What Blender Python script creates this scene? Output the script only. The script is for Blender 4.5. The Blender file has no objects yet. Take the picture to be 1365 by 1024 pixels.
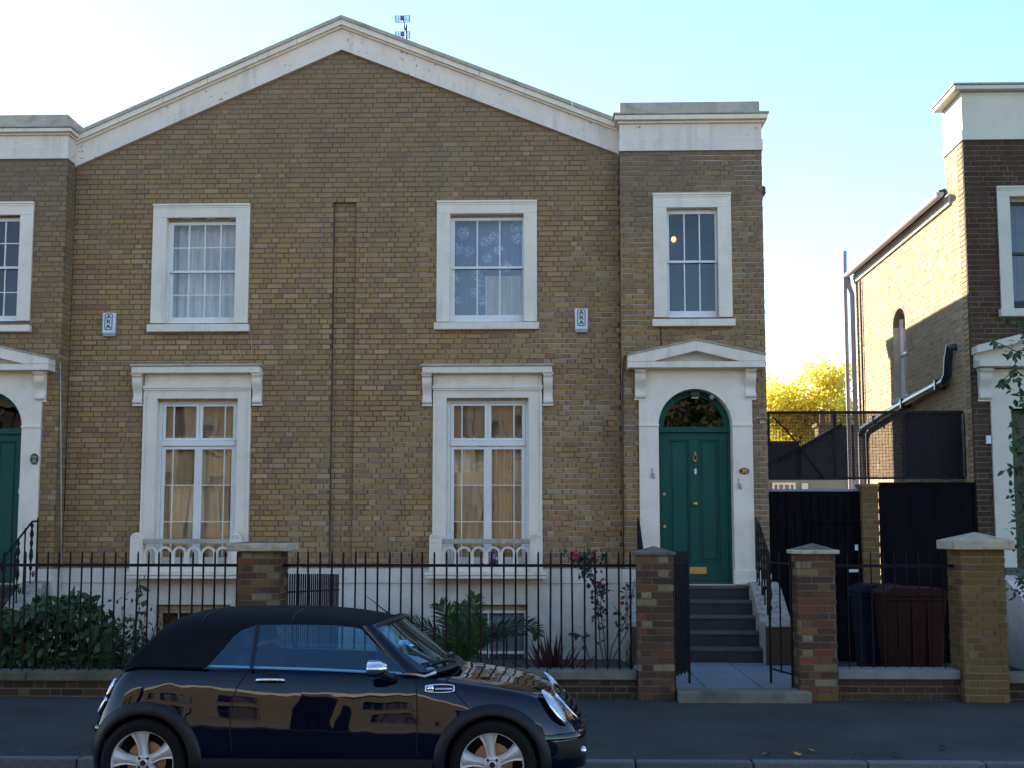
import bpy, bmesh, math, random
from mathutils import Vector, Matrix
from mathutils.bvhtree import BVHTree
R = math.radians
C = bpy.context.scene.collection
rnd = random.Random(7)

# ------------------------------------------------------------------ camera
F, CX, CY = 1780.0, 682.5, 512.0
YAW, PITCH, EYE = R(1.84), R(6.25), 1.81
cam_d = bpy.data.cameras.new('camera'); cam = bpy.data.objects.new('camera', cam_d); C.objects.link(cam)
cam.location = (0, 0, EYE); cam.rotation_euler = (R(90) + PITCH, 0, YAW)
cam_d.sensor_width = 36; cam_d.lens = 36 * F / 1365; cam_d.clip_end = 2000; cam_d.clip_start = 0.05
bpy.context.scene.camera = cam
# ------------------------------------------------------------------ light
EXPOSURE = 1.85
SUN_DIR = Vector((-1.0, 1.30, 0.613)).normalized()      # towards the sun, behind the houses on the left
EL = math.asin(SUN_DIR.z); AZ = math.atan2(SUN_DIR.x, SUN_DIR.y)
w = bpy.data.worlds.new('World'); bpy.context.scene.world = w; w.use_nodes = True
nt = w.node_tree; bg = nt.nodes['Background']
sky = nt.nodes.new('ShaderNodeTexSky'); sky.sky_type = 'NISHITA'; sky.sun_disc = False
sky.sun_elevation = EL; sky.sun_rotation = AZ; sky.air_density = 1.0; sky.dust_density = 0.1; sky.ozone_density = 3.0
nt.links.new(sky.outputs[0], bg.inputs[0]); bg.inputs[1].default_value = 0.105
sd = bpy.data.lights.new('sun', 'SUN'); sd.energy = 5.0; sd.angle = R(0.5); sd.color = (1.0, 0.92, 0.78)
sun = bpy.data.objects.new('sun', sd); C.objects.link(sun); sun.location = (-30, 28, 30)
sun.rotation_euler = SUN_DIR.to_track_quat('Z', 'Y').to_euler()
vs = bpy.context.scene.view_settings
vs.view_transform = 'Standard'; vs.look = 'None'; vs.exposure = EXPOSURE; vs.gamma = 1; vs.use_curve_mapping = False

# ------------------------------------------------------------------ helpers
def P(u, v, Y):
    """world X, Z of a measured picture point that lies on the vertical plane y = Y"""
    a = (u - CX) / F; b = -(v - CY) / F
    sy, cy, sp, cp = math.sin(YAW), math.cos(YAW), math.sin(PITCH), math.cos(PITCH)
    dx = -sy * cp + a * cy + b * sy * sp
    dy = cy * cp + a * sy - b * cy * sp
    dz = sp + b * cp
    t = Y / dy
    return dx * t, EYE + dz * t
def PX(u, v, Y): return P(u, v, Y)[0]
def PZ(v, Y, u=740): return P(u, v, Y)[1]

ORG = {}
def origin(o):
    while o is not None:
        if o.name in ORG: return ORG[o.name]
        o = o.parent
    return Vector((0, 0, 0))
def thing(name, label, cat, loc=(0, 0, 0), group=None, kind=None):
    o = bpy.data.objects.new(name, None); C.objects.link(o); o.location = loc; o.empty_display_size = 0.2
    o['label'] = label; o['category'] = cat
    if group: o['group'] = group
    if kind: o['kind'] = kind
    ORG[o.name] = Vector(loc); return o
def tag(o, label, cat, group=None, kind=None):
    o['label'] = label; o['category'] = cat
    if group: o['group'] = group
    if kind: o['kind'] = kind
    return o

class MB:
    def __init__(s): s.v = []; s.f = []
    def add(s, vs_, fs):
        n = len(s.v); s.v += [tuple(v) for v in vs_]; s.f += [tuple(i + n for i in f) for f in fs]; return s
    def box(s, x0, x1, y0, y1, z0, z1, M=None):
        vs_ = [(x0, y0, z0), (x1, y0, z0), (x1, y1, z0), (x0, y1, z0), (x0, y0, z1), (x1, y0, z1), (x1, y1, z1), (x0, y1, z1)]
        if M is not None: vs_ = [M @ Vector(v) for v in vs_]
        return s.add(vs_, [(0, 3, 2, 1), (4, 5, 6, 7), (0, 1, 5, 4), (1, 2, 6, 5), (2, 3, 7, 6), (3, 0, 4, 7)])
    def prism(s, poly, a0, a1, axis='y'):
        """polygon (p,q) extruded along axis; y: (x,z), x: (y,z), z: (x,y)"""
        n = len(poly)
        def m(p, q, a): return {'y': (p, a, q), 'x': (a, p, q), 'z': (p, q, a)}[axis]
        vs_ = [m(p, q, a0) for p, q in poly] + [m(p, q, a1) for p, q in poly]
        fs = [tuple(range(n)), tuple(range(2 * n - 1, n - 1, -1))] + [(i, i + n, (i + 1) % n + n, (i + 1) % n) for i in range(n)]
        return s.add(vs_, fs)
    def tube(s, pts, r, n=8, cap=True):
        pts = [Vector(p) for p in pts]; rs = r if isinstance(r, (list, tuple)) else [r] * len(pts)
        base = len(s.v); prev = None
        for i, p in enumerate(pts):
            t = (pts[min(i + 1, len(pts) - 1)] - pts[max(i - 1, 0)])
            t = t.normalized() if t.length > 1e-9 else Vector((0, 0, 1))
            if prev is None:
                a = t.cross(Vector((0, 0, 1)))
                if a.length < 1e-3: a = t.cross(Vector((0, 1, 0)))
            else: a = prev - t * prev.dot(t)
            a.normalize(); b = t.cross(a); prev = a
            for k in range(n):
                c = 2 * math.pi * k / n; q = p + (a * math.cos(c) + b * math.sin(c)) * rs[i]; s.v.append(tuple(q))
        for i in range(len(pts) - 1):
            for k in range(n):
                k2 = (k + 1) % n; s.f.append((base + i * n + k, base + i * n + k2, base + (i + 1) * n + k2, base + (i + 1) * n + k))
        if cap:
            s.f.append(tuple(base + k for k in range(n))[::-1]); e = base + (len(pts) - 1) * n; s.f.append(tuple(e + k for k in range(n)))
        return s
    def lathe(s, prof, n=32, M=None, closed=False):
        """profile (radius, height) about z, then matrix M"""
        base = len(s.v); m = len(prof)
        for k in range(n):
            c = 2 * math.pi * k / n
            for r, h in prof:
                v = Vector((r * math.cos(c), r * math.sin(c), h)); s.v.append(tuple(M @ v if M is not None else v))
        for k in range(n):
            k2 = (k + 1) % n
            for i in range(m if closed else m - 1):
                j = (i + 1) % m
                s.f.append((base + k * m + i, base + k2 * m + i, base + k2 * m + j, base + k * m + j))
        return s
    def grid(s, rows):
        base = len(s.v); h = len(rows); wd = len(rows[0])
        for r_ in rows: s.v += [tuple(p) for p in r_]
        for i in range(h - 1):
            for j in range(wd - 1):
                a = base + i * wd + j; s.f.append((a, a + 1, a + wd + 1, a + wd))
        return s
    def build(s, name, mat, parent=None, smooth=False, bevel=0, fixn=True):
        me = bpy.data.meshes.new(name); o_ = origin(parent) if parent else Vector((0, 0, 0))
        me.from_pydata([(v[0] - o_.x, v[1] - o_.y, v[2] - o_.z) for v in s.v], [], s.f); me.update()
        if fixn:
            bm = bmesh.new(); bm.from_mesh(me); bmesh.ops.recalc_face_normals(bm, faces=bm.faces); bm.to_mesh(me); bm.free()
        if smooth:
            me.polygons.foreach_set('use_smooth', [True] * len(me.polygons))
            if smooth != 'all': me.set_sharp_from_angle(angle=R(40))
        me.materials.append(mat)
        o = bpy.data.objects.new(name, me); C.objects.link(o); o.parent = parent
        if bevel:
            b = o.modifiers.new('b', 'BEVEL'); b.width = bevel; b.segments = 2; b.limit_method = 'ANGLE'; b.angle_limit = R(40)
        return o
def linkcopy(o, parent, loc=None, rot=None):
    c = o.copy(); C.objects.link(c); c.parent = parent
    if loc is not None: c.location = loc
    if rot is not None: c.rotation_euler = rot
    return c

# ------------------------------------------------------------------ materials
def newmat(name):
    m = bpy.data.materials.new(name); m.use_nodes = True; t = m.node_tree
    return m, t, t.nodes['Principled BSDF']
def nd(t, typ, **kw):
    n = t.nodes.new(typ)
    for k, v in kw.items():
        if k == 'ins':
            for a, b in v.items(): n.inputs[a].default_value = b
        else: setattr(n, k, v)
    return n
def L(t, a, b): t.links.new(a, b)
def wpos(t): return nd(t, 'ShaderNodeNewGeometry').outputs['Position']
def noise(t, vec, scale, detail=4, rough=0.55, sx=None):
    if sx:
        mp = nd(t, 'ShaderNodeMapping'); mp.inputs['Scale'].default_value = sx; L(t, vec, mp.inputs['Vector']); vec = mp.outputs[0]
    n = nd(t, 'ShaderNodeTexNoise', ins={'Scale': scale, 'Detail': detail, 'Roughness': rough}); L(t, vec, n.inputs['Vector']); return n.outputs[0]
def ramp(t, fac, stops, const=False):
    r = nd(t, 'ShaderNodeValToRGB'); e = r.color_ramp.elements
    if const: r.color_ramp.interpolation = 'CONSTANT'
    while len(e) > 1: e.remove(e[-1])
    e[0].position = stops[0][0]; e[0].color = tuple(stops[0][1]) + (1,)
    for p, c in stops[1:]:
        x = e.new(p); x.color = tuple(c) + (1,)
    L(t, fac, r.inputs[0]); return r.outputs[0]
def mixc(t, fac, a, b, mode='MIX'):
    m = nd(t, 'ShaderNodeMix', data_type='RGBA', blend_type=mode)
    if isinstance(fac, (int, float)): m.inputs[0].default_value = fac
    else: L(t, fac, m.inputs[0])
    for i, c in ((6, a), (7, b)):
        if isinstance(c, tuple): m.inputs[i].default_value = c + (1,) if len(c) == 3 else c
        else: L(t, c, m.inputs[i])
    return m.outputs[2]
def rng(t, fac, a, b, c=0.0, d=1.0):
    m = nd(t, 'ShaderNodeMapRange', ins={1: a, 2: b, 3: c, 4: d}); L(t, fac, m.inputs[0]); return m.outputs[0]
def bumpn(t, h, dist, strength=1.0):
    b = nd(t, 'ShaderNodeBump', ins={'Strength': strength, 'Distance': dist}); L(t, h, b.inputs['Height']); return b.outputs[0]
def mat(name, col, rough=0.6, metal=0.0, var=0.15, scale=6.0, bump=0.0, bscale=60.0, dirt=None, dirtamt=0.0, dscale=2.0, streak=0.0, flake=0, splash=0.0, coat=0.0, spec=0.5, objvar=0.0, stretch=None):
    m, t, p = newmat(name); pos = wpos(t)
    n = noise(t, pos, scale, 5, sx=stretch)
    lo = tuple(c * (1 - var) for c in col); hi = tuple(min(1, c * (1 + var)) for c in col)
    c = ramp(t, n, [(0.3, lo), (0.7, hi)])
    if objvar:
        oi = nd(t, 'ShaderNodeObjectInfo'); c = mixc(t, 1.0, c, ramp(t, oi.outputs['Random'], [(0, (1 - objvar,) * 3), (1, (1 + objvar,) * 3)]), 'MULTIPLY')
    if dirt:
        d = noise(t, pos, dscale, 8, 0.65); c = mixc(t, rng(t, d, 0.52, 0.75, 0, dirtamt), c, dirt)
    if streak:
        s1 = noise(t, pos, 1.0, 6, 0.7, sx=(7.0, 7.0, 0.55)); s2 = noise(t, pos, 1.1, 3)
        mu = nd(t, 'ShaderNodeMath', operation='MULTIPLY'); L(t, rng(t, s1, 0.52, 0.72), mu.inputs[0]); L(t, rng(t, s2, 0.42, 0.62, 0, streak), mu.inputs[1])
        c = mixc(t, mu.outputs[0], c, (0.20, 0.165, 0.12))
    if splash:
        sz = nd(t, 'ShaderNodeSeparateXYZ'); L(t, pos, sz.inputs[0]); a1 = nd(t, 'ShaderNodeMath', operation='MULTIPLY_ADD'); L(t, noise(t, pos, 5.0, 7, .7), a1.inputs[0]); a1.inputs[1].default_value = -1.1; L(t, sz.outputs[2], a1.inputs[2])
        c = mixc(t, rng(t, a1.outputs[0], .35, -.45, 0, splash), c, (0.15, 0.15, 0.10))
    if flake:
        k1 = noise(t, pos, 14, 5, 0.65); k2 = noise(t, pos, 1.7, 3); km = nd(t, 'ShaderNodeMath', operation='MULTIPLY'); L(t, rng(t, k1, 0.60, 0.64), km.inputs[0]); L(t, rng(t, k2, 0.50, 0.58), km.inputs[1])
        c = mixc(t, km.outputs[0], c, (0.26, 0.15, 0.11))
    L(t, c, p.inputs['Base Color']); p.inputs['Roughness'].default_value = rough; p.inputs['Metallic'].default_value = metal
    p.inputs['Coat Weight'].default_value = coat; p.inputs['Specular IOR Level'].default_value = spec
    if bump: L(t, bumpn(t, noise(t, pos, bscale, 6), bump), p.inputs['Normal'])
    return m
def mat_brick(name, stops, soot=0.25, sootcol=(0.075, 0.06, 0.055), high=0.0, top=7.0, rough=0.9, pale=None):
    m, t, p = newmat(name); pos = wpos(t)
    oi = nd(t, 'ShaderNodeObjectInfo'); g = nd(t, 'ShaderNodeNewGeometry')
    a = nd(t, 'ShaderNodeMath', operation='ADD'); L(t, oi.outputs['Random'], a.inputs[0]); L(t, g.outputs['Random Per Island'], a.inputs[1])
    fr = nd(t, 'ShaderNodeMath', operation='FRACT'); L(t, a.outputs[0], fr.inputs[0])
    c = ramp(t, fr.outputs[0], stops, True)
    f2 = nd(t, 'ShaderNodeMath', operation='MULTIPLY'); L(t, fr.outputs[0], f2.inputs[0]); f2.inputs[1].default_value = 37.7
    f3 = nd(t, 'ShaderNodeMath', operation='FRACT'); L(t, f2.outputs[0], f3.inputs[0])
    c = mixc(t, 1.0, c, ramp(t, f3.outputs[0], [(0, (0.90,) * 3), (1, (1.10,) * 3)]), 'MULTIPLY')
    fine = noise(t, pos, 45, 4, 0.7); c = mixc(t, 1.0, c, ramp(t, fine, [(0.3, (0.82, 0.82, 0.80)), (0.7, (1.15, 1.14, 1.12))]), 'MULTIPLY')
    pl_ = noise(t, pos, 0.8, 5, 0.6, sx=(1, 1, 1.7)); pm = nd(t, 'ShaderNodeMath', operation='MULTIPLY'); L(t, rng(t, pl_, 0.55, 0.68, 0, 1), pm.inputs[0]); L(t, rng(t, f3.outputs[0], 0.2, 1.0, 0, 0.55), pm.inputs[1])
    if pale: c = mixc(t, pm.outputs[0], c, pale)
    st_ = noise(t, pos, 1.0, 5, .6, sx=(3.5, 3.5, .35)); c = mixc(t, rng(t, st_, .50, .74, 0, .42), c, sootcol)
    big = noise(t, pos, 0.55, 6, 0.6)
    sf = rng(t, big, 0.40, 0.72, 0, soot); c = mixc(t, sf, c, sootcol)
    if high:
        sp = nd(t, 'ShaderNodeSeparateXYZ'); L(t, pos, sp.inputs[0]); n2 = noise(t, pos, 2.2, 5)
        ad = nd(t, 'ShaderNodeMath', operation='ADD'); L(t, sp.outputs[2], ad.inputs[0]); L(t, n2, ad.inputs[1])
        c = mixc(t, rng(t, ad.outputs[0], top - 0.5, top + 1.2, 0, high), c, sootcol)
    L(t, c, p.inputs['Base Color']); p.inputs['Roughness'].default_value = rough; p.inputs['Specular IOR Level'].default_value = 0.2
    L(t, bumpn(t, noise(t, pos, 70, 5, 0.7), 0.006), p.inputs['Normal']); return m
STOCK = [(0.0, (0.395, 0.265, 0.120)), (0.16, (0.42, 0.29, 0.14)), (0.30, (0.36, 0.245, 0.125)), (0.44, (0.41, 0.27, 0.110)), (0.56, (0.45, 0.325, 0.175)),
         (0.66, (0.37, 0.25, 0.13)), (0.78, (0.40, 0.28, 0.145)), (0.88, (0.32, 0.21, 0.13)), (0.93, (0.49, 0.37, 0.22)), (0.96, (0.41, 0.27, 0.12)), (0.985, (0.32, 0.18, 0.12))]
REDS = [(0.0, (0.16, 0.070, 0.042)), (0.16, (0.115, 0.060, 0.040)), (0.30, (0.20, 0.085, 0.045)), (0.42, (0.30, 0.20, 0.105)), (0.52, (0.14, 0.065, 0.042)),
        (0.66, (0.095, 0.055, 0.040)), (0.76, (0.23, 0.115, 0.05)), (0.84, (0.35, 0.26, 0.15)), (0.90, (0.24, 0.075, 0.045)), (0.96, (0.17, 0.09, 0.05))]
M = {}
STOCK = [(p_, (a * .97, b * .835, c * .74)) for p_, (a, b, c) in STOCK]
M['stock'] = mat_brick('stock_brick', STOCK, 0.32, (0.21, 0.15, 0.105), 0.5, 6.7, pale=(0.47, 0.37, 0.25))
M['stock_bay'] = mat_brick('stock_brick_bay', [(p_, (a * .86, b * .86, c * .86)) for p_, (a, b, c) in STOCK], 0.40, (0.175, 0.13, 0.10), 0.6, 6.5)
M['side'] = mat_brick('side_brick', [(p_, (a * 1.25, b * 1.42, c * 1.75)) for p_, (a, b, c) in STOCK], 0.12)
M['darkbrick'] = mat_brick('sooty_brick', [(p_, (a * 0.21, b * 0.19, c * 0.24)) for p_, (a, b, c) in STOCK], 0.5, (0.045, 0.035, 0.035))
M['red'] = mat_brick('red_brick', [(p_, (a * .78, b * .82, c * .74)) for p_, (a, b, c) in REDS], 0.4, (0.06, 0.045, 0.035))
M['wall_red'] = mat_brick('old_wall_brick', [(p_, (a * .42, b * .46, c * .40)) for p_, (a, b, c) in REDS], 0.7, (0.035, 0.03, 0.02))
M['yellow'] = mat_brick('yellow_brick', [(p_, (a * .45, b * .42, c * .33)) for p_, (a, b, c) in STOCK], 0.3, (0.10, 0.085, 0.05))
M['mortar'] = mat('mortar', (0.20, 0.150, 0.115), 0.95, var=0.35, scale=1.3, bump=0.004, bscale=90)
M['mortar_light'] = mat('repointed_mortar', (0.33, 0.285, 0.24), 0.95, var=0.25, scale=1.0, bump=0.004, bscale=90)
M['mortar_side'] = mat('side_mortar', (0.50, 0.44, 0.33), 0.95, var=.15)
M['mortar_dark'] = mat('dark_mortar', (0.15, 0.125, 0.10), 0.95, var=0.3, scale=3, bump=0.004)
M['stucco'] = mat('stucco', (0.85, 0.71, 0.575), 0.75, var=0.05, scale=2.5, streak=0.30, bump=0.003, bscale=35, dirt=(0.40, 0.33, 0.25), dirtamt=0.30, dscale=3.0)
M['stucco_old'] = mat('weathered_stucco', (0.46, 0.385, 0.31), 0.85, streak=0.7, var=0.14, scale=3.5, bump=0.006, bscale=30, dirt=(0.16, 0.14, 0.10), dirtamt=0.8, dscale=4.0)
M['frieze'] = mat('flaking_frieze_stucco', (0.80, 0.66, 0.56), 0.8, var=0.06, scale=2.5, streak=0.4, bump=0.003, bscale=35, flake=1)
M['stucco_cream'] = mat('cream_stucco', (0.62, 0.575, 0.47), 0.75, var=0.05, scale=2.5, bump=0.003, bscale=35, dirt=(0.40, 0.36, 0.27), dirtamt=0.3)
M['plinth'] = mat('plinth_render', (0.72, 0.625, 0.53), 0.85, streak=0.5, splash=.6, var=0.08, scale=2.0, bump=0.004, bscale=20, dirt=(0.33, 0.30, 0.26), dirtamt=0.5, dscale=1.6)
M['cheek'] = mat('peeling_render', (0.36, 0.305, 0.25), 0.9, var=0.4, scale=14, bump=0.012, bscale=18, dirt=(0.06, 0.055, 0.05), dirtamt=1.0, dscale=9)
M['paint'] = mat('white_gloss_paint', (0.78, 0.74, 0.70), 0.35, var=0.04, scale=4, dirt=(0.42, 0.38, 0.32), dirtamt=0.25, dscale=6)
M['oldpaint'] = mat('weathered_timber', (0.40, 0.28, 0.17), 0.6, var=0.25, scale=6, stretch=(6, 6, 0.6))
M['stone'] = mat('coping_stone', (0.165, 0.145, 0.115), 0.9, var=0.25, scale=5, bump=0.006, bscale=40, dirt=(0.06, 0.065, 0.035), dirtamt=0.75, dscale=4.5)
M['stone_light'] = mat('pale_cap_stone', (0.50, 0.40, 0.28), 0.9, var=0.2, scale=7, bump=0.008, bscale=35, dirt=(0.12, 0.10, 0.08), dirtamt=0.8, dscale=9)
M['stone_dark'] = mat('dark_cap_stone', (0.13, 0.105, 0.08), 0.9, var=0.3, scale=9, bump=0.008, bscale=35, dirt=(0.30, 0.27, 0.22), dirtamt=0.6, dscale=12)
M['step'] = mat('step_stone', (0.033, 0.029, 0.023), 0.8, var=0.25, scale=4, bump=0.004, bscale=50, dirt=(0.03, 0.035, 0.03), dirtamt=0.6, dscale=3)
M['nosing'] = mat('worn_step_nosing', (0.090, 0.082, 0.07), 0.8, var=0.2, scale=6, spec=.2)
M['flag'] = mat('blue_grey_flagstone', (0.17, 0.21, 0.25), 0.6, var=0.12, scale=2.5, bump=0.003, bscale=40, objvar=0.08)
M['iron'] = mat('railing_paint', (0.014, 0.007, 0.009), 0.6, var=0.3, scale=9, dirt=(0.035, 0.014, 0.01), dirtamt=0.5, dscale=14, spec=.15)
M['black'] = mat('black_ironwork', (0.007, 0.007, 0.009), 0.5, var=0.2, spec=.2)
M['blackboard'] = mat('black_painted_board', (0.0042, 0.0040, 0.0055), 0.7, var=0.35, scale=3, stretch=(4, 4, 0.5), spec=.06)
M['door'] = mat('green_door_paint', (0.006, 0.080, 0.058), 0.45, var=0.08, scale=3, bump=0.001, bscale=20, spec=.22)
M['brass'] = mat('brass', (0.55, 0.36, 0.12), 0.35, 1.0, var=0.2, scale=30)
M['white_metal'] = mat('white_metal', (0.7, 0.7, 0.7), 0.4)
M['asphalt'] = mat('pavement_asphalt', (0.043, 0.043, 0.041), 0.85, var=0.42, scale=0.8, bump=0.016, bscale=150, streak=0.0, dirt=(0.018, 0.018, 0.017), dirtamt=0.8, dscale=1.3)
M['road'] = mat('road_asphalt', (0.030, 0.031, 0.033), 0.85, var=0.2, scale=2.5, bump=0.008, bscale=120)
M['kerb'] = mat('granite_kerb', (0.115, 0.12, 0.12), 0.8, var=0.2, scale=30, bump=0.004, bscale=80, objvar=0.15)
M['soil'] = mat('garden_soil', (0.05, 0.045, 0.03), 0.95, var=0.4, scale=8, bump=0.02, bscale=25)
M['ground'] = mat('far_ground', (0.06, 0.06, 0.05), 0.95, var=0.3, scale=0.3)
M['lead'] = mat('roof_slate', (0.05, 0.053, 0.06), 0.7, var=0.2, scale=5)
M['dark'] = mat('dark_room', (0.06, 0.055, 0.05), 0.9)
M['plastic_white'] = mat('white_plastic', (0.66, 0.67, 0.70), 0.4, var=0.05)
M['ink'] = mat('black_print', (0.02, 0.02, 0.02), 0.6)
M['grey_pipe'] = mat('grey_pvc_pipe', (0.42, 0.38, 0.42), 0.5, var=0.1)
M['black_pipe'] = mat('black_soil_pipe', (0.02, 0.025, 0.04), 0.30, var=0.3, coat=0.3)
def striped_mortar(name, z0, c, dark, light, x0):
    # weatherstruck repointing: a pale lip along the lower edge of every bed joint, where the wall was repointed
    m, t, p = newmat(name); pos = wpos(t); sp = nd(t, 'ShaderNodeSeparateXYZ'); L(t, pos, sp.inputs[0])
    def mth(op, a, b):
        n_ = nd(t, 'ShaderNodeMath', operation=op)
        for i, v in enumerate((a, b)):
            if isinstance(v, (int, float)): n_.inputs[i].default_value = v
            else: L(t, v, n_.inputs[i])
        return n_.outputs[0]
    f = mth('FRACT', mth('DIVIDE', mth('SUBTRACT', sp.outputs[2], z0 - .5 * c), c), 0)
    band = mth('MULTIPLY', mth('GREATER_THAN', f, .40), mth('LESS_THAN', f, .54))
    reg = mth('ADD', mth('MULTIPLY', sp.outputs[0], .22), mth('MULTIPLY', noise(t, pos, .5, 4), 3.0)); reg = mth('SUBTRACT', reg, mth('MULTIPLY', sp.outputs[2], .16))
    msk = mth('MULTIPLY', rng(t, reg, x0, x0 + .5), rng(t, noise(t, pos, 3.0, 4), .38, .55)); fac = mth('MULTIPLY', band, msk)
    n = noise(t, pos, 1.5, 5); cd = ramp(t, n, [(.3, tuple(x * .75 for x in dark)), (.7, tuple(x * 1.2 for x in dark))])
    L(t, mixc(t, fac, cd, light), p.inputs['Base Color']); p.inputs['Roughness'].default_value = .95; p.inputs['Specular IOR Level'].default_value = .1
    L(t, bumpn(t, noise(t, pos, 90, 5), .004), p.inputs['Normal']); return m
def mat_glass(name, tint=(0.93, 0.95, 0.96), refl=0.10, wav=0.003, wscale=2.2, rough=0.0, gtint=(1, 1, 1)):
    m, t, p = newmat(name); out = t.nodes['Material Output']; t.nodes.remove(p); pos = wpos(t)
    oi = nd(t, 'ShaderNodeObjectInfo'); va = nd(t, 'ShaderNodeVectorMath', operation='SCALE')
    cmb = nd(t, 'ShaderNodeVectorMath', operation='ADD'); L(t, pos, cmb.inputs[0]); L(t, oi.outputs['Random'], cmb.inputs[1])
    tr = nd(t, 'ShaderNodeBsdfTransparent'); tr.inputs[0].default_value = tint + (1,)
    gl = nd(t, 'ShaderNodeBsdfGlossy'); gl.inputs['Roughness'].default_value = rough; gl.inputs[0].default_value = gtint + (1,)
    if wav: L(t, bumpn(t, noise(t, cmb.outputs[0], wscale, 2, 0.4), wav), gl.inputs['Normal'])
    fr = nd(t, 'ShaderNodeFresnel', ins={0: 1.5}); ad = nd(t, 'ShaderNodeMath', operation='MULTIPLY_ADD')
    L(t, fr.outputs[0], ad.inputs[0]); ad.inputs[1].default_value = 1.0; ad.inputs[2].default_value = refl - 0.04
    ad.use_clamp = True
    mx = nd(t, 'ShaderNodeMixShader'); L(t, ad.outputs[0], mx.inputs[0]); L(t, tr.outputs[0], mx.inputs[1]); L(t, gl.outputs[0], mx.inputs[2])
    L(t, mx.outputs[0], out.inputs[0]); return m
M['glass'] = mat_glass('old_window_glass', refl=0.07, wav=0.003, wscale=1.3)
M['glass_flat'] = mat_glass('window_glass', refl=0.05, wav=0.003)
def mat_cloth(name, col, col2=None, fold=0.0, trans=0.3):
    m, t, p = newmat(name); pos = wpos(t)
    c = ramp(t, noise(t, pos, 9, 5, sx=(2.0, 1, 0.25)), [(0.3, col), (0.7, col2 or tuple(x * 1.25 for x in col))])
    L(t, c, p.inputs['Base Color']); p.inputs['Roughness'].default_value = 0.9; p.inputs['Specular IOR Level'].default_value = 0.1; return m
M['gold_curtain'] = mat_cloth('golden_curtain', (0.76, 0.55, 0.33), (0.93, 0.74, 0.52))
M['dim_curtain'] = mat_cloth('brown_pelmet', (0.28, 0.19, 0.115))
M['lilac_curtain'] = mat_cloth('pale_curtain', (0.52, 0.46, 0.42), (0.72, 0.64, 0.56))
M['blind'] = mat_cloth('pale_blind', (0.32, 0.36, 0.38), (0.40, 0.44, 0.46))
def mat_lace(name):
    m, t, p = newmat(name); out = t.nodes['Material Output']; pos = wpos(t)
    v = nd(t, 'ShaderNodeTexVoronoi', feature='F1', ins={'Scale': 4.6}); L(t, pos, v.inputs['Vector']); v2 = nd(t, 'ShaderNodeTexVoronoi', feature='DISTANCE_TO_EDGE', ins={'Scale': 24.0}); L(t, pos, v2.inputs['Vector'])
    n = noise(t, pos, 38, 4, .7); mu = nd(t, 'ShaderNodeMath', operation='MULTIPLY'); L(t, rng(t, v.outputs['Distance'], .50, .34, 0, 1), mu.inputs[0]); L(t, rng(t, n, .44, .56, 0, 1), mu.inputs[1])
    m3 = nd(t, 'ShaderNodeMath', operation='MULTIPLY'); L(t, mu.outputs[0], m3.inputs[0]); L(t, rng(t, v2.outputs['Distance'], .01, .14, .35, 1), m3.inputs[1])
    c = mixc(t, m3.outputs[0], (0.15, 0.18, 0.28), (0.62, 0.65, 0.72))
    L(t, c, p.inputs['Base Color']); p.inputs['Roughness'].default_value = 0.9; return m
M['lace'] = mat_lace('lace_net')
# ------------------------------------------------------------------ bricks
BCACHE = {}
def brick_layout(u0, u1, z0, z1, cuts=(), keep=None, bond='flemish', ch=0.0745, j=0.0145, s=0.215, h=0.1025, rr=None):
    """rectangles (u0,u1,z0,z1) of the bricks of a wall; cuts are openings (u0,u1,z0,z1)"""
    rr = rr or rnd; out = []; n = int(round((z1 - z0) / ch)); c = (z1 - z0) / max(n, 1)
    for i in range(n):
        za = z0 + i * c + j * 0.5; zb = z0 + (i + 1) * c - j * 0.5; zm = (za + zb) / 2
        u = u0 - (0.0 if i % 2 == 0 else (s + h) / 2 + j) - rr.uniform(0, 0.02)
        k = 0; free = []
        while u < u1:
            if bond == 'flemish': wd = s if k % 2 == 0 else h
            else: wd = s if i % 2 == 0 else h
            if rr.random() < 0.05: wd = s if wd == h else h
            free.append((u, u + wd)); u += wd + j; k += 1
        for a, b in free:
            a = max(a, u0); b = min(b, u1)
            if b - a < 0.02: continue
            segs = [(a, b)]
            for q0, q1, r0, r1 in cuts:
                if r0 < zm < r1:
                    ns = []
                    for x, y in segs:
                        if y <= q0 or x >= q1: ns.append((x, y)); continue
                        if x < q0: ns.append((x, q0 - 0.004))
                        if y > q1: ns.append((q1 + 0.004, y))
                    segs = ns
            for x, y in segs:
                if y - x > 0.02 and (keep is None or keep(x, y, za, zb)): out.append((x, y, za, zb))
    return out
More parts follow.
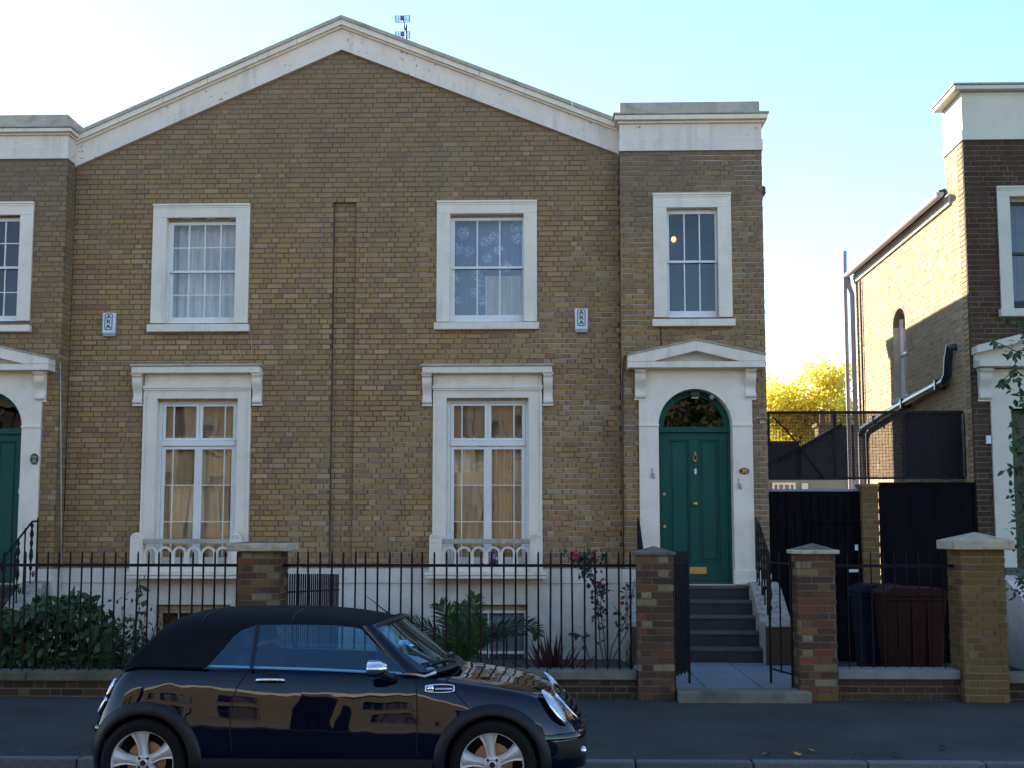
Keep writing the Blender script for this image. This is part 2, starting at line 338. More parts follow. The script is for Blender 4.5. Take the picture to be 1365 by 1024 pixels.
def lay_bricks(root, rects, material, face, side='front', nparts=300, depth=0.06, jit=0.003, parent=None):
    """bricks as boxes standing on a wall face: the largest ones shown are parts, the rest one joined part"""
    parent = parent or root; o_ = origin(parent); items = []
    for (a, b, z0, z1) in rects:
        w_, h_ = b - a, z1 - z0
        if side == 'front': d = math.hypot((a + b) / 2, face); area = w_ * h_ / (d * d)
        else: yy = (a + b) / 2; area = w_ * h_ * abs(face) / (face * face + yy * yy) ** 1.5
        items.append((area, a, b, z0, z1))
    items.sort(key=lambda t_: -t_[0]); rest = MB()
    for i, (ar, a, b, z0, z1) in enumerate(items):
        p = rnd.uniform(-jit, jit)
        if i < nparts:
            key = (round(b - a, 2 if b - a < 0.2 else 3), round(z1 - z0, 3), side, depth, material.name)
            w_, h_ = key[0] / 2 if abs(key[0] - (b - a)) < 0.004 else (b - a) / 2, (z1 - z0) / 2
            key = (round(w_, 3), round(h_, 3), side, depth, material.name)
            if key not in BCACHE:
                mb = MB()
                if side == 'front': mb.box(-w_, w_, 0, depth, -h_, h_)
                else: mb.box(0, depth, -w_, w_, -h_, h_)
                me = bpy.data.meshes.new('brick'); me.from_pydata(mb.v, [], mb.f); me.materials.append(material); BCACHE[key] = me
            o = bpy.data.objects.new('brick', BCACHE[key]); C.objects.link(o); o.parent = parent
            m_, zc = (a + b) / 2, (z0 + z1) / 2
            if side == 'front': o.location = (m_ - o_.x, face + p - o_.y, zc - o_.z)
            elif side == 'left': o.location = (face + p - o_.x, m_ - o_.y, zc - o_.z)
            else: o.location = (face - depth + p - o_.x, m_ - o_.y, zc - o_.z)
        else:
            z0 += rnd.uniform(-.002, .002); z1 += rnd.uniform(-.002, .002); a += rnd.uniform(-.002, .002); b += rnd.uniform(-.002, .002)
            if side == 'front': rest.box(a, b, face + p, face + depth, z0, z1)
            elif side == 'left': rest.box(face + p, face + depth, a, b, z0, z1)
            else: rest.box(face - depth, face + p, a, b, z0, z1)
    if rest.v:
        o = rest.build('bricks', material, parent); o['kind'] = 'stuff'
def wall_cells(mb, x0, x1, z0, ztop, cuts, y0, y1, extra=()):
    """solid wall between y0 and y1 with rectangular openings; ztop is a function of x"""
    xs = sorted({x0, x1, *[c[0] for c in cuts], *[c[1] for c in cuts], *extra}); xs = [x for x in xs if x0 <= x <= x1]
    for a, b in zip(xs, xs[1:]):
        if b - a < 1e-5: continue
        m_ = (a + b) / 2; holes = sorted([(c[2], c[3]) for c in cuts if c[0] < m_ < c[1]]); z = z0
        for h0, h1 in holes:
            if h0 > z: mb.box(a, b, y0, y1, z, h0)
            z = max(z, h1)
        if z < max(ztop(a), ztop(b)) - 1e-4: mb.prism([(a, z), (b, z), (b, ztop(b)), (a, ztop(a))], y0, y1)
    return mb

# ------------------------------------------------------------------ ground, road, pavement
def struct(name, mb, m, **k):
    o = mb.build(name, m, None, **k); o['kind'] = 'structure'; return o
struct('ground', MB().grid([[(-400, -300, -0.42), (400, -300, -0.42)], [(-400, 900, -0.42), (400, 900, -0.42)]]), M['ground'])
struct('road', MB().grid([[(-60, y, z) for x in (0,)] + [(60, y, z)] for y, z in ((2.6, -0.21), (4.5, -0.13), (6.8, -0.06), (9.0, -0.108), (11.32, -0.212))]), M['road'])
struct('pavement', MB().grid([[(x, 11.46, -0.094 + 0.003 * math.sin(x)) for x in range(-60, 61, 2)], [(x, 12.6, -0.035) for x in range(-60, 61, 2)], [(x, 13.9, 0.034) for x in range(-60, 61, 2)], [(x, 14.3, 0.05) for x in range(-60, 61, 2)]]), M['asphalt'])
kerb = thing('kerb', 'grey granite kerb edging the pavement', 'kerb', (0, 11.4, -0.09), kind='structure')
del kerb['category']; del kerb['label']
x = -12.0
while x < 12:
    l = rnd.uniform(0.85, 1.0)
    MB().box(x, x + l - 0.012, 11.33 + rnd.uniform(-.004, .004), 11.468, -0.4, -0.090 + rnd.uniform(-.003, .003)).build('kerb_stone', M['kerb'], kerb, bevel=0.012); x += l
k2 = MB().box(-60, 60, 2.5, 2.62, -0.4, -0.12); struct('kerb_far_side', k2, M['kerb'])
struct('pavement_far_side', MB().grid([[(-60, -3.0, -0.05), (60, -3.0, -0.05)], [(-60, 2.5, -0.125), (60, 2.5, -0.125)]]), M['asphalt'])
struct('garden_ground', MB().box(-14, 14, 14.3, 60, -0.4, 0.02), M['soil'])
for i, (u_, y_, r_) in enumerate([(1052, 11.6, 0.3), (1068, 11.75, 1.2), (1236, 11.9, 2.0), (1352, 11.8, 0.7), (1012, 11.6, 2.7), (1178, 11.62, 1.9)]):
    fx = (u_ - 740) * y_ / F; fz = -0.082
    lf = MB().add([(0, -.05, 0), (.035, -.01, .012), (0.012, .05, .004), (-.03, .02, .016), (-.035, -.02, .004)], [(0, 1, 2, 3, 4)])
    o = lf.build('fallen_leaf', None or M['soil']); o.location = (fx, y_, fz + 0.006 + (y_ - 11.46) * .06); o.rotation_euler = (0.1, 0.15, r_)
    tag(o, ['yellow autumn leaf lying on the pavement just behind the kerb', 'small yellow autumn leaf lying a little further from the kerb', 'dry leaf on the pavement in front of the large yellow brick pier', 'dry leaf on the pavement at the right-hand picture edge', 'tiny leaf on the kerb in front of the open gate', 'tiny dry leaf beside the kerb in front of the low wall with bins'][i], 'leaf', 'fallen leaves on the pavement')
    o.data.materials[0] = mat('autumn_leaf_%d' % i, [(0.45, 0.26, 0.04), (0.4, 0.2, 0.03), (0.22, 0.12, 0.05)][i % 3], 0.7)

# ------------------------------------------------------------------ the pair of houses
YM, YB = 19.0, 18.65
H = thing('brick_house', 'wide gabled pair of yellow brick houses with white trim and green doors', 'house', (-3.0, YM, 0))
XA = PX(457, 30, YM)                                   # the ridge line
XB0, XB1 = PX(828.5, 450, YB), PX(1020.5, 450, YB)     # entrance bay of the right-hand house
XMID = XA + 0.074
def mir(x): return 2 * XMID - x
ZPL = PZ(758, YM)                                      # top of the white basement storey
YK = YM - .17
za_top, za_bot = P(457, 19.5, YK)[1], P(457, 66, YM - .07)[1]
xr = XB0; XLE = PX(103, 300, YM)
_xr, _zr = P(820, 156.5, YK); _xl, _zl = P(112, 170, YK)
SR, SL_ = (za_top - _zr) / (_xr - XA), (za_top - _zl) / (XA - _xl)
hK = za_top - za_bot
def rake_t(x): return za_top - abs(x - XA) * (SR if x > XA else SL_)
def rake_b(x): return rake_t(x) - hK
def rect(u0, v0, u1, v1, Y, um=None):
    """world rectangle of a picture rectangle on plane Y"""
    vm = (v0 + v1) / 2; um = (u0 + u1) / 2
    return (PX(u0, vm, Y), PX(u1, vm, Y), P(um, v1, Y)[1], P(um, v0, Y)[1])
# opening rectangles in the masonry
W1 = rect(221, 290.5, 314, 431, YM); W2 = rect(599.5, 285, 698.5, 429, YM); W3 = rect(888.7, 277, 957.6, 423, YB)
G1 = rect(207, 531.5, 315.5, 757, YM); G2 = rect(594.8, 530.5, 705, 757, YM)
B1 = rect(207, 806, 307, 892, YM); B2 = rect(597, 806, 704, 892, YM)
W0 = (mir(W3[1]), mir(W3[0]), PZ(428, YB, 10), PZ(287, YB, 10))
# doorway of right bay
DCX = (PX(878.5, 640, YB) + PX(977, 640, YB)) / 2; DR = (PX(977, 600, YB) - PX(878.5, 600, YB)) / 2
DZ0 = PZ(779, YB, 926); DZS = PZ(567.5, YB, 926)
D1 = (DCX - DR - .02, DCX + DR + .02, DZ0, DZS + DR)
D0 = (mir(D1[1]), mir(D1[0]), D1[2], D1[3])
nx0, nx1 = PX(441.5, 500, YM), PX(472, 500, YM); nz1 = PZ(267, YM, 457)
NICHE = (nx0, nx1, ZPL, nz1)
XL0, XL1 = mir(XB1), mir(XB0)                          # entrance bay of the left-hand house
# masonry behind the brick face
mb = MB()
wall_cells(mb, XL1 + 0.01, XB0 - 0.01, -0.4, rake_b, [W1, W2, G1, G2, B1, B2, NICHE], YM + 0.006, YM + 0.30, extra=(XA,))
mb.box(nx0 - .02, nx1 + .02, YM + 0.075, YM + 0.31, ZPL - .1, nz1 + .1)
_h = za_bot + .1 - ZPL; _c = _h / round(_h / .0745)
M['mortar_main'] = striped_mortar('main_mortar', ZPL, _c, (.165, .115, .085), (.46, .40, .35), .25)
mb.build('wall', M['mortar_main'], H)
ZBT = PZ(200, YB)
for a, b, c_, r0, r1 in ((XB0, XB1, [W3, D1], XB0 + .007, XB0 + .3), (XL0, XL1, [W0, D0], XL1 - .3, XL1 - .007)):
    mb = MB(); wall_cells(mb, a + .003, b - .003, -0.4, lambda x: ZBT + .3, c_, YB + 0.006, YB + 0.34)
    mb.box(r0, r1, YB + .339, YM + .29, -.4, ZBT + .3); mb.build('bay_wall', striped_mortar('bay_mortar', ZPL, (ZBT + .05 - ZPL) / round((ZBT + .05 - ZPL) / .0745), (.175, .125, .095), (.46, .40, .35), .0), H)
# brick faces
def keep_main(a, b, z0, z1): return z0 < min(rake_b(a), rake_b(b)) + 0.12
rects = brick_layout(XL1 + .003, XB0 - .003, ZPL, za_bot + .1, [W1, W2, G1, G2, NICHE], keep_main)
bayr = brick_layout(XB0, XB1, ZPL, ZBT + .05, [W3, D1]) + brick_layout(XL0, XL1, ZPL, ZBT + .05, [W0, D0])
full = [r for r in rects if r[1] - r[0] > .2]; fullb = [r for r in bayr if r[1] - r[0] > .2 and r[0] > 0]
sel = lambda lst, n: sorted(lst, key=lambda r: (r[0] + r[1]) ** 2 / 4 + ((r[2] + r[3]) / 2 - 1.81) ** 2)[:n]
pa, pb = sel(full, 200), sel(fullb, 100); sa, sb = set(pa), set(pb)
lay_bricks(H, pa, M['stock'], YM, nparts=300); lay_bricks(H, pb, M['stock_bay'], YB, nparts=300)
lay_bricks(H, [r for r in rects if r not in sa], M['stock'], YM, nparts=0)
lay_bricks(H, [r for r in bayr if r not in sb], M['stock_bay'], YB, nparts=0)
lay_bricks(H, brick_layout(nx0 + .012, nx1 - .012, ZPL, nz1 - .01), M['stock'], YM + .068, nparts=0)
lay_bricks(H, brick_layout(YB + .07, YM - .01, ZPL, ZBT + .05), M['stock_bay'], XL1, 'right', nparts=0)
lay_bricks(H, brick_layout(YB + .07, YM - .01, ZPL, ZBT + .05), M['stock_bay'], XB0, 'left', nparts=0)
# body of the house behind, roofs
YR = 26.8
xe0, xe1 = XL0 - .12, XB1 + .12
ze = rake_t(xe1) - .1
# unseen house further left, added to shade the street
HN = thing('brick_house', 'neighbouring brick house standing beyond the left bay', 'house', (XL0 - 7, YM, 0))
MB().prism([(XL0 - 16, -.4), (XL0 - 1.2, -.4), (XL0 - 1.2, 7.3), (XL0 - 8.6, 9.3), (XL0 - 16, 7.3)], YM, YR).build('wall', M['mortar_dark'], HN)
mb = MB(); mb.box(XL0, XL0 + .25, YB + .36, YR, -.4, ze - .05); mb.box(XB1 - .25, XB1, YB + .36, YR, -.4, ze - .05); mb.box(XL0 + .251, XB1 - .251, YR - .3, YR, -.4, ze - .05)
mb.box(XA - .1, XA + .1, YM + .32, YR - .31, -.4, ze); mb.box(XL0 + .26, XA - .11, YM + .5, YR - .31, 4.05, 4.25); mb.box(XA + .11, XB1 - .26, YM + .5, YR - .31, 4.05, 4.25)
mb.box(XL0 + .26, XA - .11, YM + 3.2, YM + 3.3, -.4, ze); mb.box(XA + .11, XB1 - .26, YM + 3.2, YM + 3.3, -.4, ze)
mb.box(XL0 + .26, XB1 - .26, YM + .31, YR - .31, 6.75, 6.85)
mb.build('inner_wall', M['dark'], H)
mb = MB()
def rz(x): return rake_t(x) - .10
for a, b in ((xe0, XA), (XA, xe1)):
    mb.prism([(a, rz(a) - .1), (b, rz(b) - .1), (b, rz(b)), (a, rz(a))], YM + .12, YR + .1)
mb.build('roof', M['lead'], H)
mb = MB()   # gutter and soffit at the eaves; its front end shows past the corner
for s_, xx in ((1, XB1), (-1, XL0)):
    z = PZ(266, YB + .5)
    mb.prism([(xx, z - .12), (xx + s_ * .11, z + .05), (xx + s_ * .13, z + .07), (xx, z + .07)], YB + .45, YR + .1)
mb.build('gutter', M['lead'], H)
# raking cornice in blocks
def rakes(name, off_t, off_b, y0, y1, m, gap=0.004, n=5, bev=0.0):
    for s_ in (1, -1):
        for k in range(n):
            f0, f1 = k / n, (k + 1) / n; L_ = (XB0 - XA) - .0
            L_ = (XB0 - XA) if s_ > 0 else (XA - XL1); a, b = XA + s_ * L_ * f0, XA + s_ * L_ * f1
            if k: a += s_ * gap * rnd.uniform(.5, 1.6)
            q = lambda x_, o_: rake_t(x_ - s_ * 1e-6) - o_ * hK / .50 if abs(x_ - XA) > 1e-3 else za_top - o_ * hK / .50
            dz = 0
            MB().prism([(a, q(a, off_b)), (b, q(b, off_b)), (b, q(b, off_t) + dz), (a, q(a, off_t) + dz)], y0, y1).build(name, m, H, bevel=bev)
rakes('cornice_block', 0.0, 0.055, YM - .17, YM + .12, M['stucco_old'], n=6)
rakes('cornice_block', 0.0555, 0.135, YM - .14, YM + .10, M['stucco'], n=6)
rakes('cornice_block', 0.136, 0.165, YM - .09, YM + .08, M['stucco'], n=1)
rakes('frieze', 0.166, 0.345, YM - .045, YM + .05, M['frieze'], n=1)
rakes('frieze_band', 0.350, 0.50, YM - .072, YM + .05, M['frieze'], n=1)
# bay cornices
def bay_cornice(x0, x1, both, w):
    tab = {200: 211, 185.7: 197.6, 185.1: 197, 164: 180, 163.9: 179.9, 161: 177.6, 160.9: 177.5, 154.5: 172.6, 154.3: 172.4, 151.5: 170, 151.4: 169.9, 134.5: 151.5}
    zz = (lambda v: PZ(v, YB - .05, 920)) if both else (lambda v: PZ(tab[v], YB - .05, 50))
    mb = MB()
    mb.box(x0 - .012, x1 + .012, YB - .035, YM + .1, zz(200), zz(185.7)); w_ = mb.build('frieze_band', M['frieze'], H)
    MB().box(x0, x1, YB - .018, YM + .1, zz(185.1), zz(164)).build('frieze', M['frieze'], H)
    MB().box(x0 - .03, x1 + .03, YB - .06, YM + .1, zz(163.9), zz(161)).build('cornice_moulding', M['stucco'], H)
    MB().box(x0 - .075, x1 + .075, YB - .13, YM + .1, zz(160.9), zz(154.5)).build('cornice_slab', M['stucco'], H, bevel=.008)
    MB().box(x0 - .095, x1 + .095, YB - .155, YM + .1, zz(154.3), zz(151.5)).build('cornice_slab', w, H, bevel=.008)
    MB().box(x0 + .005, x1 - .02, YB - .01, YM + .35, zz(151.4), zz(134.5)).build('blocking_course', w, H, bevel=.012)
bay_cornice(XB0, XB1, 1, M['stucco_old']); bay_cornice(XL0, XL1, 0, M['stucco_old'])
# basement storey (painted) with the opening edges
mb = MB(); zl = PZ(777.5, YM)
wall_cells(mb, XL1 + .01, XB0 - .01, -0.4, lambda x: zl, [B1, B2], YM - .03, YM + .006)
mb.build('basement_wall', M['plinth'], H)
mb = MB(); wall_cells(mb, XL1 + .01, XB0 - .01, zl + .002, lambda x: ZPL, [G1, G2], YM - .055, YM + .006); mb.build('plinth_band', M['plinth'], H)
for a, b, d, q0, q1 in ((XB0, XB1, D1, XB0 - .02, XB0 - .001), (XL0, XL1, D0, XL1 + .001, XL1 + .02)):
    mb = MB(); wall_cells(mb, a - .01, b + .01, -.4, lambda x: ZPL, [d], YB - .03, YB + .006)
    mb.box(q0, q1, YB + .005, YM - .06, -.4, ZPL); mb.build('bay_plinth', M['plinth'], H)
# ------------------------------------------------------------------ windows
def curtain(parent, x0, x1, z0, z1, y, m, amp=.025, per=.11, ph=0, name='curtain', skew=0):
    n = max(8, int((x1 - x0) / .012)); rows = []
    for i in range(7):
        f = i / 6; row = []
        for k in range(n + 1):
            g = k / n; x_ = x0 + (x1 - x0) * g + skew * f * (1 if x0 < x1 else -1) * g
            yy = y + amp * math.sin(2 * math.pi * ((x_ - x0) / per + .12 * math.sin(5 * g + ph)) + ph) * (0.7 + .3 * f) + .01 * math.sin(9 * g + 4 * f)
            row.append((x_, yy, z0 + (z1 - z0) * f))
        rows.append(row)
    return MB().grid(rows).build(name, m, parent, smooth='all', fixn=False)
def architrave(mb, o, Y, w, top, y0=-.035):
    x0, x1, z0, z1 = o
    mb.box(x0 - w, x0, Y + y0, Y + .02, z0, z1 + .0); mb.box(x1, x1 + w, Y + y0, Y + .02, z0, z1 + .0)
    mb.box(x0 - w, x1 + w, Y + y0 - .002, Y + .02, z1 + .0005, z1 + top)
    # raised outer fillet
    f = .022
    mb.box(x0 - w - .004, x1 + w + .004, Y + y0 - .022, Y + .018, z1 + top + .0005, z1 + top + .03)
    mb.box(x0 - w + .02, x1 + w - .02, Y + y0 - .012, Y + .018, z1 + top - .03, z1 + top - .005)
    # plastered reveals
    mb.box(x0, x0 + .004, Y + y0 + .001, Y + .16, z0, z1); mb.box(x1 - .004, x1, Y + y0 + .001, Y + .16, z0, z1); mb.box(x0 + .004, x1 - .004, Y + y0 + .001, Y + .16, z1 - .004, z1)
def pane_grid(win, xs, zs, y, bar=.018, gl=None, dy=.0):
    """glass panes and glazing bars between the given lines"""
    gl = gl or M['glass']
    for a, b in zip(xs, xs[1:]):
        for c, d in zip(zs, zs[1:]):
            tx, tz = rnd.uniform(-.0025, .0025), rnd.uniform(-.0025, .0025)
            MB().add([(a, y - tx - tz, c), (b, y + tx - tz, c), (b, y + tx + tz, d), (a, y - tx + tz, d)], [(0, 1, 2, 3)]).build('pane', gl, win)
    for x_ in xs[1:-1]: MB().box(x_ - bar / 2, x_ + bar / 2, y - .016, y + .012, zs[0], zs[-1]).build('glazing_bar', M['paint'], win)
    for z_ in zs[1:-1]: MB().box(xs[0], xs[-1], y - .013, y + .010, z_ - bar * .42, z_ + bar * .42).build('glazing_bar', M['paint'], win)
def frame_rect(mb, x0, x1, z0, z1, wl, wr, wb, wt, y0, y1):
    mb.box(x0, x0 + wl, y0, y1, z0, z1); mb.box(x1 - wr, x1, y0, y1, z0, z1)
    mb.box(x0 + wl, x1 - wr, y0 + .0012, y1 - .001, z0, z0 + wb); mb.box(x0 + wl, x1 - wr, y0 + .0012, y1 - .001, z1 - wt, z1)
def sash(H_, o, Y, outer, top, sill, glx, glz, cols, rows, label=None, gl=None):
    """upper-floor box sash window. glx = glass x range, glz=(bottom, meeting, top)"""
    mb = MB(); architrave(mb, o, Y, outer, top); win = mb.build('window', M['stucco'], H_, bevel=.004)
    if label: win['label'] = label
    x0, x1, z0, z1 = o
    MB().box(x0 - outer - .03, x1 + outer + .03, Y - .10, Y + .10, sill[0], sill[1]).build('sill', M['stucco'], win, bevel=.01)
    MB().box(x0 + .005, x1 - .005, Y + .10, Y + .15, glz[2] + .05, z1 - .005).build('head_board', M['oldpaint'], win)
    mb = MB(); frame_rect(mb, x0 + .004, x1 - .004, z0 - .01, z1 - .05, glx[0] - x0 - .05, x1 - glx[1] - .05, .03, .02, Y + .09, Y + .16)
    mb.build('sash_box', M['paint'], win)
    yt, yb = Y + .12, Y + .155
    mb = MB(); frame_rect(mb, glx[0] - .05, glx[1] + .05, glz[1] - .015, glz[2] + .045, .05, .05, .035, .045, yt - .02, yt + .02); mb.build('upper_sash', M['paint'], win, bevel=.003)
    mb = MB(); frame_rect(mb, glx[0] - .05, glx[1] + .05, z0 + .01, glz[1] + .02, .05, .05, glz[0] - z0 - .01, .03, yb - .018, yb + .02); mb.build('lower_sash', M['paint'], win, bevel=.003)
    xs = [glx[0] + (glx[1] - glx[0]) * k / cols for k in range(cols + 1)]
    a, b = glz[1] + .02, glz[2]; pane_grid(win, xs, [a + (b - a) * k / rows for k in range(rows + 1)], yt, gl=gl)
    a, b = glz[0], glz[1] - .012; pane_grid(win, xs, [a + (b - a) * k / rows for k in range(rows + 1)], yb, gl=gl)
    return win
def gx(u0, u1, v, Y): return (PX(u0, v, Y + .13), PX(u1, v, Y + .13))
def gz(a, b, c, Y, u): return tuple(P(u, v, Y + .13)[1] for v in (a, b, c))
s_ = lambda v0, v1, Y, u: (P(u, v1, Y - .1)[1], P(u, v0, Y - .1)[1])
aw1 = (PX(330.5, 350, YM) - PX(201.5, 350, YM) - (W1[1] - W1[0])) / 2
w1 = sash(H, W1, YM, aw1, PZ(272.5, YM, 265) - W1[3] - .03, s_(432, 442, YM, 265), gx(231, 315.3, 360, YM), gz(423, 363, 301, YM, 265), 4, 2, 'upper sash window with sixteen small panes and pale curtains')
aw2 = (PX(717, 350, YM) - PX(583.5, 350, YM) - (W2[1] - W2[0])) / 2
w2 = sash(H, W2, YM, aw2, PZ(268, YM, 650) - W2[3] - .03, s_(429.4, 438.8, YM, 650), gx(606.3, 696.2, 360, YM), gz(420, 357.5, 295, YM, 650), 3, 1, 'upper sash window hung with flowered lace net')
aw3 = (PX(976, 350, YB) - PX(872, 350, YB) - (W3[1] - W3[0])) / 2
w3 = sash(H, W3, YB, aw3, PZ(258, YB, 924) - W3[3] - .03, s_(425, 434.5, YB, 924), gx(892, 953, 350, YB), gz(414.6, 349.6, 285, YB, 924), 3, 1, 'narrow upper sash window of six tall panes over the right-hand door', M['glass_flat'])
g0 = gx(892, 953, 350, YB); g0 = (mir(g0[1]), mir(g0[0]))
w0 = sash(H, W0, YB, aw3, PZ(270, YB, 10) - W0[3] - .03, (PZ(442, YB - .1, 10), PZ(433, YB - .1, 10)), g0, (PZ(421, YB + .13, 10), PZ(357.6, YB + .13, 10), PZ(294.7, YB + .13, 10)), 3, 2, 'narrow upper sash window over the left-hand door', M['glass_flat'])
curtain(w1, W1[0] + .02, W1[1] - .02, W1[2], W1[3], YM + .34, M['lilac_curtain'], .03, .13)
curtain(w2, W2[0] + .02, W2[1] - .02, W2[2], W2[3], YM + .30, M['lace'], .008, .07)
curtain(w2, W2[0] + .50, W2[1] - .02, W2[2], W2[2] + .72, YM + .27, M['lilac_curtain'], .02, .09)
M['blue_blind'] = mat_cloth('blue_grey_blind', (0.035, 0.060, 0.13), (0.045, 0.078, 0.16))  # the sky's blue reflection, painted onto a sheet behind the panes
curtain(w3, W3[0] + .02, W3[1] - .02, W3[2], W3[3], YB + 1.2, M['blue_blind'], .01, .3, name='blind')
curtain(w0, W0[0] + .02, W0[1] - .02, W0[2], W0[3], YB + 1.2, M['blue_blind'], .01, .3, name='blind')
# lit lamp in the room behind the bay window
lx_, lz_ = P(898, 319, YB + 1.1)
lm, lt, lp = newmat('lit_bulb'); lp.inputs['Emission Color'].default_value = (1, .42, .08, 1); lp.inputs['Emission Strength'].default_value = 1.6; lp.inputs['Base Color'].default_value = (.8, .6, .3, 1)
lamp = thing('ceiling_lamp', 'small lit lamp glowing behind the window over the right-hand door', 'lamp', (lx_, YB + 1.1, lz_ + .6))
MB().lathe([(0.0, -.045), (.022, -.035), (.034, -.01), (.034, .01), (.02, .035), (0, .045)], 16, Matrix.Translation((lx_, YB + 1.1, lz_))).build('bulb', lm, lamp, smooth='all')
MB().tube([(lx_, YB + 1.1, lz_ + .04), (lx_, YB + 1.1, lz_ + .9)], .004, 6).build('cord', M['black'], lamp)
MB().lathe([(.03, .03), (.035, .05), (.012, .085), (.012, .1)], 16, Matrix.Translation((lx_, YB + 1.1, lz_))).build('lamp_holder', M['brass'], lamp, smooth=True)

def console(parent, x0, x1, ztop, zbot, Y, m, proj=.15):
    h_ = ztop - zbot
    prof = [(Y, ztop)] + [(Y - proj, ztop), (Y - proj, ztop - .1 * h_), (Y - proj * .86, ztop - .13 * h_)]
    for k in range(9):
        f = k / 8; prof.append((Y - proj * (.80 - .45 * f + .10 * math.sin(math.pi * 2 * f)), ztop - h_ * (.18 + .62 * f)))
    prof += [(Y - proj * .52, ztop - h_ * .86), (Y - proj * .50, ztop - h_ * .93), (Y - proj * .25, zbot + .01), (Y, zbot)]
    mb = MB().prism(prof, x0, x1, 'x'); mb.box(x0 - .012, x1 + .012, Y - proj - .012, Y, ztop - .055 * h_, ztop + .002)
    mb.box(x0 - .01, x1 + .01, Y - .05, Y, zbot - .03, zbot + .002)
    mb.tube([(x0 - .004, Y - proj * .62, ztop - .22 * h_), (x1 + .004, Y - proj * .62, ztop - .22 * h_)], proj * .17, 12)
    mb.tube([(x0 - .004, Y - proj * .36, zbot + .08 * h_), (x1 + .004, Y - proj * .36, zbot + .08 * h_)], proj * .20, 12)
    return mb.build('console', m, parent, bevel=.004)
M['drape'] = mat_cloth('paler_drape', (0.55, 0.36, 0.20), (0.70, 0.50, 0.30))
def french(H_, o, Y, px, label, seed):
    """tall ground-floor casement with hood, consoles and arcaded balconette. px = centre column"""
    x0, x1, z0, z1 = o; xc = (x0 + x1) / 2; aw = .19
    zz = lambda v, yy=Y: P(px, v, yy)[1]
    ztop = zz(514.5)
    mb = MB()
    mb.box(x0 - aw, x0, Y - .04, Y + .02, z0, z1); mb.box(x1, x1 + aw, Y - .04, Y + .02, z0, z1); mb.box(x0 - aw, x1 + aw, Y - .042, Y + .02, z1 + .0005, zz(523))
    mb.box(x0 - aw, x0 - aw + .035, Y - .06, Y - .041, z0, zz(523)); mb.box(x1 + aw - .035, x1 + aw, Y - .06, Y - .041, z0, zz(523))
    for k, (v0, v1, p_) in enumerate(((523, 521, .05), (520.8, 518.5, .066), (518.3, 514.6, .08))): mb.box(x0 - aw + .03 - p_ * .5, x1 + aw - .03 + p_ * .5, Y - p_, Y + .02, zz(v0) + .0006, zz(v1))
    mb.box(x0, x0 + .004, Y - .039, Y + .16, z0, z1); mb.box(x1 - .004, x1, Y - .039, Y + .16, z0, z1); mb.box(x0 + .004, x1 - .004, Y - .039, Y + .16, z1 - .004, z1)
    win = mb.build('window', M['stucco'], H_, bevel=.004); win['label'] = label
    MB().box(x0 - aw + .0, x1 + aw - .0, Y - .03, Y + .02, zz(514.2), zz(496.5)).build('frieze', M['stucco'], win)
    hw = (x1 - x0) / 2
    xl, xr_ = xc - .945 , xc + .945
    MB().box(xl + .02, xr_ - .02, Y - .19, Y + .02, zz(497, Y - .18), zz(488.5, Y - .18)).build('hood', M['stucco'], win, bevel=.006)
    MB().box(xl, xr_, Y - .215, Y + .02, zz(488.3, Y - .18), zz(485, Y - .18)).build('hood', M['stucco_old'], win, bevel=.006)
    for sx in (-1, 1):
        xa = xc + sx * .80; console(win, min(xa, xa + sx * .13) + .0, max(xa, xa + sx * .13), zz(497.4, Y - .1), zz(538, Y - .1), Y, M['stucco'], .155)
    # frame: mullion, transom
    yg = Y + .125
    zt0, zt1 = zz(595), zz(587); zb = z0 + .12
    mb = MB(); frame_rect(mb, x0 + .004, x1 - .004, z0, z1 - .004, .045, .045, .03, .06, yg - .035, yg + .05)
    mb.box(x0 + .05, x1 - .05, yg - .055, yg + .03, zt0 + .01, zt1)
    mb.build('window_frame', M['paint'], win, bevel=.004)
    mb = MB(); f0, f1 = x0 + .052, x1 - .052
    for a, b in ((f0, xc - .002), (xc + .002, f1)):
        frame_rect(mb, a, b, zt1 + .004, z1 - .068, .045, .045, .035, .035, yg - .02, yg + .02)
    mb.build('top_light', M['paint'], win, bevel=.003)
    for sx, (a, b) in enumerate(((f0, xc - .003), (xc + .003, f1))):
        mb = MB(); frame_rect(mb, a, b, z0 + .032, zt0 + .006, .05, .055, zz(743, yg) - z0 - .032, .045, yg - .022, yg + .018); mb.build('casement', M['paint'], win, bevel=.003)
    mb = MB().box(xc - .02, xc + .02, yg - .034, yg - .021, z0 + .04, zt0); mb.build('astragal', M['paint'], win)
    cu = [(f0 + .047, f0 + .047 + .115, xc - .047), (xc + .047, f1 - .047 - .115, f1 - .047)]
    for k in range(2):
        pane_grid(win, list(cu[k]), [zt1 + .037, z1 - .10], yg, .016)
        pane_grid(win, list(cu[k]), [zz(743, yg), zz(695.5), zz(646.5), zt0 - .037], yg - .002, .013)
    # curtains: pelmet above, gold drapes below, drawn slightly unevenly
    zs = zz(582); rr = random.Random(seed)
    curtain(win, x0 + .02, x1 - .02, z0 + .05, zs + .02, yg + .20, M['gold_curtain'], .030, .16, ph=rr.uniform(0, 6))
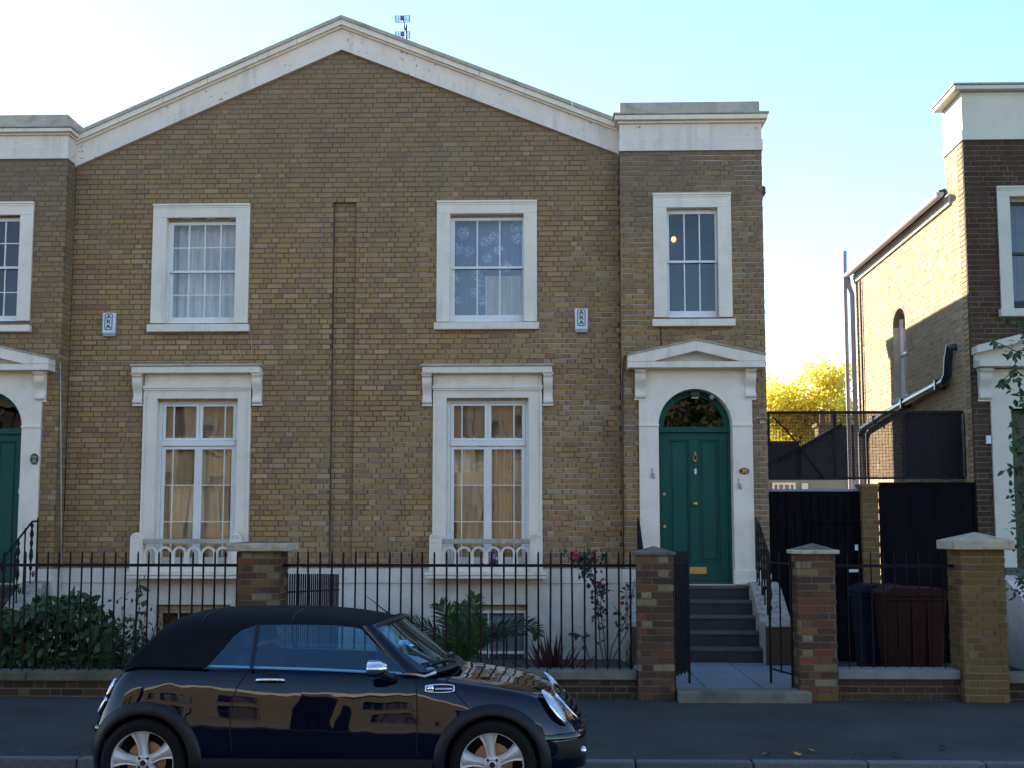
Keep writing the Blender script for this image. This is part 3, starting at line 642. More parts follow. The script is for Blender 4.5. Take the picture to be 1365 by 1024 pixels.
    if seed == 3:
        curtain(win, x0 + .02, x0 + .30, z0 + .05, zs + .02, yg + .12, M['drape'], .035, .09, ph=1.0, name='drape', skew=.25); curtain(win, x1 - .50, x1 - .02, z0 + .05, zs + .02, yg + .13, M['drape'], .03, .13, ph=2.2, name='drape')
    else:
        curtain(win, xc - .05, xc + .34, z0 + .05, zs + .02, yg + .12, M['drape'], .035, .10, ph=.4, name='drape'); curtain(win, x0 + .10, x0 + .34, z0 + .05, zs - .5, yg + .11, M['drape'], .03, .12, ph=1.7, name='drape', skew=.3)
    curtain(win, x0 + .02, x1 - .02, zs - .10, z1, yg + .17, M['dim_curtain'], .02, .24, ph=rr.uniform(0, 6), name='pelmet')
    return win
g1 = french(H, G1, YM, 262, 'tall ground-floor window between the left door and the broad brick pier', 3)
g2 = french(H, G2, YM, 650, 'tall ground-floor window with purple flowers on its balconette', 5)
# arcaded balconettes
def balconette(o, px, flowers):
    x0, x1 = o[0], o[1]; xc = (x0 + x1) / 2; y1 = YM - .056; y0 = YM - .42; yf = y0 + .04; s = (YM - .4) / F
    zz = lambda v: P(px, v, y0)[1]
    W_ = (PX(723, 740, y0) - PX(572, 740, y0)) / 2; pw = .175
    b = thing('balconette', 'white balconette with six small arches %s' % ('under the right tall window, with purple flowers' if flowers else 'beside the broad brick pier'), 'balcony', (xc, YM, zz(765)), 'balconettes under the tall windows')
    m = M['stucco']
    MB().box(xc - W_ - .045, xc + W_ + .045, y0 - .04, y1, zz(771.5), zz(767)).build('shelf', m, b, bevel=.006)
    MB().box(xc - W_ - .06, xc + W_ + .06, y0 - .06, y1, zz(766.8), zz(762.5)).build('shelf', m, b, bevel=.006)
    MB().box(xc - W_ + pw, xc + W_ - pw, y0, y0 + .10, zz(762.3), zz(753)).build('base_rail', m, b, bevel=.004)
    MB().box(xc - W_ + pw, xc + W_ - pw, y0 - .02, y0 + .12, zz(725), zz(718.5)).build('top_rail', M['stucco_old'], b, bevel=.008)
    for sx in (-1, 1):
        a = xc + sx * W_; c = a - sx * pw; lo, hi = min(a, c), max(a, c); r = (hi - lo) / 2; mm = (lo + hi) / 2; zc = zz(718)
        poly = [(lo, zz(762.3)), (hi, zz(762.3)), (hi, zc)] + [(mm + r * math.cos(t_ * math.pi / 12), zc + r * .95 * math.sin(t_ * math.pi / 12)) for t_ in range(1, 12)] + [(lo, zc)]
        po = MB().prism(poly, y0 - .03, y0 + .13).build('end_post', m, b, bevel=.005)
        ring = MB(); ring.tube([(mm + r * .68 * math.cos(t_ * math.pi / 10), y0 - .032, zc + .0 + r * .62 * math.sin(t_ * math.pi / 10)) for t_ in range(11)], .008, 6)
        for t_ in range(2, 9, 2): ring.tube([(mm, y0 - .032, zc + .005), (mm + r * .5 * math.cos(t_ * math.pi / 10), y0 - .032, zc + r * .45 * math.sin(t_ * math.pi / 10))], .006, 6)
        ring.box(lo + .015, hi - .015, y0 - .036, y0 - .03, zc - .05, zc - .038); ring.build('shell_ornament', m, po)
    xa, xb = xc - W_ + pw, xc + W_ - pw; p_ = (xb - xa) / 6
    zb, zs, zt = zz(753), zz(738), zz(725.2); ro = p_ * .34
    for k in range(6):
        a = xa + k * p_; m_ = a + p_ / 2; mb = MB()
        mb.box(a, m_ - ro, yf - .015, yf + .035, zb, zs); mb.box(m_ + ro, a + p_, yf - .015, yf + .035, zb, zs)
        R2 = p_ * .5
        for t_ in range(14):
            t0, t1 = math.pi * t_ / 14, math.pi * (t_ + 1) / 14
            mb.prism([(m_ + ro * math.cos(t0), zs + ro * math.sin(t0)), (m_ + R2 * math.cos(t0), zs + R2 * .98 * math.sin(t0)), (m_ + R2 * math.cos(t1), zs + R2 * .98 * math.sin(t1)), (m_ + ro * math.cos(t1), zs + ro * math.sin(t1))], yf - .015, yf + .035)
        mb.build('arch', m, b)
    return b
balconette(G1, 247, False); balconette(G2, 647, True)
# basement windows
def basement(o, px, kind):
    x0, x1, z0, z1 = o; mb = MB(); Y = YM
    mb.box(x0, x0 + .004, Y - .029, Y + .2, z0, z1); mb.box(x1 - .004, x1, Y - .029, Y + .2, z0, z1); mb.box(x0 - .03, x1 + .03, Y - .036, Y + .15, z1 + .001, z1 + .02)
    win = mb.build('window', M['plinth'], H); win['label'] = 'basement window %s' % ('with brown boarding behind white bars' if kind else 'with white net curtains behind the palm')
    yg = Y + .14
    MB().box(x0 + .005, x1 - .005, yg - .05, yg + .03, z1 - .075, z1 - .002).build('head_board', M['oldpaint'], win)
    mb = MB(); frame_rect(mb, x0 + .005, x1 - .005, z0, z1 - .077, .05, .05, .05, .05, yg - .02, yg + .03); mid = P(px, 871, Y)[1]
    mb.box(x0 + .06, x1 - .06, yg - .025, yg + .03, mid - .02, mid + .02)
    mb.build('window_frame', M['oldpaint'] if kind else M['paint'], win, bevel=.003)
    nx = 4 if kind else 2; xs = [x0 + .055 + (x1 - x0 - .11) * k / nx for k in range(nx + 1)]
    pane_grid(win, xs, [z0 + .05, mid - .02], yg, .018); pane_grid(win, xs, [mid + .02, z1 - .13], yg, .018)
    if kind: curtain(win, x0 + .02, x1 - .02, z0, z1, yg + .10, mat_cloth('brown_boarding', (0.12, 0.045, 0.02), (0.17, 0.07, 0.03)), .004, .3)
    else: curtain(win, x0 + .02, x1 - .02, z0, z1, yg + .10, M['blind'], .02, .07)
    return win
basement(B1, 257, True); basement(B2, 650, False)
grd = thing('window_guard', 'black iron bars in front of the basement window behind the palm', 'window guard', ((B2[0] + B2[1]) / 2, YM - .15, 0))
bar0 = None
for k in range(9):
    xx = B2[0] + .03 + k * (B2[1] - B2[0] - .06) / 8
    if bar0 is None: bar0 = MB().tube([(xx, YM - .12, -.03), (xx, YM - .12, PZ(838, YM - .12))], .010, 6).build('bar', M['black'], grd); bx0 = xx
    else: linkcopy(bar0, grd, (xx - bx0, 0, 0))
MB().box(B2[0], B2[1], YM - .128, YM - .112, PZ(846, YM), PZ(846, YM) + .02).build('rail', M['black'], grd)
# flowers on the right balconette
fl = thing('flower_pot', 'pot of purple and white flowers on the right balconette', 'plant', (PX(656, 745, YM - .25), YM - .25, PZ(762, YM - .25)))
fx, fz = P(656, 752, YM - .25); mb = MB().lathe([(.0, 0), (.05, 0), (.065, .09), (.06, .09), (.0, .08)], 16, Matrix.Translation((fx, YM - .25, fz - .1))); mb.build('pot', M['darkbrick'], fl, smooth=True)
def blobs(name, c, n, spread, size, m, parent, seed=1):
    rr = random.Random(seed); mb = MB()
    for _ in range(n):
        p = Vector(c) + Vector([rr.gauss(0, 1) * s for s in spread]); nrm = Vector([rr.gauss(0, 1) for _ in range(3)]); nrm.y -= 1.2; nrm.normalize()
        a = nrm.orthogonal().normalized(); b = nrm.cross(a); s = size * rr.uniform(.6, 1.3); k5 = []
        for k in range(5): t_ = k * 2 * math.pi / 5; k5.append(p + (a * math.cos(t_) + b * math.sin(t_)) * s + nrm * s * .3)
        mb.add([p] + k5, [(0, 1 + k, 1 + (k + 1) % 5) for k in range(5)])
    o = mb.build(name, m, parent, fixn=False); o['kind'] = 'stuff'; return o
M['purple'] = mat('purple_petals', (0.48, 0.28, 0.55), 0.6); M['leafdark'] = mat('dark_leaf', (0.022, 0.045, 0.014), 0.55, var=.4, scale=12)
blobs('blossoms', (fx, YM - .28, fz + .08), 60, (.055, .03, .04), .022, M['purple'], fl, 3); blobs('foliage', (fx, YM - .26, fz - .01), 60, (.06, .03, .03), .025, M['leafdark'], fl, 4)
# ------------------------------------------------------------------ entrance surrounds and doors
def lettering(txt, size, loc, m, parent, depth=.002, sx=1.0):
    cu = bpy.data.curves.new('t', 'FONT'); cu.body = txt; cu.size = size; cu.align_x = 'CENTER'; cu.align_y = 'CENTER'; cu.extrude = depth; cu.offset = size * .022
    t = bpy.data.objects.new('t', cu); C.objects.link(t); bpy.context.view_layer.update()
    me = bpy.data.meshes.new_from_object(t.evaluated_get(bpy.context.evaluated_depsgraph_get())); bpy.data.objects.remove(t)
    me.materials.clear(); me.materials.append(m); o = bpy.data.objects.new('lettering', me); C.objects.link(o); o.parent = parent
    o_ = origin(parent); o.location = Vector(loc) - o_; o.rotation_euler = (R(90), 0, 0); o.scale = (sx, 1, 1); return o
def ellipse_disc(mb, cx, y0, y1, cz, rx, rz, n=28):
    return mb.prism([(cx + rx * math.cos(2 * math.pi * k / n), cz + rz * math.sin(2 * math.pi * k / n)) for k in range(n)], y0, y1)
M['fan'] = mat_glass('fanlight_glass', refl=0.035, wav=0.002)
def entrance(H_, cx, dr, z0, zs, flip, label):
    Y = YB; f = (lambda x: 2 * cx - x) if flip else (lambda x: x)
    zz = lambda v: PZ(v, Y, 926)
    c0 = (PX(852.5, 640, Y) + PX(1003.8, 640, Y)) / 2 - DCX
    hw = (PX(1003.8, 640, Y) - PX(852.5, 640, Y)) / 2; xc = cx + (c0 if not flip else -c0)
    mb = MB(); yA, yB_ = Y - .045, Y + .02; ztop = zz(481)
    mb.box(xc - hw, cx - dr, yA, yB_, zz(778), zs); mb.box(cx + dr, xc + hw, yA, yB_, zz(778), zs)
    mb.box(xc - hw, cx - dr, yA, yB_, zs, ztop); mb.box(cx + dr, xc + hw, yA, yB_, zs, ztop)
    n = 32
    for k in range(n):
        t0, t1 = math.pi * k / n, math.pi * (k + 1) / n
        a0, a1 = (cx + dr * math.cos(t0), zs + dr * math.sin(t0)), (cx + dr * math.cos(t1), zs + dr * math.sin(t1))
        mb.prism([a1, a0, (a0[0], ztop), (a1[0], ztop)], yA, yB_)
        b0, b1 = (cx + (dr + .002) * math.cos(t0), zs + (dr + .002) * math.sin(t0)), (cx + (dr + .002) * math.cos(t1), zs + (dr + .002) * math.sin(t1))
        mb.prism([a0, a1, (cx + (dr + .03) * math.cos(t1), zs + (dr + .03) * math.sin(t1)), (cx + (dr + .03) * math.cos(t0), zs + (dr + .03) * math.sin(t0))], yB_, Y + .30)
    mb.box(cx - dr - .03, cx - dr, yB_, Y + .30, z0, zs); mb.box(cx + dr, cx + dr + .03, yB_, Y + .30, z0, zs)
    s = mb.build('door_surround', M['stucco'], H_, smooth=True); s['label'] = label
    for a, b in ((xc - hw - .004, cx - dr + .008), (cx + dr - .008, xc + hw + .004)):   # impost mouldings and bases
        MB().box(a, b, yA - .018, Y + .1, zs - .012, zs + .018).build('impost', M['stucco'], s, bevel=.004); MB().box(a - .006, b + .006, yA - .016, Y + .1, zz(779), zz(760)).build('pilaster_base', M['stucco'], s, bevel=.004)
    px = (PX(1017.8, 485, Y - .25) - PX(834.6, 485, Y - .25)) / 2; pc = xc
    z = lambda v: P(926, v, Y - .25)[1]
    MB().box(pc - px, pc + px, Y - .27, Y + .02, z(490), z(482)).build('pediment_cornice', M['stucco'], s, bevel=.006)
    MB().box(pc - px + .04, pc + px - .04, Y - .06, Y + .02, z(482) + .001, z(470)).build('tympanum', M['stucco_cream'], s)
    MB().prism([(pc - px + .3, z(481.5)), (pc + px - .3, z(481.5)), (pc, z(460))], Y - .08, Y + .019).build('tympanum', M['stucco_cream'], s)
    za, ze_, th = z(452.5), z(472.5), z(464) - z(481.5)
    for sg in (-1, 1):
        MB().prism([(pc, za - .012), (pc + sg * px, ze_ - .012), (pc + sg * px, z(481.6)), (pc + sg * (px - .36), z(481.6)), (pc, z(467.5))], Y - .265, Y + .02).build('raking_cornice', M['stucco'], s, bevel=.004)
        MB().prism([(pc, za + .008), (pc + sg * (px + .012), ze_ + .008), (pc + sg * (px + .012), ze_ - .0115), (pc, za - .0115)], Y - .285, Y + .02).build('raking_cornice', M['stucco_old'], s)
        a = pc + sg * (px - .175 - .05 + .045); console(s, a - .07, a + .07, z(490.5), P(926, 530, Y - .1)[1], Y - .0, M['stucco'], .17)
    # door
    yd = Y + .26; d0, d1 = cx - dr + .005, cx + dr - .005
    mb = MB(); r0, r1 = dr - .005, dr - .09
    for k in range(28):
        t0, t1 = math.pi * k / 28, math.pi * (k + 1) / 28
        mb.prism([(cx + q * math.cos(t_), zs + q * math.sin(t_)) for q, t_ in ((r0, t0), (r0, t1), (r1, t1), (r1, t0))], yd - .05, yd + .03)
    mb.box(d0, d1, yd - .055, yd + .03, zz(572.5), zs - .0); mb.box(d0, d1, yd - .085, yd + .03, zz(575), zz(572.6))
    mb.box(d0, d0 + .035, yd - .05, yd + .03, z0, zz(575.2)); mb.box(d1 - .035, d1, yd - .05, yd + .03, z0, zz(575.2))
    door = mb.build('door', M['door'], H_, smooth=True, bevel=0)
    mb = MB().add([(cx, yd, zs)] + [(cx + (r1 + .01) * math.cos(math.pi * k / 28), yd, zs + (r1 + .01) * math.sin(math.pi * k / 28)) for k in range(29)], [(0, k + 1, k + 2) for k in range(28)])
    mb.build('fanlight', M['fan'], door)
    e0, e1, zt, zb = d0 + .037, d1 - .037, zz(575.4), z0 + .03
    pw0, pw1 = e0 + .115, e1 - .115; mid0, mid1 = cx - .065, cx + .065
    zp1, zp0 = zt - .10, zb + .26
    mb = MB(); mb.box(e0, e1, yd + .004, yd + .03, zb, zt)
    mb.box(e0, pw0, yd - .03, yd + .004, zb, zt); mb.box(pw1, e1, yd - .03, yd + .004, zb, zt); mb.box(mid0, mid1, yd - .0295, yd + .004, zp0, zp1)
    mb.box(pw0, pw1, yd - .0298, yd + .004, zb, zp0); mb.box(pw0, pw1, yd - .0298, yd + .004, zp1, zt)
    mb.build('door_leaf', M['door'], door, bevel=.003)
    for a, b in ((pw0, mid0), (mid1, pw1)):
        mb = MB(); frame_rect(mb, a, b, zp0, zp1, .022, .022, .022, .022, yd - .018, yd + .005)
        mb.prism([(a + .05, zp0 + .05), (b - .05, zp0 + .05), (b - .05, zp1 - .05), (a + .05, zp1 - .05)], yd - .010, yd + .005); mb.build('door_panel', M['door'], door, bevel=.006)
    MB().box(d0 - .0, d1, yd - .10, yd + .03, z0 - .01, z0 + .028).build('threshold', M['nosing'], door)
    return door, yd, (e0, e1)
dr1, yd1, _ = entrance(H, DCX, DR, DZ0, DZS, False, 'arched white entrance surround with house number 30')
dr0, yd0, _ = entrance(H, mir(DCX), DR, DZ0, DZS, True, 'arched white entrance surround at the left picture edge')
def furniture(door, f, yd, full):
    y = yd - .03
    def at(u, v): x_, z_ = P(u, v, y); return f(x_), z_
    x_, z_ = at(926.5, 610); mb = MB()
    mb.tube([(x_ + .028 * math.cos(a * math.pi / 9), y - .028 - .008 * math.sin(a * math.pi / 9), z_ - .01 + .040 * math.sin(a * math.pi / 9)) for a in range(19)], .008, 8)
    mb.lathe([(0, 0), (.024, .004), (.018, .02), (.008, .028), (0, .03)], 16, Matrix.Translation((x_, y, z_ + .05)) @ Matrix.Rotation(R(90), 4, 'X')); mb.tube([(x_, y - .02, z_ + .05), (x_, y - .02, z_ + .085)], [.010, .003], 8)
    mb.lathe([(0, 0), (.016, .003), (.012, .02), (0, .022)], 12, Matrix.Translation((x_, y - .02, z_ - .05)) @ Matrix.Rotation(R(90), 4, 'X')); mb.build('knocker', M['brass'], door, smooth=True)
    x_, z_ = at(927, 628.5); MB().box(x_ - .016, x_ + .016, y - .012, y, z_ - .04, z_ + .04).build('latch_plate', M['white_metal'], door, bevel=.004)
    x_, z_ = at(926.5, 672); MB().lathe([(0, 0), (.032, .0), (.03, .01), (.012, .015), (.014, .035), (.032, .05), (.034, .065), (.02, .08), (0, .083)], 20, Matrix.Translation((x_, y, z_)) @ Matrix.Rotation(R(90), 4, 'X')).build('door_knob', M['brass'], door, smooth=True)
    for u, v in ((885.5, 659), (886, 702)):
        x_, z_ = at(u, v); MB().lathe([(0, 0), (.021, 0), (.019, .012), (.008, .014), (0, .01)], 16, Matrix.Translation((x_, y, z_)) @ Matrix.Rotation(R(90), 4, 'X')).build('lock', M['brass'], door, smooth=True)
    x_, z_ = at(930.5, 760.5); mb = MB(); frame_rect(mb, x_ - .118, x_ + .118, z_ - .048, z_ + .048, .02, .03, .015, .015, y - .012, y); mb.box(x_ - .1, x_ + .09, y - .007, y + .001, z_ - .034, z_ + .034)
    mb.tube([(x_ - .06, y - .016, z_ - .02), (x_ + .06, y - .016, z_ - .02)], .004, 6); mb.build('letter_plate', M['brass'], door, bevel=.003)
furniture(dr1, lambda x: x, yd1, True)
yy = yd0 - .03; x_, z_ = P(26.5, 655, yy); MB().box(x_ - .018, x_ + .018, yy - .012, yy, z_ - .035, z_ + .035).build('latch_plate', M['white_metal'], dr0, bevel=.004)
x_, z_ = P(992, 628, YB - .045)
pl = thing('number_plaque', 'oval black plaque with gold number 30 right of the green door', 'house number', (x_, YB - .045, z_), 'house number plaques')
ellipse_disc(MB(), x_, YB - .062, YB - .0455, z_, .066, .046).build('plate', M['ink'], pl, bevel=.004); lettering('30', .082, (x_, YB - .064, z_), M['brass'], pl)
x_, z_ = P(46, 612, YB - .045)
pl = thing('number_plaque', 'upright oval dark plaque beside the door at the left picture edge', 'house number', (x_, YB - .045, z_), 'house number plaques')
ellipse_disc(MB(), x_, YB - .062, YB - .0455, z_, .060, .080).build('plate', mat('slate_plaque', (.04, .045, .045), .5), pl, bevel=.004); lettering('No', .055, (x_, YB - .064, z_ + .028), M['stone_light'], pl); lettering('32', .060, (x_, YB - .064, z_ - .03), M['stone_light'], pl)
# remnants on the jambs, porch lamp and sensor
for u, v, n_ in ((870.5, 633, 'left of'), (986, 647, 'right of')):
    x_, z_ = P(u, v, YB - .045); mb = MB(); mb.box(x_ - .028, x_ + .02, YB - .075, YB - .0455, z_ - .035, z_ + .02); mb.tube([(x_ - .01, YB - .06, z_ + .02), (x_ - .016, YB - .058, z_ + .10)], .006, 6); mb.tube([(x_, YB - .07, z_ - .03), (x_ + .02, YB - .08, z_ - .05)], .01, 6)
    o = mb.build('old_bracket', M['cheek']); tag(o, 'stub of an old bracket on the white jamb %s the green door' % n_, 'bracket')
x_, z_ = P(926, 527, YB + .02); pl = thing('porch_lamp', 'small black lamp in the crown of the arch above the green door', 'lamp', (x_, YB, z_))
mb = MB(); mb.box(x_ - .06, x_ + .06, YB - .03, YB + .08, z_ - .03, z_ + .045); mb.build('housing', M['ink'], pl, bevel=.01); MB().box(x_ - .05, x_ + .05, YB - .034, YB + .06, z_ - .05, z_ - .0305).build('lens', M['stone_light'], pl, bevel=.008)
x_, z_ = P(949, 530, YB + .02); pl = thing('sensor', 'little grey sensor fixed in the arch beside the porch lamp', 'sensor', (x_, YB, z_)); MB().lathe([(0, 0), (.035, .005), (.03, .03), (0, .045)], 16, Matrix.Translation((x_, YB + .04, z_ + .01)) @ Matrix.Rotation(R(110), 4, 'X')).build('housing', mat('grey_plastic', (.3, .3, .36), .4), pl, smooth=True)
MB().box(x_ - .012, x_ + .012, YB + .02, YB + .12, z_ + .01, z_ + .03).build('bracket', M['ink'], pl)
# ------------------------------------------------------------------ front steps with cheek walls
ZT = DZ0 - .012; ns = 5; tread = .285; ytop = 18.50
sx0, sx1 = 1.30, 2.64
def front_steps(f, lab, lab2, visible):
    st = thing('front_steps', lab, 'steps', (f(2.0), 17.8, 0.0))
    zb = 0.13; ris = (ZT - zb) / ns
    for k in range(ns):
        yf = ytop - tread * (ns - 1 - k); zt = zb + ris * (k + 1); a, b = sorted((f(sx0 - .02), f(sx1)))
        yb = YB + .15 if k == ns - 1 else yf + tread + .02
        stp = MB().box(a, b, yf + .018, yb, -.05 if k == 0 else zt - ris - .01, zt - .045).build('step', M['step'], st)
        MB().box(a, b, yf, yb - .0, zt - .0449, zt).build('nosing', M['nosing'], stp, bevel=.010)
    y0 = ytop - tread * (ns - 1) - .28
    for c0, c1 in ((sx1 + .002, sx1 + .40), (sx0 - .34, sx0 - .022)):
        a, b = sorted((f(c0), f(c1)))
        MB().prism([(y0, -.1), (YB - .05, -.1), (YB - .05, ZT + .05), (ytop - .1, ZT + .04), (y0 + .38, .60), (y0, .60)], a, b, 'x').build('cheek_wall', M['cheek'], st, bevel=.012)
        mb = MB().box(a - .03, b + .03, y0 - .035, y0 + .36, .601, .652); mb.build('cheek_cap', M['cheek'], st, bevel=.015)
        MB().box(a - .01, b + .01, y0 - .02, y0 - .001, -.05, .60).build('cheek_front', M['darkbrick'], st)
    return st
front_steps(lambda x: x, 'dark stone steps rising to the green door behind the open gate', '', True)
front_steps(mir, 'stone steps with cheek walls under the left-hand door', '', False)
def scroll(cx, cz, r0, turns, sgn, y, n=26):
    return [(cx + sgn * (r0 * (1 - t / n * .8)) * math.cos(t / n * turns * 2 * math.pi), y, cz + (r0 * (1 - t / n * .8)) * math.sin(t / n * turns * 2 * math.pi)) for t in range(n + 1)]
def handrail(x, lab, grp='handrails on the steps'):
    h = thing('handrail', lab, 'handrail', (x, 18.2, ZT), grp)
    def zc(y): return ZT + .04 if y > ytop - .1 else .60 + (y - (ytop - tread * 4 + .1)) * (ZT + .04 - .60) / (ytop - .1 - (ytop - tread * 4 + .1))
    ys = [18.55, 18.35, 18.12, 17.9, 17.68, 17.46]
    top = [(x, y, zc(y) + .86 - (0.02 if y > 18.5 else 0)) for y in ys]
    cut = top + [(x, 17.36, top[-1][2] - .10), (x, 17.40, top[-1][2] - .18)]
    MB().tube(cut, .014, 8).build('top_rail', M['black'], h, smooth=True)
    for i, y in enumerate(ys):
        z0, z1 = zc(y) + .0, zc(y) + .86
        if i % 2 == 0: MB().tube([(x, y, z0 - .02), (x, y, z1 + .03)], .012, 8).build('baluster', M['black'], h); continue
        pr = [(.010, 0), (.010, .18), (.028, .22), (.010, .26), (.012, .30), (.030, .38), (.022, .46), (.012, .50), (.026, .56), (.012, .62), (.030, .68), (.012, .76), (.024, .80), (.010, .84), (.010, .86)]
        MB().lathe(pr, 10, Matrix.Translation((x, y, z0))).build('baluster', M['black'], h, smooth=True)
    mb = MB()
    for y in (18.45, 18.0, 17.57):
        q = [(p[1], p[0], p[2]) for p in []]
        for sg in (-1, 1):
            pts = scroll(0, 0, .055, 1.25, sg, 0); mb.tube([(x, y + p[0] * .9, zc(y) + .10 + p[2]) for p in pts], .006, 6)
    mb.build('scrollwork', M['black'], h, smooth=True); return h
handrail(sx1 + .12, 'ornate black handrail on the right of the steps to the green door'); handrail(sx0 - .16, 'black handrail on the left of the steps, half hidden by the brick pier')
handrail(mir(sx1 + .12), 'ornate black handrail down the steps at the left picture edge'); handrail(mir(sx0 - .16), 'black handrail with knobbed baluster nearest the left tall window')
# paving between gate and steps
gp = thing('garden_path', 'blue grey flagstones between the gate sill and the steps', 'path', (2, 15.5, 0), kind='structure')
y_ = 14.44
for k, yy_ in enumerate((14.44, 15.75)):
    for a, b in ((.98, 1.60), (1.612, 2.20), (2.212, 2.80), (2.812, 3.4)):
        MB().box(a, b, yy_, yy_ + (1.298 if k == 0 else 1.72), -.05, .130 + rnd.uniform(0, .004)).build('flagstone', M['flag'], gp, bevel=.004)
sill = MB().box(1.262, 2.635, 14.08, 14.435, -.1, .160).build('gate_sill', M['stone']); 
b_ = sill.modifiers.new('b', 'BEVEL'); b_.width = .02; b_.segments = 2; tag(sill, 'worn stone sill under the open gate between two red brick piers', 'sill')

# ------------------------------------------------------------------ boundary piers, low walls and railings
def pier(u0, u1, vtop, Y, dp, m, mort, cap, capm, capo, lab, vis_side, cap_t, apex, bond='flemish', umid=None):
    vm = 800; x0, x1 = PX(u0, vm, Y), PX(u1, vm, Y); zt = P((u0 + u1) / 2, vtop, Y)[1]
    p = thing('brick_pier', lab, 'pier', ((x0 + x1) / 2, Y + dp / 2, 0), 'boundary piers')
    MB().box(x0 + .008, x1 - .008, Y + .008, Y + dp, -.1, zt).build('core', mort, p)
    fr = brick_layout(x0, x1, -.03, zt, bond=bond, j=.013)
    lay_bricks(p, fr, m, Y, depth=.10, jit=.004, nparts=180)
    for sd, xf in (('left', x0), ('right', x1)):
        if sd in vis_side: lay_bricks(p, brick_layout(Y + .104, Y + dp, -.03, zt, s=.215, h=.1), m, xf, sd, depth=.09, nparts=100)
    cz = zt + .001; o = capo
    MB().box(x0 - o, x1 + o, Y - o, Y + dp + o, cz, cz + cap_t).build('cap_slab', cap, p, bevel=.012)
    xm, ym = (x0 + x1) / 2, Y + dp / 2; e = o - .012; z1 = cz + cap_t - .002
    MB().add([(x0 - e, Y - e, z1), (x1 + e, Y - e, z1), (x1 + e, Y + dp + e, z1), (x0 - e, Y + dp + e, z1), (xm, ym, z1 + apex)], [(0, 1, 4), (1, 2, 4), (2, 3, 4), (3, 0, 4), (0, 3, 2, 1)]).build('cap_top', capm, p)
    return p, x0, x1
YP = 14.22
p1 = pier(849.5, 898.2, 741, YP, .37, M['red'], M['mortar_dark'], M['stone_dark'], M['stone_dark'], .028, 'slim red brick pier with dark cap left of the open gate', ('right',), .04, .062)
p2 = pier(1063.5, 1115, 739, YP, .37, M['red'], M['mortar_dark'], M['stone_light'], M['stone_dark'], .04, 'slim red brick pier with pale cap right of the open gate', ('left',), .045, .07)
p3 = pier(1282, 1341.5, 733, YP - .05, .48, M['yellow'], M['mortar'], M['stone_light'], M['stone_light'], .085, 'broad yellow brick pier with pale pyramid cap at the right', ('left',), .10, .085)
p0 = pier(315.5, 370.5, 735, YP - .02, .52, M['red'], M['mortar_dark'], M['stone_light'], M['stone_dark'], .10, 'broad brown brick pier with worn flat cap rising behind the car roof', ('right', 'left'), .085, .03)
def low_wall(x0, x1, ztop, m, lab, coping, segs, name='garden_wall'):
    w_ = thing(name, lab, 'wall', ((x0 + x1) / 2, 14.4, 0), 'low walls along the pavement')
    MB().box(x0, x1, 14.315, 14.53, -.1, ztop - .1).build('core', M['mortar_dark'], w_)
    lay_bricks(w_, brick_layout(x0, x1, -.02, ztop - .10), m, 14.305, depth=.08, jit=.004, nparts=300)
    n = segs; L_ = (x1 - x0) / n
    for k in range(n):
        MB().box(x0 + k * L_ + .002, x0 + (k + 1) * L_ - .004, 14.265 + rnd.uniform(-.004, .004), 14.60, ztop - .097, ztop + rnd.uniform(-.003, .003)).build('coping_stone', coping, w_, bevel=.012)
    return w_
ZC = P(740, 894, 14.265)[1]
low_wall(p0[2] + .002, p1[1] - .002, ZC, M['wall_red'], 'low wall with stone coping in front of the palm, left of the gate', M['stone'], 4)
low_wall(-9.0, p0[1] - .002, ZC - .03, M['wall_red'], 'low mossy wall in front of the bushes at the left', mat('mossy_coping', (0.12, 0.10, 0.065), .95, var=.3, scale=5, bump=.008, dirt=(0.04, 0.05, 0.018), dirtamt=.9, dscale=3), 5)
low_wall(p2[2] + .002, p3[1] - .002, P(740, 892, 14.265)[1], M['darkbrick'], 'low wall with pale coping in front of the wheelie bins', mat('pale_coping', (0.20, 0.20, 0.19), .85, var=.15, scale=5), 1)
def railings(x0, x1, zb, lab, u_first, step, Y=14.43, ztop=None, zr=None, r=.0105):
    f_ = thing('iron_railings', lab, 'railings', ((x0 + x1) / 2, Y, zb), 'iron railings on the low walls')
    zt = ztop or P(740, 735.5, Y)[1]; zr = zr or P(740, 754, Y)[1]
    me = None; xs = []; u = u_first
    while u < 1400:
        xx = PX(u, 810, Y)
        if xx > x1 - .02: break
        if xx > x0 + .02: xs.append(xx)
        u += step
    for i, xx in enumerate(xs):
        if me is None:
            o = MB().tube([(0, 0, zb - .01), (0, 0, zt - .03), (0, 0, zt)], [r, r, r * .55], 8).build('railing_bar', M['iron'], None, smooth=True); me = o.data; o.parent = f_
        else: o = bpy.data.objects.new('railing_bar', me); C.objects.link(o); o.parent = f_
        o.location = (xx - origin(f_).x, rnd.uniform(-.004, .004), -origin(f_).z); o.rotation_euler = (rnd.gauss(0, .004), rnd.gauss(0, .0035), 0)
    MB().box(x0, x1, Y - .006, Y + .006, zr - .016, zr + .016).build('rail', M['iron'], f_)
    return f_
railings(p0[2], p1[1], ZC, 'tall thin iron railings between the broad pier and the gate', 395.5, 15.34)
railings(-9, p0[1], ZC - .03, 'tall thin iron railings in front of the bushes at the left', -12 , 14.85)
railings(p2[2], p3[1], P(740, 888, 14.4)[1], 'dark iron railings in front of the wheelie bins', 1130.5, 15.9, r=.008)
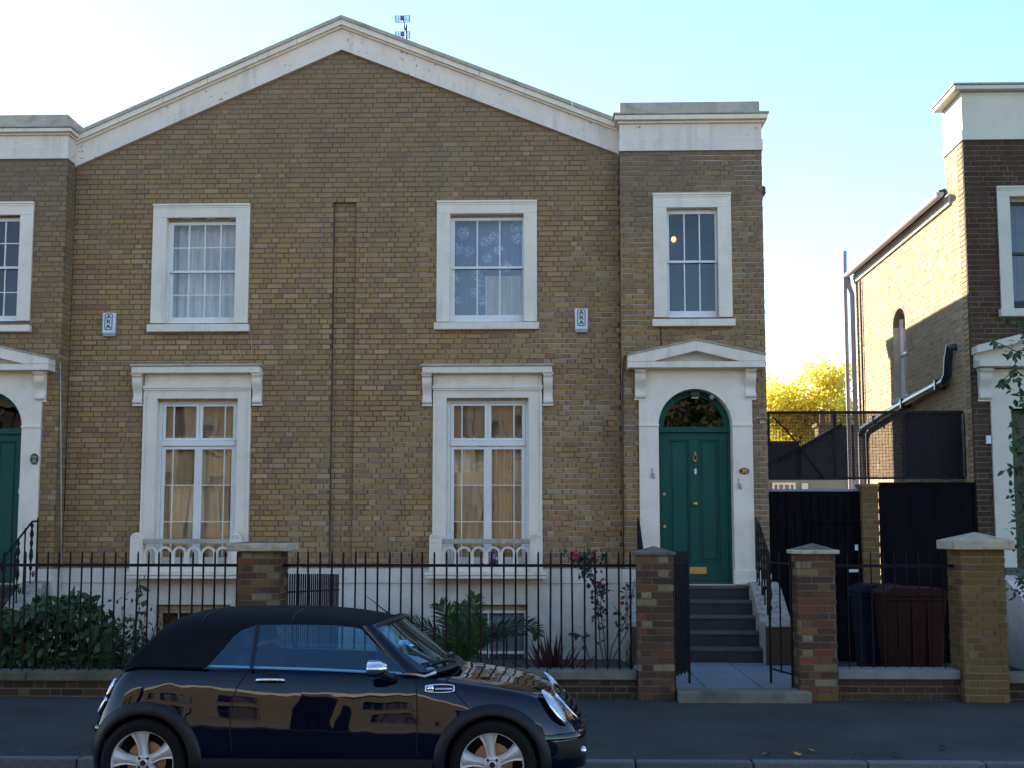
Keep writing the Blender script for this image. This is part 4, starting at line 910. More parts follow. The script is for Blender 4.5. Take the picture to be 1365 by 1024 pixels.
# dividing railing between the two front gardens, running back to the house
dv = thing('dividing_railing', 'closely spaced iron railing running from the broad pier back to the house', 'railings', (-2.99, 16.5, 0)); me = None
for k in range(28):
    y = 14.85 + k * .135; zt = 1.33 - .0
    if me is None: o = MB().tube([(0, 0, -.03), (0, 0, zt)], .010, 6).build('railing_bar', M['iron'], None); me = o.data; o.parent = dv
    else: o = bpy.data.objects.new('railing_bar', me); C.objects.link(o); o.parent = dv
    o.location = (0, y - 16.5, -.12 * (k / 27))
MB().prism([(14.75, 1.12), (18.6, .98), (18.6, 1.0), (14.75, 1.14)], -2.995, -2.985, 'x').build('rail', M['iron'], dv); MB().prism([(14.75, .1), (18.6, .08), (18.6, .1), (14.75, .12)], -2.995, -2.985, 'x').build('rail', M['iron'], dv)
# gate leaves
def gate(hx, hy, dx, dy, n, lab, zlo=.13, extra=True):
    g = thing('gate_leaf', lab, 'gate', (hx, hy, zlo), 'leaves of the open iron gate'); zt, zr = P(740, 735, hy)[1], P(740, 752, hy)[1]; zl = P(740, 898, hy)[1]
    L_ = math.hypot(dx, dy)
    for k in range(n):
        f_ = k / (n - 1); x, y = hx + dx * f_, hy + dy * f_; e = k in (0, n - 1)
        MB().tube([(x, y, zlo if e else zl - .02 - (0 if k % 2 else .02)), (x, y, zt - .03), (x, y, zt)], [.014 if e else .0095] * 2 + [.005], 8).build('gate_bar', M['black'], g, smooth=True)
    for z in (zr, zl): MB().tube([(hx, hy, z), (hx + dx, hy + dy, z)], .012, 6).build('gate_rail', M['black'], g)
    return g
gate(p1[2] + .02, 14.46, .215, .60, 10, 'left leaf of the open iron gate, folded back beside the dark-capped pier')
gate(p2[1] - .03, 14.46, -.13, .62, 3, 'right leaf of the open iron gate, folded back beside the pale-capped pier')

# ------------------------------------------------------------------ fittings on the facade
for u, v, lb in ((144.8, 431, 'white alarm box marked ARA between the left bay and the pale-curtained window'), (775, 425.5, 'white alarm box marked ARA between the lace-hung window and the right bay')):
    x_, z_ = P(u, v, YM - .07); ab = thing('alarm_box', lb, 'alarm box', (x_, YM, z_), 'alarm boxes on the brick front')
    MB().prism([(x_ - .092, z_ - .155), (x_ + .092, z_ - .155), (x_ + .098, z_ + .155), (x_ - .098, z_ + .155)], YM - .075, YM + .002).build('cover', M['plastic_white'], ab, bevel=.016)
    mb = MB(); a, b, c, d = x_ - .052, x_ + .052, z_ - .095, z_ + .135
    pts = []
    for (qx, qz, s0) in ((b - .02, d - .02, 0), (a + .02, d - .02, 90), (a + .02, c + .02, 180), (b - .02, c + .02, 270)):
        for t_ in range(0, 91, 30): pts.append((qx + .02 * math.cos(R(s0 + t_)), YM - .0765, qz + .02 * math.sin(R(s0 + t_))))
    mb.tube(pts + [pts[0]], .0055, 6); mb.build('printed_border', M['ink'], ab)
    for k, ch in enumerate('ARA'): lettering(ch, .082, (x_, YM - .077, z_ + .092 - k * .072), M['ink'], ab, .001, 1.25)
    MB().box(x_ - .09, x_ + .09, YM - .062, YM + .002, z_ - .19, z_ - .156).build('base', mat('grey_base', (.35, .38, .38), .5), ab, bevel=.01)
def cable(px, r, m, lab, Y0=YM - .012):
    o = MB().tube([(*[P(u, v, y)[0]], y, P(u, v, y)[1]) for u, v, y in px], r, 6).build('cable', m, None, smooth='all'); tag(o, lab, 'cable'); return o
wc = mat('pale_cable', (.42, .38, .34), .6)
cable([(92, 482.6, YM - .012), (150, 482.4, YM - .012), (240, 482.2, YM - .014), (335.5, 482, YM - .012), (335.3, 462, YM - .012), (334.5, 446, YM - .03)], .005, wc, 'thin pale cable running along the brickwork above the left tall window')
cable([(323, 443, YM - .02), (320, 452, YM - .012), (318, 463, YM - .012), (320, 472, YM - .012), (324, 480, YM - .012)], .005, wc, 'short loose loop of pale cable under the pale-curtained window')
cable([(80.5, 483, YB - .01), (81, 560, YB - .012), (81.5, 640, YB - .012), (82, 757, YB - .012)], .008, wc, 'pale cable down the edge of the left bay')
cable([(91.5, 487, YM - .012), (90.5, 510, YM - .015), (88.5, 600, YM - .012), (86, 680, YM - .012)], .006, M['ink'], 'black cable in the corner beside the left bay')
cable([(837, 470, YB - .01), (831.5, 478, YB - .012), (830, 500, YB - .012), (830.5, 600, YB - .012), (831.5, 757, YB - .012)], .009, M['ink'], 'black cable down the left edge of the right bay')
cable([(880.5, 435, YB - .01), (881, 450, YB - .01), (881.5, 462, YB - .01)], .006, M['ink'], 'short black cable between the narrow upper window and the pediment')
x_, z_ = P(1017, 563, YB - .02); o = MB().box(x_ - .045, x_ + .04, YB - .035, YB - .004, z_ - .02, z_ + .02).build('junction_box', M['stone_light'], None, bevel=.005); tag(o, 'small pale junction box on brickwork right of the arch', 'junction box')
cable([(1004, 560, YB - .05), (1008, 557, YB - .02), (1016, 556.5, YB - .015), (1024, 558, YB - .012)], .006, wc, 'short pale cable above the junction box beside the arch')
# television aerial behind the gable
YE = 21.5; A_ = lambda u, v: (P(u, v, YE)[0], YE, P(u, v, YE)[1])
ae = thing('tv_aerial', 'grey grid television aerial showing above the right slope of the gable', 'aerial', A_(541.5, 60))
am = mat('aerial_metal', (.30, .34, .40), .4, .6); dk = mat('aerial_dark', (.10, .10, .12), .5)
MB().tube([A_(541.5, 150), A_(541.6, 33)], .016, 8).build('mast', dk, ae); MB().tube([A_(541.5, 41.5), A_(539.5, 40), A_(538.5, 30), A_(536.8, 25)], .012, 8).build('arm', dk, ae, smooth=True)
for v0, v1, sk in ((20.8, 29.6, 0), (42, 51.5, .3)):
    mb = MB()
    for k in range(6): v = v0 + (v1 - v0) * k / 5; mb.tube([A_(527.2 + sk, v + .7), A_(546 + sk, v)], .0055, 5)
    mb.tube([A_(527 + sk, v0), A_(527.6 + sk, v1)], .011, 6); mb.tube([A_(545.7 + sk, v0 - .6), A_(546 + sk, v1 - .6)], .011, 6); mb.tube([A_(531 + sk, v0), A_(531 + sk, v1)], .005, 5); mb.tube([A_(541 + sk, v0), A_(541 + sk, v1)], .005, 5); mb.build('reflector_grid', am, ae)
    c = A_(536.6 + sk, (v0 + v1) / 2); MB().box(c[0] - .03, c[0] + .03, YE - .06, YE - .02, c[2] - .035, c[2] + .035).build('dipole_box', dk, ae)
# faces of narrow cables etc. done

# ------------------------------------------------------------------ house on the right
Y2 = 18.65; X2 = (PX(1287, 190, Y2) + PX(1299, 700, Y2)) / 2
H2 = thing('brick_house', 'dark sooty brick house with cream trim and sunlit side wall at the right edge', 'house', (X2 + 2, Y2, 0))
X2e = X2 + 4.6; Y2R = 25.6; Y2P = 19.2
z2 = lambda v: PZ(v, Y2, 1300)
ZE2 = P(1268, 256, Y2P)[1]
SW = (22.05, 22.85); SWZ = (P(1200, 530, 22.4)[1], P(1200, 410, 22.4)[1])
w2x0, w2x1 = PX(1347, 330, Y2), PX(1347, 330, Y2) + .75; w2z0, w2z1 = P(1350, 412, Y2)[1], P(1350, 262, Y2)[1]
d2x0 = PX(1350, 640, Y2); d2x1 = d2x0 + 1.05; d2z0, d2z1 = DZ0, P(1350, 545, Y2)[1]
mb = MB(); wall_cells(mb, X2 + .008, X2e, -.4, lambda x: z2(187), [(w2x0, w2x1, w2z0, w2z1), (d2x0, d2x1, d2z0, d2z1)], Y2 + .008, Y2 + .3)
mb.build('front_wall', M['mortar_dark'], H2)
mb = MB(); 
for a, b, c, d in ((Y2 + .301, SW[0], -.4, ZE2), (SW[1], Y2R, -.4, ZE2), (SW[0], SW[1], -.4, SWZ[0]), (SW[0], SW[1], SWZ[1], ZE2)): mb.box(X2 + .003, X2 + .3, a, b, c, d)
mb.box(X2 + .003, X2 + .3, Y2 + .301, Y2P + .35, ZE2, z2(187)); mb.box(X2 + .3, X2e, Y2R - .3, Y2R, -.4, ZE2); mb.box(X2 + .3, X2e, Y2P + .05, Y2P + .35, ZE2, z2(187)); mb.build('side_wall', M['mortar_side'], H2)
mb = MB(); mb.box(X2 + .8, X2e, Y2 + 1.9, Y2 + 2.0, -.4, 6); mb.box(X2 + .8, X2 + .9, Y2 + .31, Y2R - .31, -.4, ZE2); mb.build('inner_wall', M['dark'], H2)
MB().prism([(X2 - .10, ZE2 + .02), (X2e, ZE2 + 1.2), (X2e, ZE2 + 1.3), (X2 - .10, ZE2 + .12)], Y2P + .36, Y2R + .12).build('roof', M['lead'], H2)
fr = brick_layout(X2, X2e, -.1, z2(187), [(w2x0, w2x1, w2z0, w2z1), (d2x0, d2x1, d2z0, d2z1)])
fr = [r for r in fr if r[0] < X2 + 1.3]
fs = set(sorted([r for r in fr if r[1] - r[0] > .2 and r[2] > .9], key=lambda r: (r[0] + r[1]) ** 2 / 4 + ((r[2] + r[3]) / 2 - 1.81) ** 2)[:180])
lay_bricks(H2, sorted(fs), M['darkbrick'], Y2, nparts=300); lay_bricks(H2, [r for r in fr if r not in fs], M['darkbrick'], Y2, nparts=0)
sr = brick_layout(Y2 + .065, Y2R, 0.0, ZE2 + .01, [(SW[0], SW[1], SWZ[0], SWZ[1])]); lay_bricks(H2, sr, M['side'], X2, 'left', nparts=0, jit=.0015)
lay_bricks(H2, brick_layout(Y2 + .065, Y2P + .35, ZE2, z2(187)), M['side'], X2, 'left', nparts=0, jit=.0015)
MB().box(X2 - .02, X2e, Y2 - .035, Y2P + .37, z2(187), z2(174)).build('frieze_band', M['stucco_cream'], H2); MB().box(X2 - .004, X2e, Y2 - .015, Y2P + .36, z2(173.6), z2(123.5)).build('frieze', M['stucco_cream'], H2)
MB().box(X2 - .13, X2e, Y2 - .14, Y2P + .40, z2(123), z2(117.5)).build('cornice_slab', M['stucco_cream'], H2, bevel=.01); MB().box(X2 - .15, X2e, Y2 - .16, Y2P + .42, z2(117.2), z2(114.5)).build('cornice_slab', M['stucco_old'], H2, bevel=.01)
# eaves, gutter and pipes on the side wall
MB().box(X2 - .035, X2, Y2P + .1, Y2R, ZE2 - .16, ZE2 - .0).build('fascia_board', M['stucco_cream'], H2)
mb = MB()
for k in range(8): pass
mb.prism([(X2 - .15 + .058 * math.cos(R(a)), ZE2 + .02 + .07 * math.sin(R(a))) for a in range(180, 361, 20)] + [(X2 - .10, ZE2 + .03), (X2 - .20, ZE2 + .03)], Y2P + .12, Y2R + .1); mb.build('gutter', M['grey_pipe'], H2)
for k in range(0): MB().box(X2 - .198, X2 - .09, Y2P + .5 + k * .95, Y2P + .56 + k * .95, ZE2 - .06, ZE2 + .022).build('gutter_bracket', M['grey_pipe'], H2)
xg = X2 - .13
MB().tube([(xg, Y2R + .02, ZE2 - .04), (xg + .02, Y2R + .02, ZE2 - .2), (X2 - .07, Y2R - .05, ZE2 - .38), (X2 - .07, Y2R - .05, -.2)], .045, 10).build('downpipe', M['grey_pipe'], H2, smooth=True)
MB().tube([(X2 - .18, Y2R + .05, -.2), (X2 - .18, Y2R + .05, ZE2 + .0), (X2 - .17, Y2R + .05, P(1130, 334, Y2R)[1])], .04, 10).build('vent_pipe', M['grey_pipe'], H2, smooth=True)
MB().tube([(X2 - .03, Y2R - .55, ZE2 - .2), (X2 - .03, Y2R - .55, -.2)], .02, 8).build('narrow_pipe', M['black_pipe'], H2)
def on_side(u, v, off=.0):
    """point on the side wall seen at a picture position"""
    lo, hi = 15.0, 40.0
    for _ in range(40):
        m_ = (lo + hi) / 2
        if PX(u, v, m_) < X2 - off: lo = m_
        else: hi = m_
    return (X2 - off, m_, P(u, v, m_)[1])
q = [on_side(*a, .09) for a in ((1266, 463), (1264, 478), (1263, 500), (1259, 509), (1248, 514), (1215, 532), (1180, 552), (1151, 571), (1148, 580))]
MB().tube([(X2 + .02, q[0][1], q[0][2])] + q, .062, 12).build('soil_pipe', M['black_pipe'], H2, smooth=True)
MB().tube([(q[-1][0], q[-1][1], q[-1][2] + .05), (q[-1][0], q[-1][1] + .02, q[-1][2] - .2), (q[-1][0], q[-1][1], -.2)], .06, 12).build('soil_pipe', M['grey_pipe'], H2, smooth=True)
for a in ((1252, 513), (1206, 538), (1168, 560)):
    p_ = on_side(*a, .09); MB().box(p_[0] - .075, p_[0] + .09, p_[1] - .03, p_[1] + .03, p_[2] - .08, p_[2] + .08).build('pipe_collar', M['black_pipe'], H2, bevel=.01)
# arched side window
mb = MB(); frame_rect(mb, SW[0], SW[1], SWZ[0], SWZ[1], .06, .06, .06, .06, 0, .05); mb.v = [(X2 + .10 + v[1], v[0], v[2]) for v in mb.v]
sw = mb.build('window', M['paint'], H2); sw['label'] = 'tall narrow window in the sunlit side wall'
MB().add([(X2 + .13, SW[0], SWZ[0]), (X2 + .13, SW[1], SWZ[0]), (X2 + .13, SW[1], SWZ[1]), (X2 + .13, SW[0], SWZ[1])], [(0, 1, 2, 3)]).build('pane', M['glass_flat'], sw)
MB().box(X2 - .06, X2 + .10, SW[0] - .03, SW[1] + .03, SWZ[0] - .07, SWZ[0] - .002).build('sill', M['stucco_cream'], sw); MB().box(X2 + .09, X2 + .16, SW[0], SW[1], (SWZ[0] + SWZ[1]) / 2 - .02, (SWZ[0] + SWZ[1]) / 2 + .02).build('glazing_bar', M['paint'], sw)
mb = MB()
for k in range(10):   # brick arch filling the head corners
    t0, t1 = math.pi * k / 10, math.pi * (k + 1) / 10; ym, rr_ = (SW[0] + SW[1]) / 2, (SW[1] - SW[0]) / 2
    mb.prism([(ym + rr_ * math.cos(t0), SWZ[1] - .28 + .27 * math.sin(t0)), (ym + rr_ * math.cos(t1), SWZ[1] - .28 + .27 * math.sin(t1)), (ym + rr_ * math.cos(t1), SWZ[1] + .01), (ym + rr_ * math.cos(t0), SWZ[1] + .01)], X2 + .002, X2 + .3, 'x')
mb.build('arch_head', M['mortar'], sw)
# front window, entrance
mb = MB(); architrave(mb, (w2x0, w2x1, w2z0, w2z1), Y2, PX(1348, 330, Y2) - PX(1332, 330, Y2), P(1340, 249, Y2)[1] - w2z1 - .03)
f2 = mb.build('window', M['stucco_cream'], H2); f2['label'] = 'upper front window with dark sash bars at the right edge'
MB().box(w2x0 - .2, w2x1 + .2, Y2 - .1, Y2 + .1, P(1340, 423, Y2)[1], P(1340, 412.5, Y2)[1]).build('sill', M['stucco_cream'], f2, bevel=.01)
mb = MB(); zm = (w2z0 + w2z1) / 2 + .0; frame_rect(mb, w2x0 + .005, w2x1 - .005, w2z0, w2z1 - .06, .03, .03, .13, .04, Y2 + .1, Y2 + .15); mb.box(w2x0 + .03, w2x1 - .03, Y2 + .09, Y2 + .14, zm - .02, zm + .02); mb.build('sash', M['ink'], f2)
MB().box(w2x0 + .005, w2x1 - .005, Y2 + .08, Y2 + .15, w2z1 - .06, w2z1 - .003).build('head_board', M['oldpaint'], f2)
pane_grid(f2, [w2x0 + .035, w2x1 - .035], [w2z0 + .13, zm - .02], Y2 + .13, gl=M['glass_flat']); pane_grid(f2, [w2x0 + .035, w2x1 - .035], [zm + .02, w2z1 - .10], Y2 + .12, gl=M['glass_flat'])
curtain(f2, w2x0, w2x1, w2z0, w2z1, Y2 + .35, M['blue_blind'], .01, .3, name='blind')  # same painted sky-blue sheet behind these panes
xa = PX(1303, 470, Y2 - .2); zz = lambda v: P(1320, v, Y2 - .2)[1]
mb = MB(); mb.box(PX(1322, 600, Y2), d2x0, Y2 - .045, Y2 + .25, zz(757), zz(490)); mb.box(d2x0, d2x1, Y2 - .045, Y2 + .25, d2z1, zz(490)); mb.box(d2x1, d2x1 + .3, Y2 - .045, Y2 + .25, zz(757), zz(490))
ds = mb.build('door_surround', M['stucco_cream'], H2)
MB().box(xa, xa + 2.1, Y2 - .26, Y2 + .02, zz(489), zz(480)).build('pediment_cornice', M['stucco_cream'], ds, bevel=.006)
MB().prism([(xa, zz(479.6)), (xa + 2.1, zz(479.6)), (xa + 2.1, zz(470)), (xa + 1.05, zz(440)), (xa, zz(466))], Y2 - .10, Y2 + .02).build('tympanum', M['stucco_cream'], ds)
MB().prism([(xa - .02, zz(471)), (xa + 1.05, zz(446)), (xa + 1.05, zz(435)), (xa - .02, zz(461))], Y2 - .28, Y2 + .02).build('raking_cornice', M['stucco_cream'], ds)
console(ds, PX(1306, 510, Y2 - .1), PX(1322, 510, Y2 - .1), zz(490), zz(531), Y2, M['stucco_cream'], .17)
MB().box(d2x0, d2x1, Y2 + .2, Y2 + .26, d2z0, d2z1).build('door', mat('brown_door', (.035, .018, .01), .4), H2)
o = MB().box(PX(1313.5, 585, Y2), PX(1320, 585, Y2), Y2 - .05, Y2, P(1315, 592, Y2)[1], P(1315, 581, Y2)[1]).build('bell_box', M['plastic_white'], None, bevel=.006); tag(o, 'small white bell box on the sooty brick beside the cream pilaster', 'bell box')
mb = MB().prism([(16.6, -.1), (Y2 - .05, -.1), (Y2 - .05, 1.2), (18.2, 1.15), (17.2, .75), (16.6, .15)], X2 + .22, X2 + .46, 'x'); o = mb.build('stair_cheek', M['plinth'], H2)
MB().box(X2 + .35, X2e, Y2 - .05, Y2 + .006, -.4, P(1345, 757, Y2)[1]).build('plinth', mat('dark_plinth', (.10, .09, .08), .9), H2)
rw = low_wall(p3[2] + .005, p3[2] + 2.5, ZC - .02, M['wall_red'], 'low brick wall continuing right of the broad yellow pier', M['stone'], 2)

# ------------------------------------------------------------------ side passage: gate, fence, mesh
Yg = 18.75
zt = P(1090, 655.5, Yg)[1]; ga, gb = XB1 + .02, PX(1150, 760, Yg)
M['slate_wall'] = mat('dark_slate_wall', (.028, .027, .034), .9, var=.3, scale=5, bump=.01, bscale=15)
g = thing('side_gate', 'black boarded gate closing the passage beside the right bay', 'gate', ((ga + gb) / 2, Yg, 0)); n = 11
MB().box(ga, gb, Yg + .031, Yg + .04, -.03, zt).build('back_sheet', M['blackboard'], g)
for k in range(n):
    a = ga + (gb - ga) * k / n; MB().box(a + .002, a + (gb - ga) / n - .004, Yg + rnd.uniform(-.003, .003), Yg + .03, -.03, zt).build('board', M['blackboard'], g, bevel=.003)
MB().box(ga, gb, Yg - .02, Yg + .05, zt + .001, zt + .035).build('top_rail', mat('blue_grey_lead', (.16, .20, .28), .4), g, bevel=.006)  # blue reflection along the gate top, put into the rail's colour
mb = MB(); a, b = PX(1077, 800, Yg), gb - .03; frame_rect(mb, a, b, -.02, P(1100, 694, Yg)[1], .03, .03, .03, .03, Yg - .03, Yg - .002); mb.build('wicket_frame', M['blackboard'], g)
x_, z_ = P(1142, 730, Yg - .03); MB().box(x_ - .022, x_ + .022, Yg - .035, Yg - .002, z_ - .04, z_ + .04).build('latch', M['white_metal'], g, bevel=.004)
x_, z_ = P(1139, 761, Yg - .03); MB().box(x_ - .07, x_ + .07, Yg - .02, Yg - .002, z_ - .02, z_ + .02).build('letter_slot', M['white_metal'], g, bevel=.003)
pa_, pb_ = PX(1151.5, 760, 18.6), PX(1174.5, 760, 18.6); zpt = P(1160, 649, 18.6)[1]
sp = thing('brick_post', 'slim yellow brick post between the black gate and the black panel', 'pier', ((pa_ + pb_) / 2, 18.7, 0)); MB().box(pa_ + .008, pb_ - .008, 18.608, 18.95, -.1, zpt).build('core', M['mortar'], sp)
lay_bricks(sp, brick_layout(pa_, pb_, 0, zpt), M['yellow'], 18.6, depth=.1); MB().box(pa_ - .01, pb_ + .01, 18.59, 18.96, zpt, zpt + .04).build('cap', M['red'], sp, bevel=.005)
bp = thing('black_panel', 'large plain black hoarding panel behind the wheelie bins', 'fence panel', ((pb_ + X2) / 2, 18.62, 0))
MB().box(pb_ + .01, X2 - .01, 18.62, 18.66, -.05, P(1230, 643, 18.62)[1]).build('sheet', M['blackboard'], bp); mb = MB(); frame_rect(mb, pb_ + .01, X2 - .01, -.05, P(1230, 643, 18.62)[1], .04, .04, .04, .03, 18.60, 18.619); mb.build('frame', M['blackboard'], bp)
YMf = 19.05; zf0, zf1 = P(1150, 639, YMf)[1], P(1150, 548, YMf)[1]; xf0, xf1 = XB1 + .01, X2 - .02
ms = thing('mesh_screen', 'black wire mesh screen above the passage gate', 'fence', ((xf0 + xf1) / 2, YMf, zf0))
mb = MB(); mb.box(xf0, xf1, YMf - .02, YMf + .02, zf1 - .04, zf1); mb.box(xf0, xf1, YMf - .015, YMf + .015, zf0, zf0 + .03); mb.build('frame_rail', M['black'], ms)
for u in (1024.5, 1113.3, 1205, 1295.5): x_ = PX(u, 600, YMf); MB().box(max(xf0, x_ - .02), min(xf1, x_ + .02), YMf - .019, YMf + .019, zf0 + .031, zf1 - .041).build('frame_post', M['black'], ms)
mb = MB(); s_ = .045; k = 0; Wd, Hd = xf1 - xf0, zf1 - zf0
xx = xf0 + s_
while xx < xf1: mb.box(xx - .0022, xx + .0022, YMf - .002, YMf + .002, zf0, zf1); xx += s_
z_ = zf0 + s_
while z_ < zf1: mb.box(xf0, xf1, YMf - .0045, YMf - .0022, z_ - .0022, z_ + .0022); z_ += s_
o = mb.build('wire_mesh', M['black'], ms); o['kind'] = 'stuff'
def mat_net(name, col, cover):
    m, t, p = newmat(name); out = t.nodes['Material Output']; tr = nd(t, 'ShaderNodeBsdfTransparent'); mx = nd(t, 'ShaderNodeMixShader', ins={0: cover})
    p.inputs['Base Color'].default_value = col + (1,); p.inputs['Roughness'].default_value = .9; L(t, tr.outputs[0], mx.inputs[1]); L(t, p.outputs[0], mx.inputs[2]); L(t, mx.outputs[0], out.inputs[0]); return m
M['net'] = mat_net('shade_netting', (.012, .012, .016), .78); M['net_thin'] = mat_net('thin_netting', (.012, .012, .018), .38)
MB().box(xf0 + .02, PX(1205, 600, YMf) - .02, YMf + .022, YMf + .025, zf0 + .03, zf1 - .04).build('thin_net', M['net_thin'], ms)
MB().box(PX(1205, 600, YMf) + .02, xf1 - .02, YMf + .022, YMf + .025, zf0 + .03, zf1 - .04).build('shade_net', M['net'], ms)
cable([(1030, 556, YMf - .03), (1050, 575, YMf - .03), (1072, 604, YMf - .03), (1098, 638, YMf - .03)], .012, M['black'], 'dark brace wire slanting across the mesh screen')
# buildings behind the passage
Yb = 31.0
bb = thing('garden_building', 'dark brick outbuilding with gable seen through the mesh screen', 'building', (PX(1090, 640, Yb), Yb, 0))
bxm = PX(1112, 600, Yb); bx0, bx1 = PX(1010, 600, Yb) - 3, PX(1152, 600, Yb) + 4
zA = P(1060, 588, Yb)[1]; zB = P(1112, 571, Yb)[1]
MB().box(bx0, bxm - .8, Yb, Yb + .3, -.4, zA).build('wall', M['slate_wall'], bb)
MB().prism([(bxm - .8, -.4), (bx1, -.4), (bx1, zB - .1), (bxm + .3, zB + .05), (bxm, zB), (bxm - .8, zA - .25)], Yb - .2, Yb + .3).build('gable', M['slate_wall'], bb)
MB().prism([(bxm - 1.3, P(1060, 612, Yb)[1] - .08), (bxm + .1, zB - .02), (bxm + .1, zB + .09), (bxm - 1.3, P(1060, 612, Yb)[1])], Yb - .45, Yb + .3).build('barge_board', M['blackboard'], bb)
ws = MB().box(bx0, bx1, Yb - .40, Yb - .46, -.4, P(1080, 641, Yb)[1]).build('lower_wall', mat('grey_render', (.22, .23, .20), .9, var=.3, scale=2, dirt=(.08, .10, .06), dirtamt=.6), bb)
x0_, z0_ = P(1029, 653.5, Yb - .47); x1_, z1_ = P(1060, 643.5, Yb - .47); mb = MB(); frame_rect(mb, x0_, x1_, z0_ - .3, z1_, .05, .05, .05, .05, Yb - .52, Yb - .461)
for k in range(1, 4): xx = x0_ + (x1_ - x0_) * k / 4; mb.box(xx - .02, xx + .02, Yb - .515, Yb - .461, z0_ - .3, z1_)
wn = mb.build('window', M['paint'], bb); MB().box(x0_, x1_, Yb - .475, Yb - .465, z0_ - .3, z1_).build('pane', mat('warm_pane', (.30, .16, .10), .2), wn)
x_, z_ = P(1073, 649, Yb - .5); MB().box(x_ - .07, x_ + .07, Yb - .5, Yb - .461, z_ - .1, z_ + .08).build('vent_cover', M['plastic_white'], bb)
cx_, cz_ = P(1103, 572, 33); ch = thing('chimney', 'lit brick chimney with tall clay pots behind the outbuilding', 'chimney', (cx_, 33, cz_ - .5))
MB().box(cx_ - .26, cx_ + .26, 32.8, 33.3, 0, cz_ + .05).build('stack', M['side'], ch); MB().box(cx_ - .31, cx_ + .31, 32.75, 33.35, cz_ + .051, cz_ + .13).build('cap', M['side'], ch)
for k, dx in enumerate((-.12, .13)): MB().lathe([(.075, 0), (.06, .28), (.085, .30), (.085, .36), (.055, .36)], 12, Matrix.Translation((cx_ + dx, 33, cz_ + .13))).build('chimney_pot', mat('clay_pot', (.32, .13, .07), .8), ch, smooth=True)
# bins
def bin_(x0, x1, y0, d, h, col, lab, rib):
    m = mat(lab.split()[0] + '_bin_plastic', col, .6, var=.15, scale=5, spec=.15); b = thing('wheelie_bin', lab, 'bin', ((x0 + x1) / 2, y0 + d / 2, 0), 'wheelie bins behind the low wall')
    xm, w_ = (x0 + x1) / 2, (x1 - x0) / 2; k = .82
    mb = MB(); v = [(xm - w_ * k, y0 + .04, .08), (xm + w_ * k, y0 + .04, .08), (xm + w_ * k, y0 + d - .06, .08), (xm - w_ * k, y0 + d - .06, .08), (xm - w_, y0, h - .12), (xm + w_, y0, h - .12), (xm + w_, y0 + d, h - .12), (xm - w_, y0 + d, h - .12)]
    mb.add(v, [(0, 3, 2, 1), (4, 5, 6, 7), (0, 1, 5, 4), (1, 2, 6, 5), (2, 3, 7, 6), (3, 0, 4, 7)]); mb.build('body', m, b, bevel=.02)
    MB().box(xm - w_ - .02, xm + w_ + .02, y0 - .02, y0 + d + .02, h - .155, h - .11).build('rim', m, b, bevel=.008)
    MB().prism([(xm - w_ - .03, h - .109), (xm + w_ + .03, h - .109), (xm + w_ + .03, h - .07), (xm + w_ * .8, h - .01), (xm - w_ * .7, h), (xm - w_ - .03, h - .06)], y0 - .03, y0 + d + .02).build('lid', m, b, bevel=.01)
    MB().tube([(xm + w_ + .03, y0 + .05, h - .12), (xm + w_ + .10, y0 + .05, h - .10), (xm + w_ + .10, y0 + d - .05, h - .10), (xm + w_ + .03, y0 + d - .05, h - .12)], .014, 8).build('handle', m, b, smooth=True)
    for yy_ in (y0 + .02, y0 + d - .06): MB().lathe([(0, -.03), (.09, -.03), (.1, -.02), (.1, .02), (.09, .03), (0, .03)], 20, Matrix.Translation((xm + w_ * k - .02, yy_, .08)) @ Matrix.Rotation(R(90), 4, 'X')).build('wheel', M['ink'], b, smooth=True)
    if rib:
        for q_ in (-.55, -.1, .4): MB().box(xm + w_ * q_ - .012, xm + w_ * q_ + .012, y0 - .008, y0 + .04, .2, h - .16).build('rib', m, b)
    return b
bx = lambda u, y: PX(u, 830, y)
bin_(bx(1180, 15.9), bx(1263, 15.9), 15.9, .58, P(1220, 783, 15.9)[1], (.032, .008, .006), 'red-brown wheelie bin behind the low wall, partly behind the yellow pier', True)
bin_(bx(1151, 16.4), bx(1151, 16.4) + .60, 16.55, .58, P(1160, 780, 16.4)[1], (.006, .010, .019), 'dark blue wheelie bin tucked behind the red-brown bin', False)
# ------------------------------------------------------------------ plants
def mat_leaf(name, a, b, rough=.5, trans=.25):
    m, t, p = newmat(name); out = t.nodes['Material Output']; g = nd(t, 'ShaderNodeNewGeometry'); oi = nd(t, 'ShaderNodeObjectInfo')
    ad = nd(t, 'ShaderNodeMath', operation='ADD'); L(t, g.outputs['Random Per Island'], ad.inputs[0]); L(t, oi.outputs['Random'], ad.inputs[1]); fr = nd(t, 'ShaderNodeMath', operation='FRACT'); L(t, ad.outputs[0], fr.inputs[0])
    c = ramp(t, fr.outputs[0], [(0, a), (1, b)]); L(t, c, p.inputs['Base Color']); p.inputs['Roughness'].default_value = rough
    tl = nd(t, 'ShaderNodeBsdfTranslucent'); L(t, c, tl.inputs[0]); mx = nd(t, 'ShaderNodeMixShader', ins={0: trans}); L(t, p.outputs[0], mx.inputs[1]); L(t, tl.outputs[0], mx.inputs[2]); L(t, mx.outputs[0], out.inputs[0]); return m
M['lf1'] = mat_leaf('shrub_leaf', (.018, .050, .012), (.050, .105, .022)); M['lf2'] = mat_leaf('thin_plant_leaf', (.022, .048, .016), (.05, .085, .03)); M['palm'] = mat_leaf('palm_leaflet', (.022, .062, .014), (.055, .13, .022))
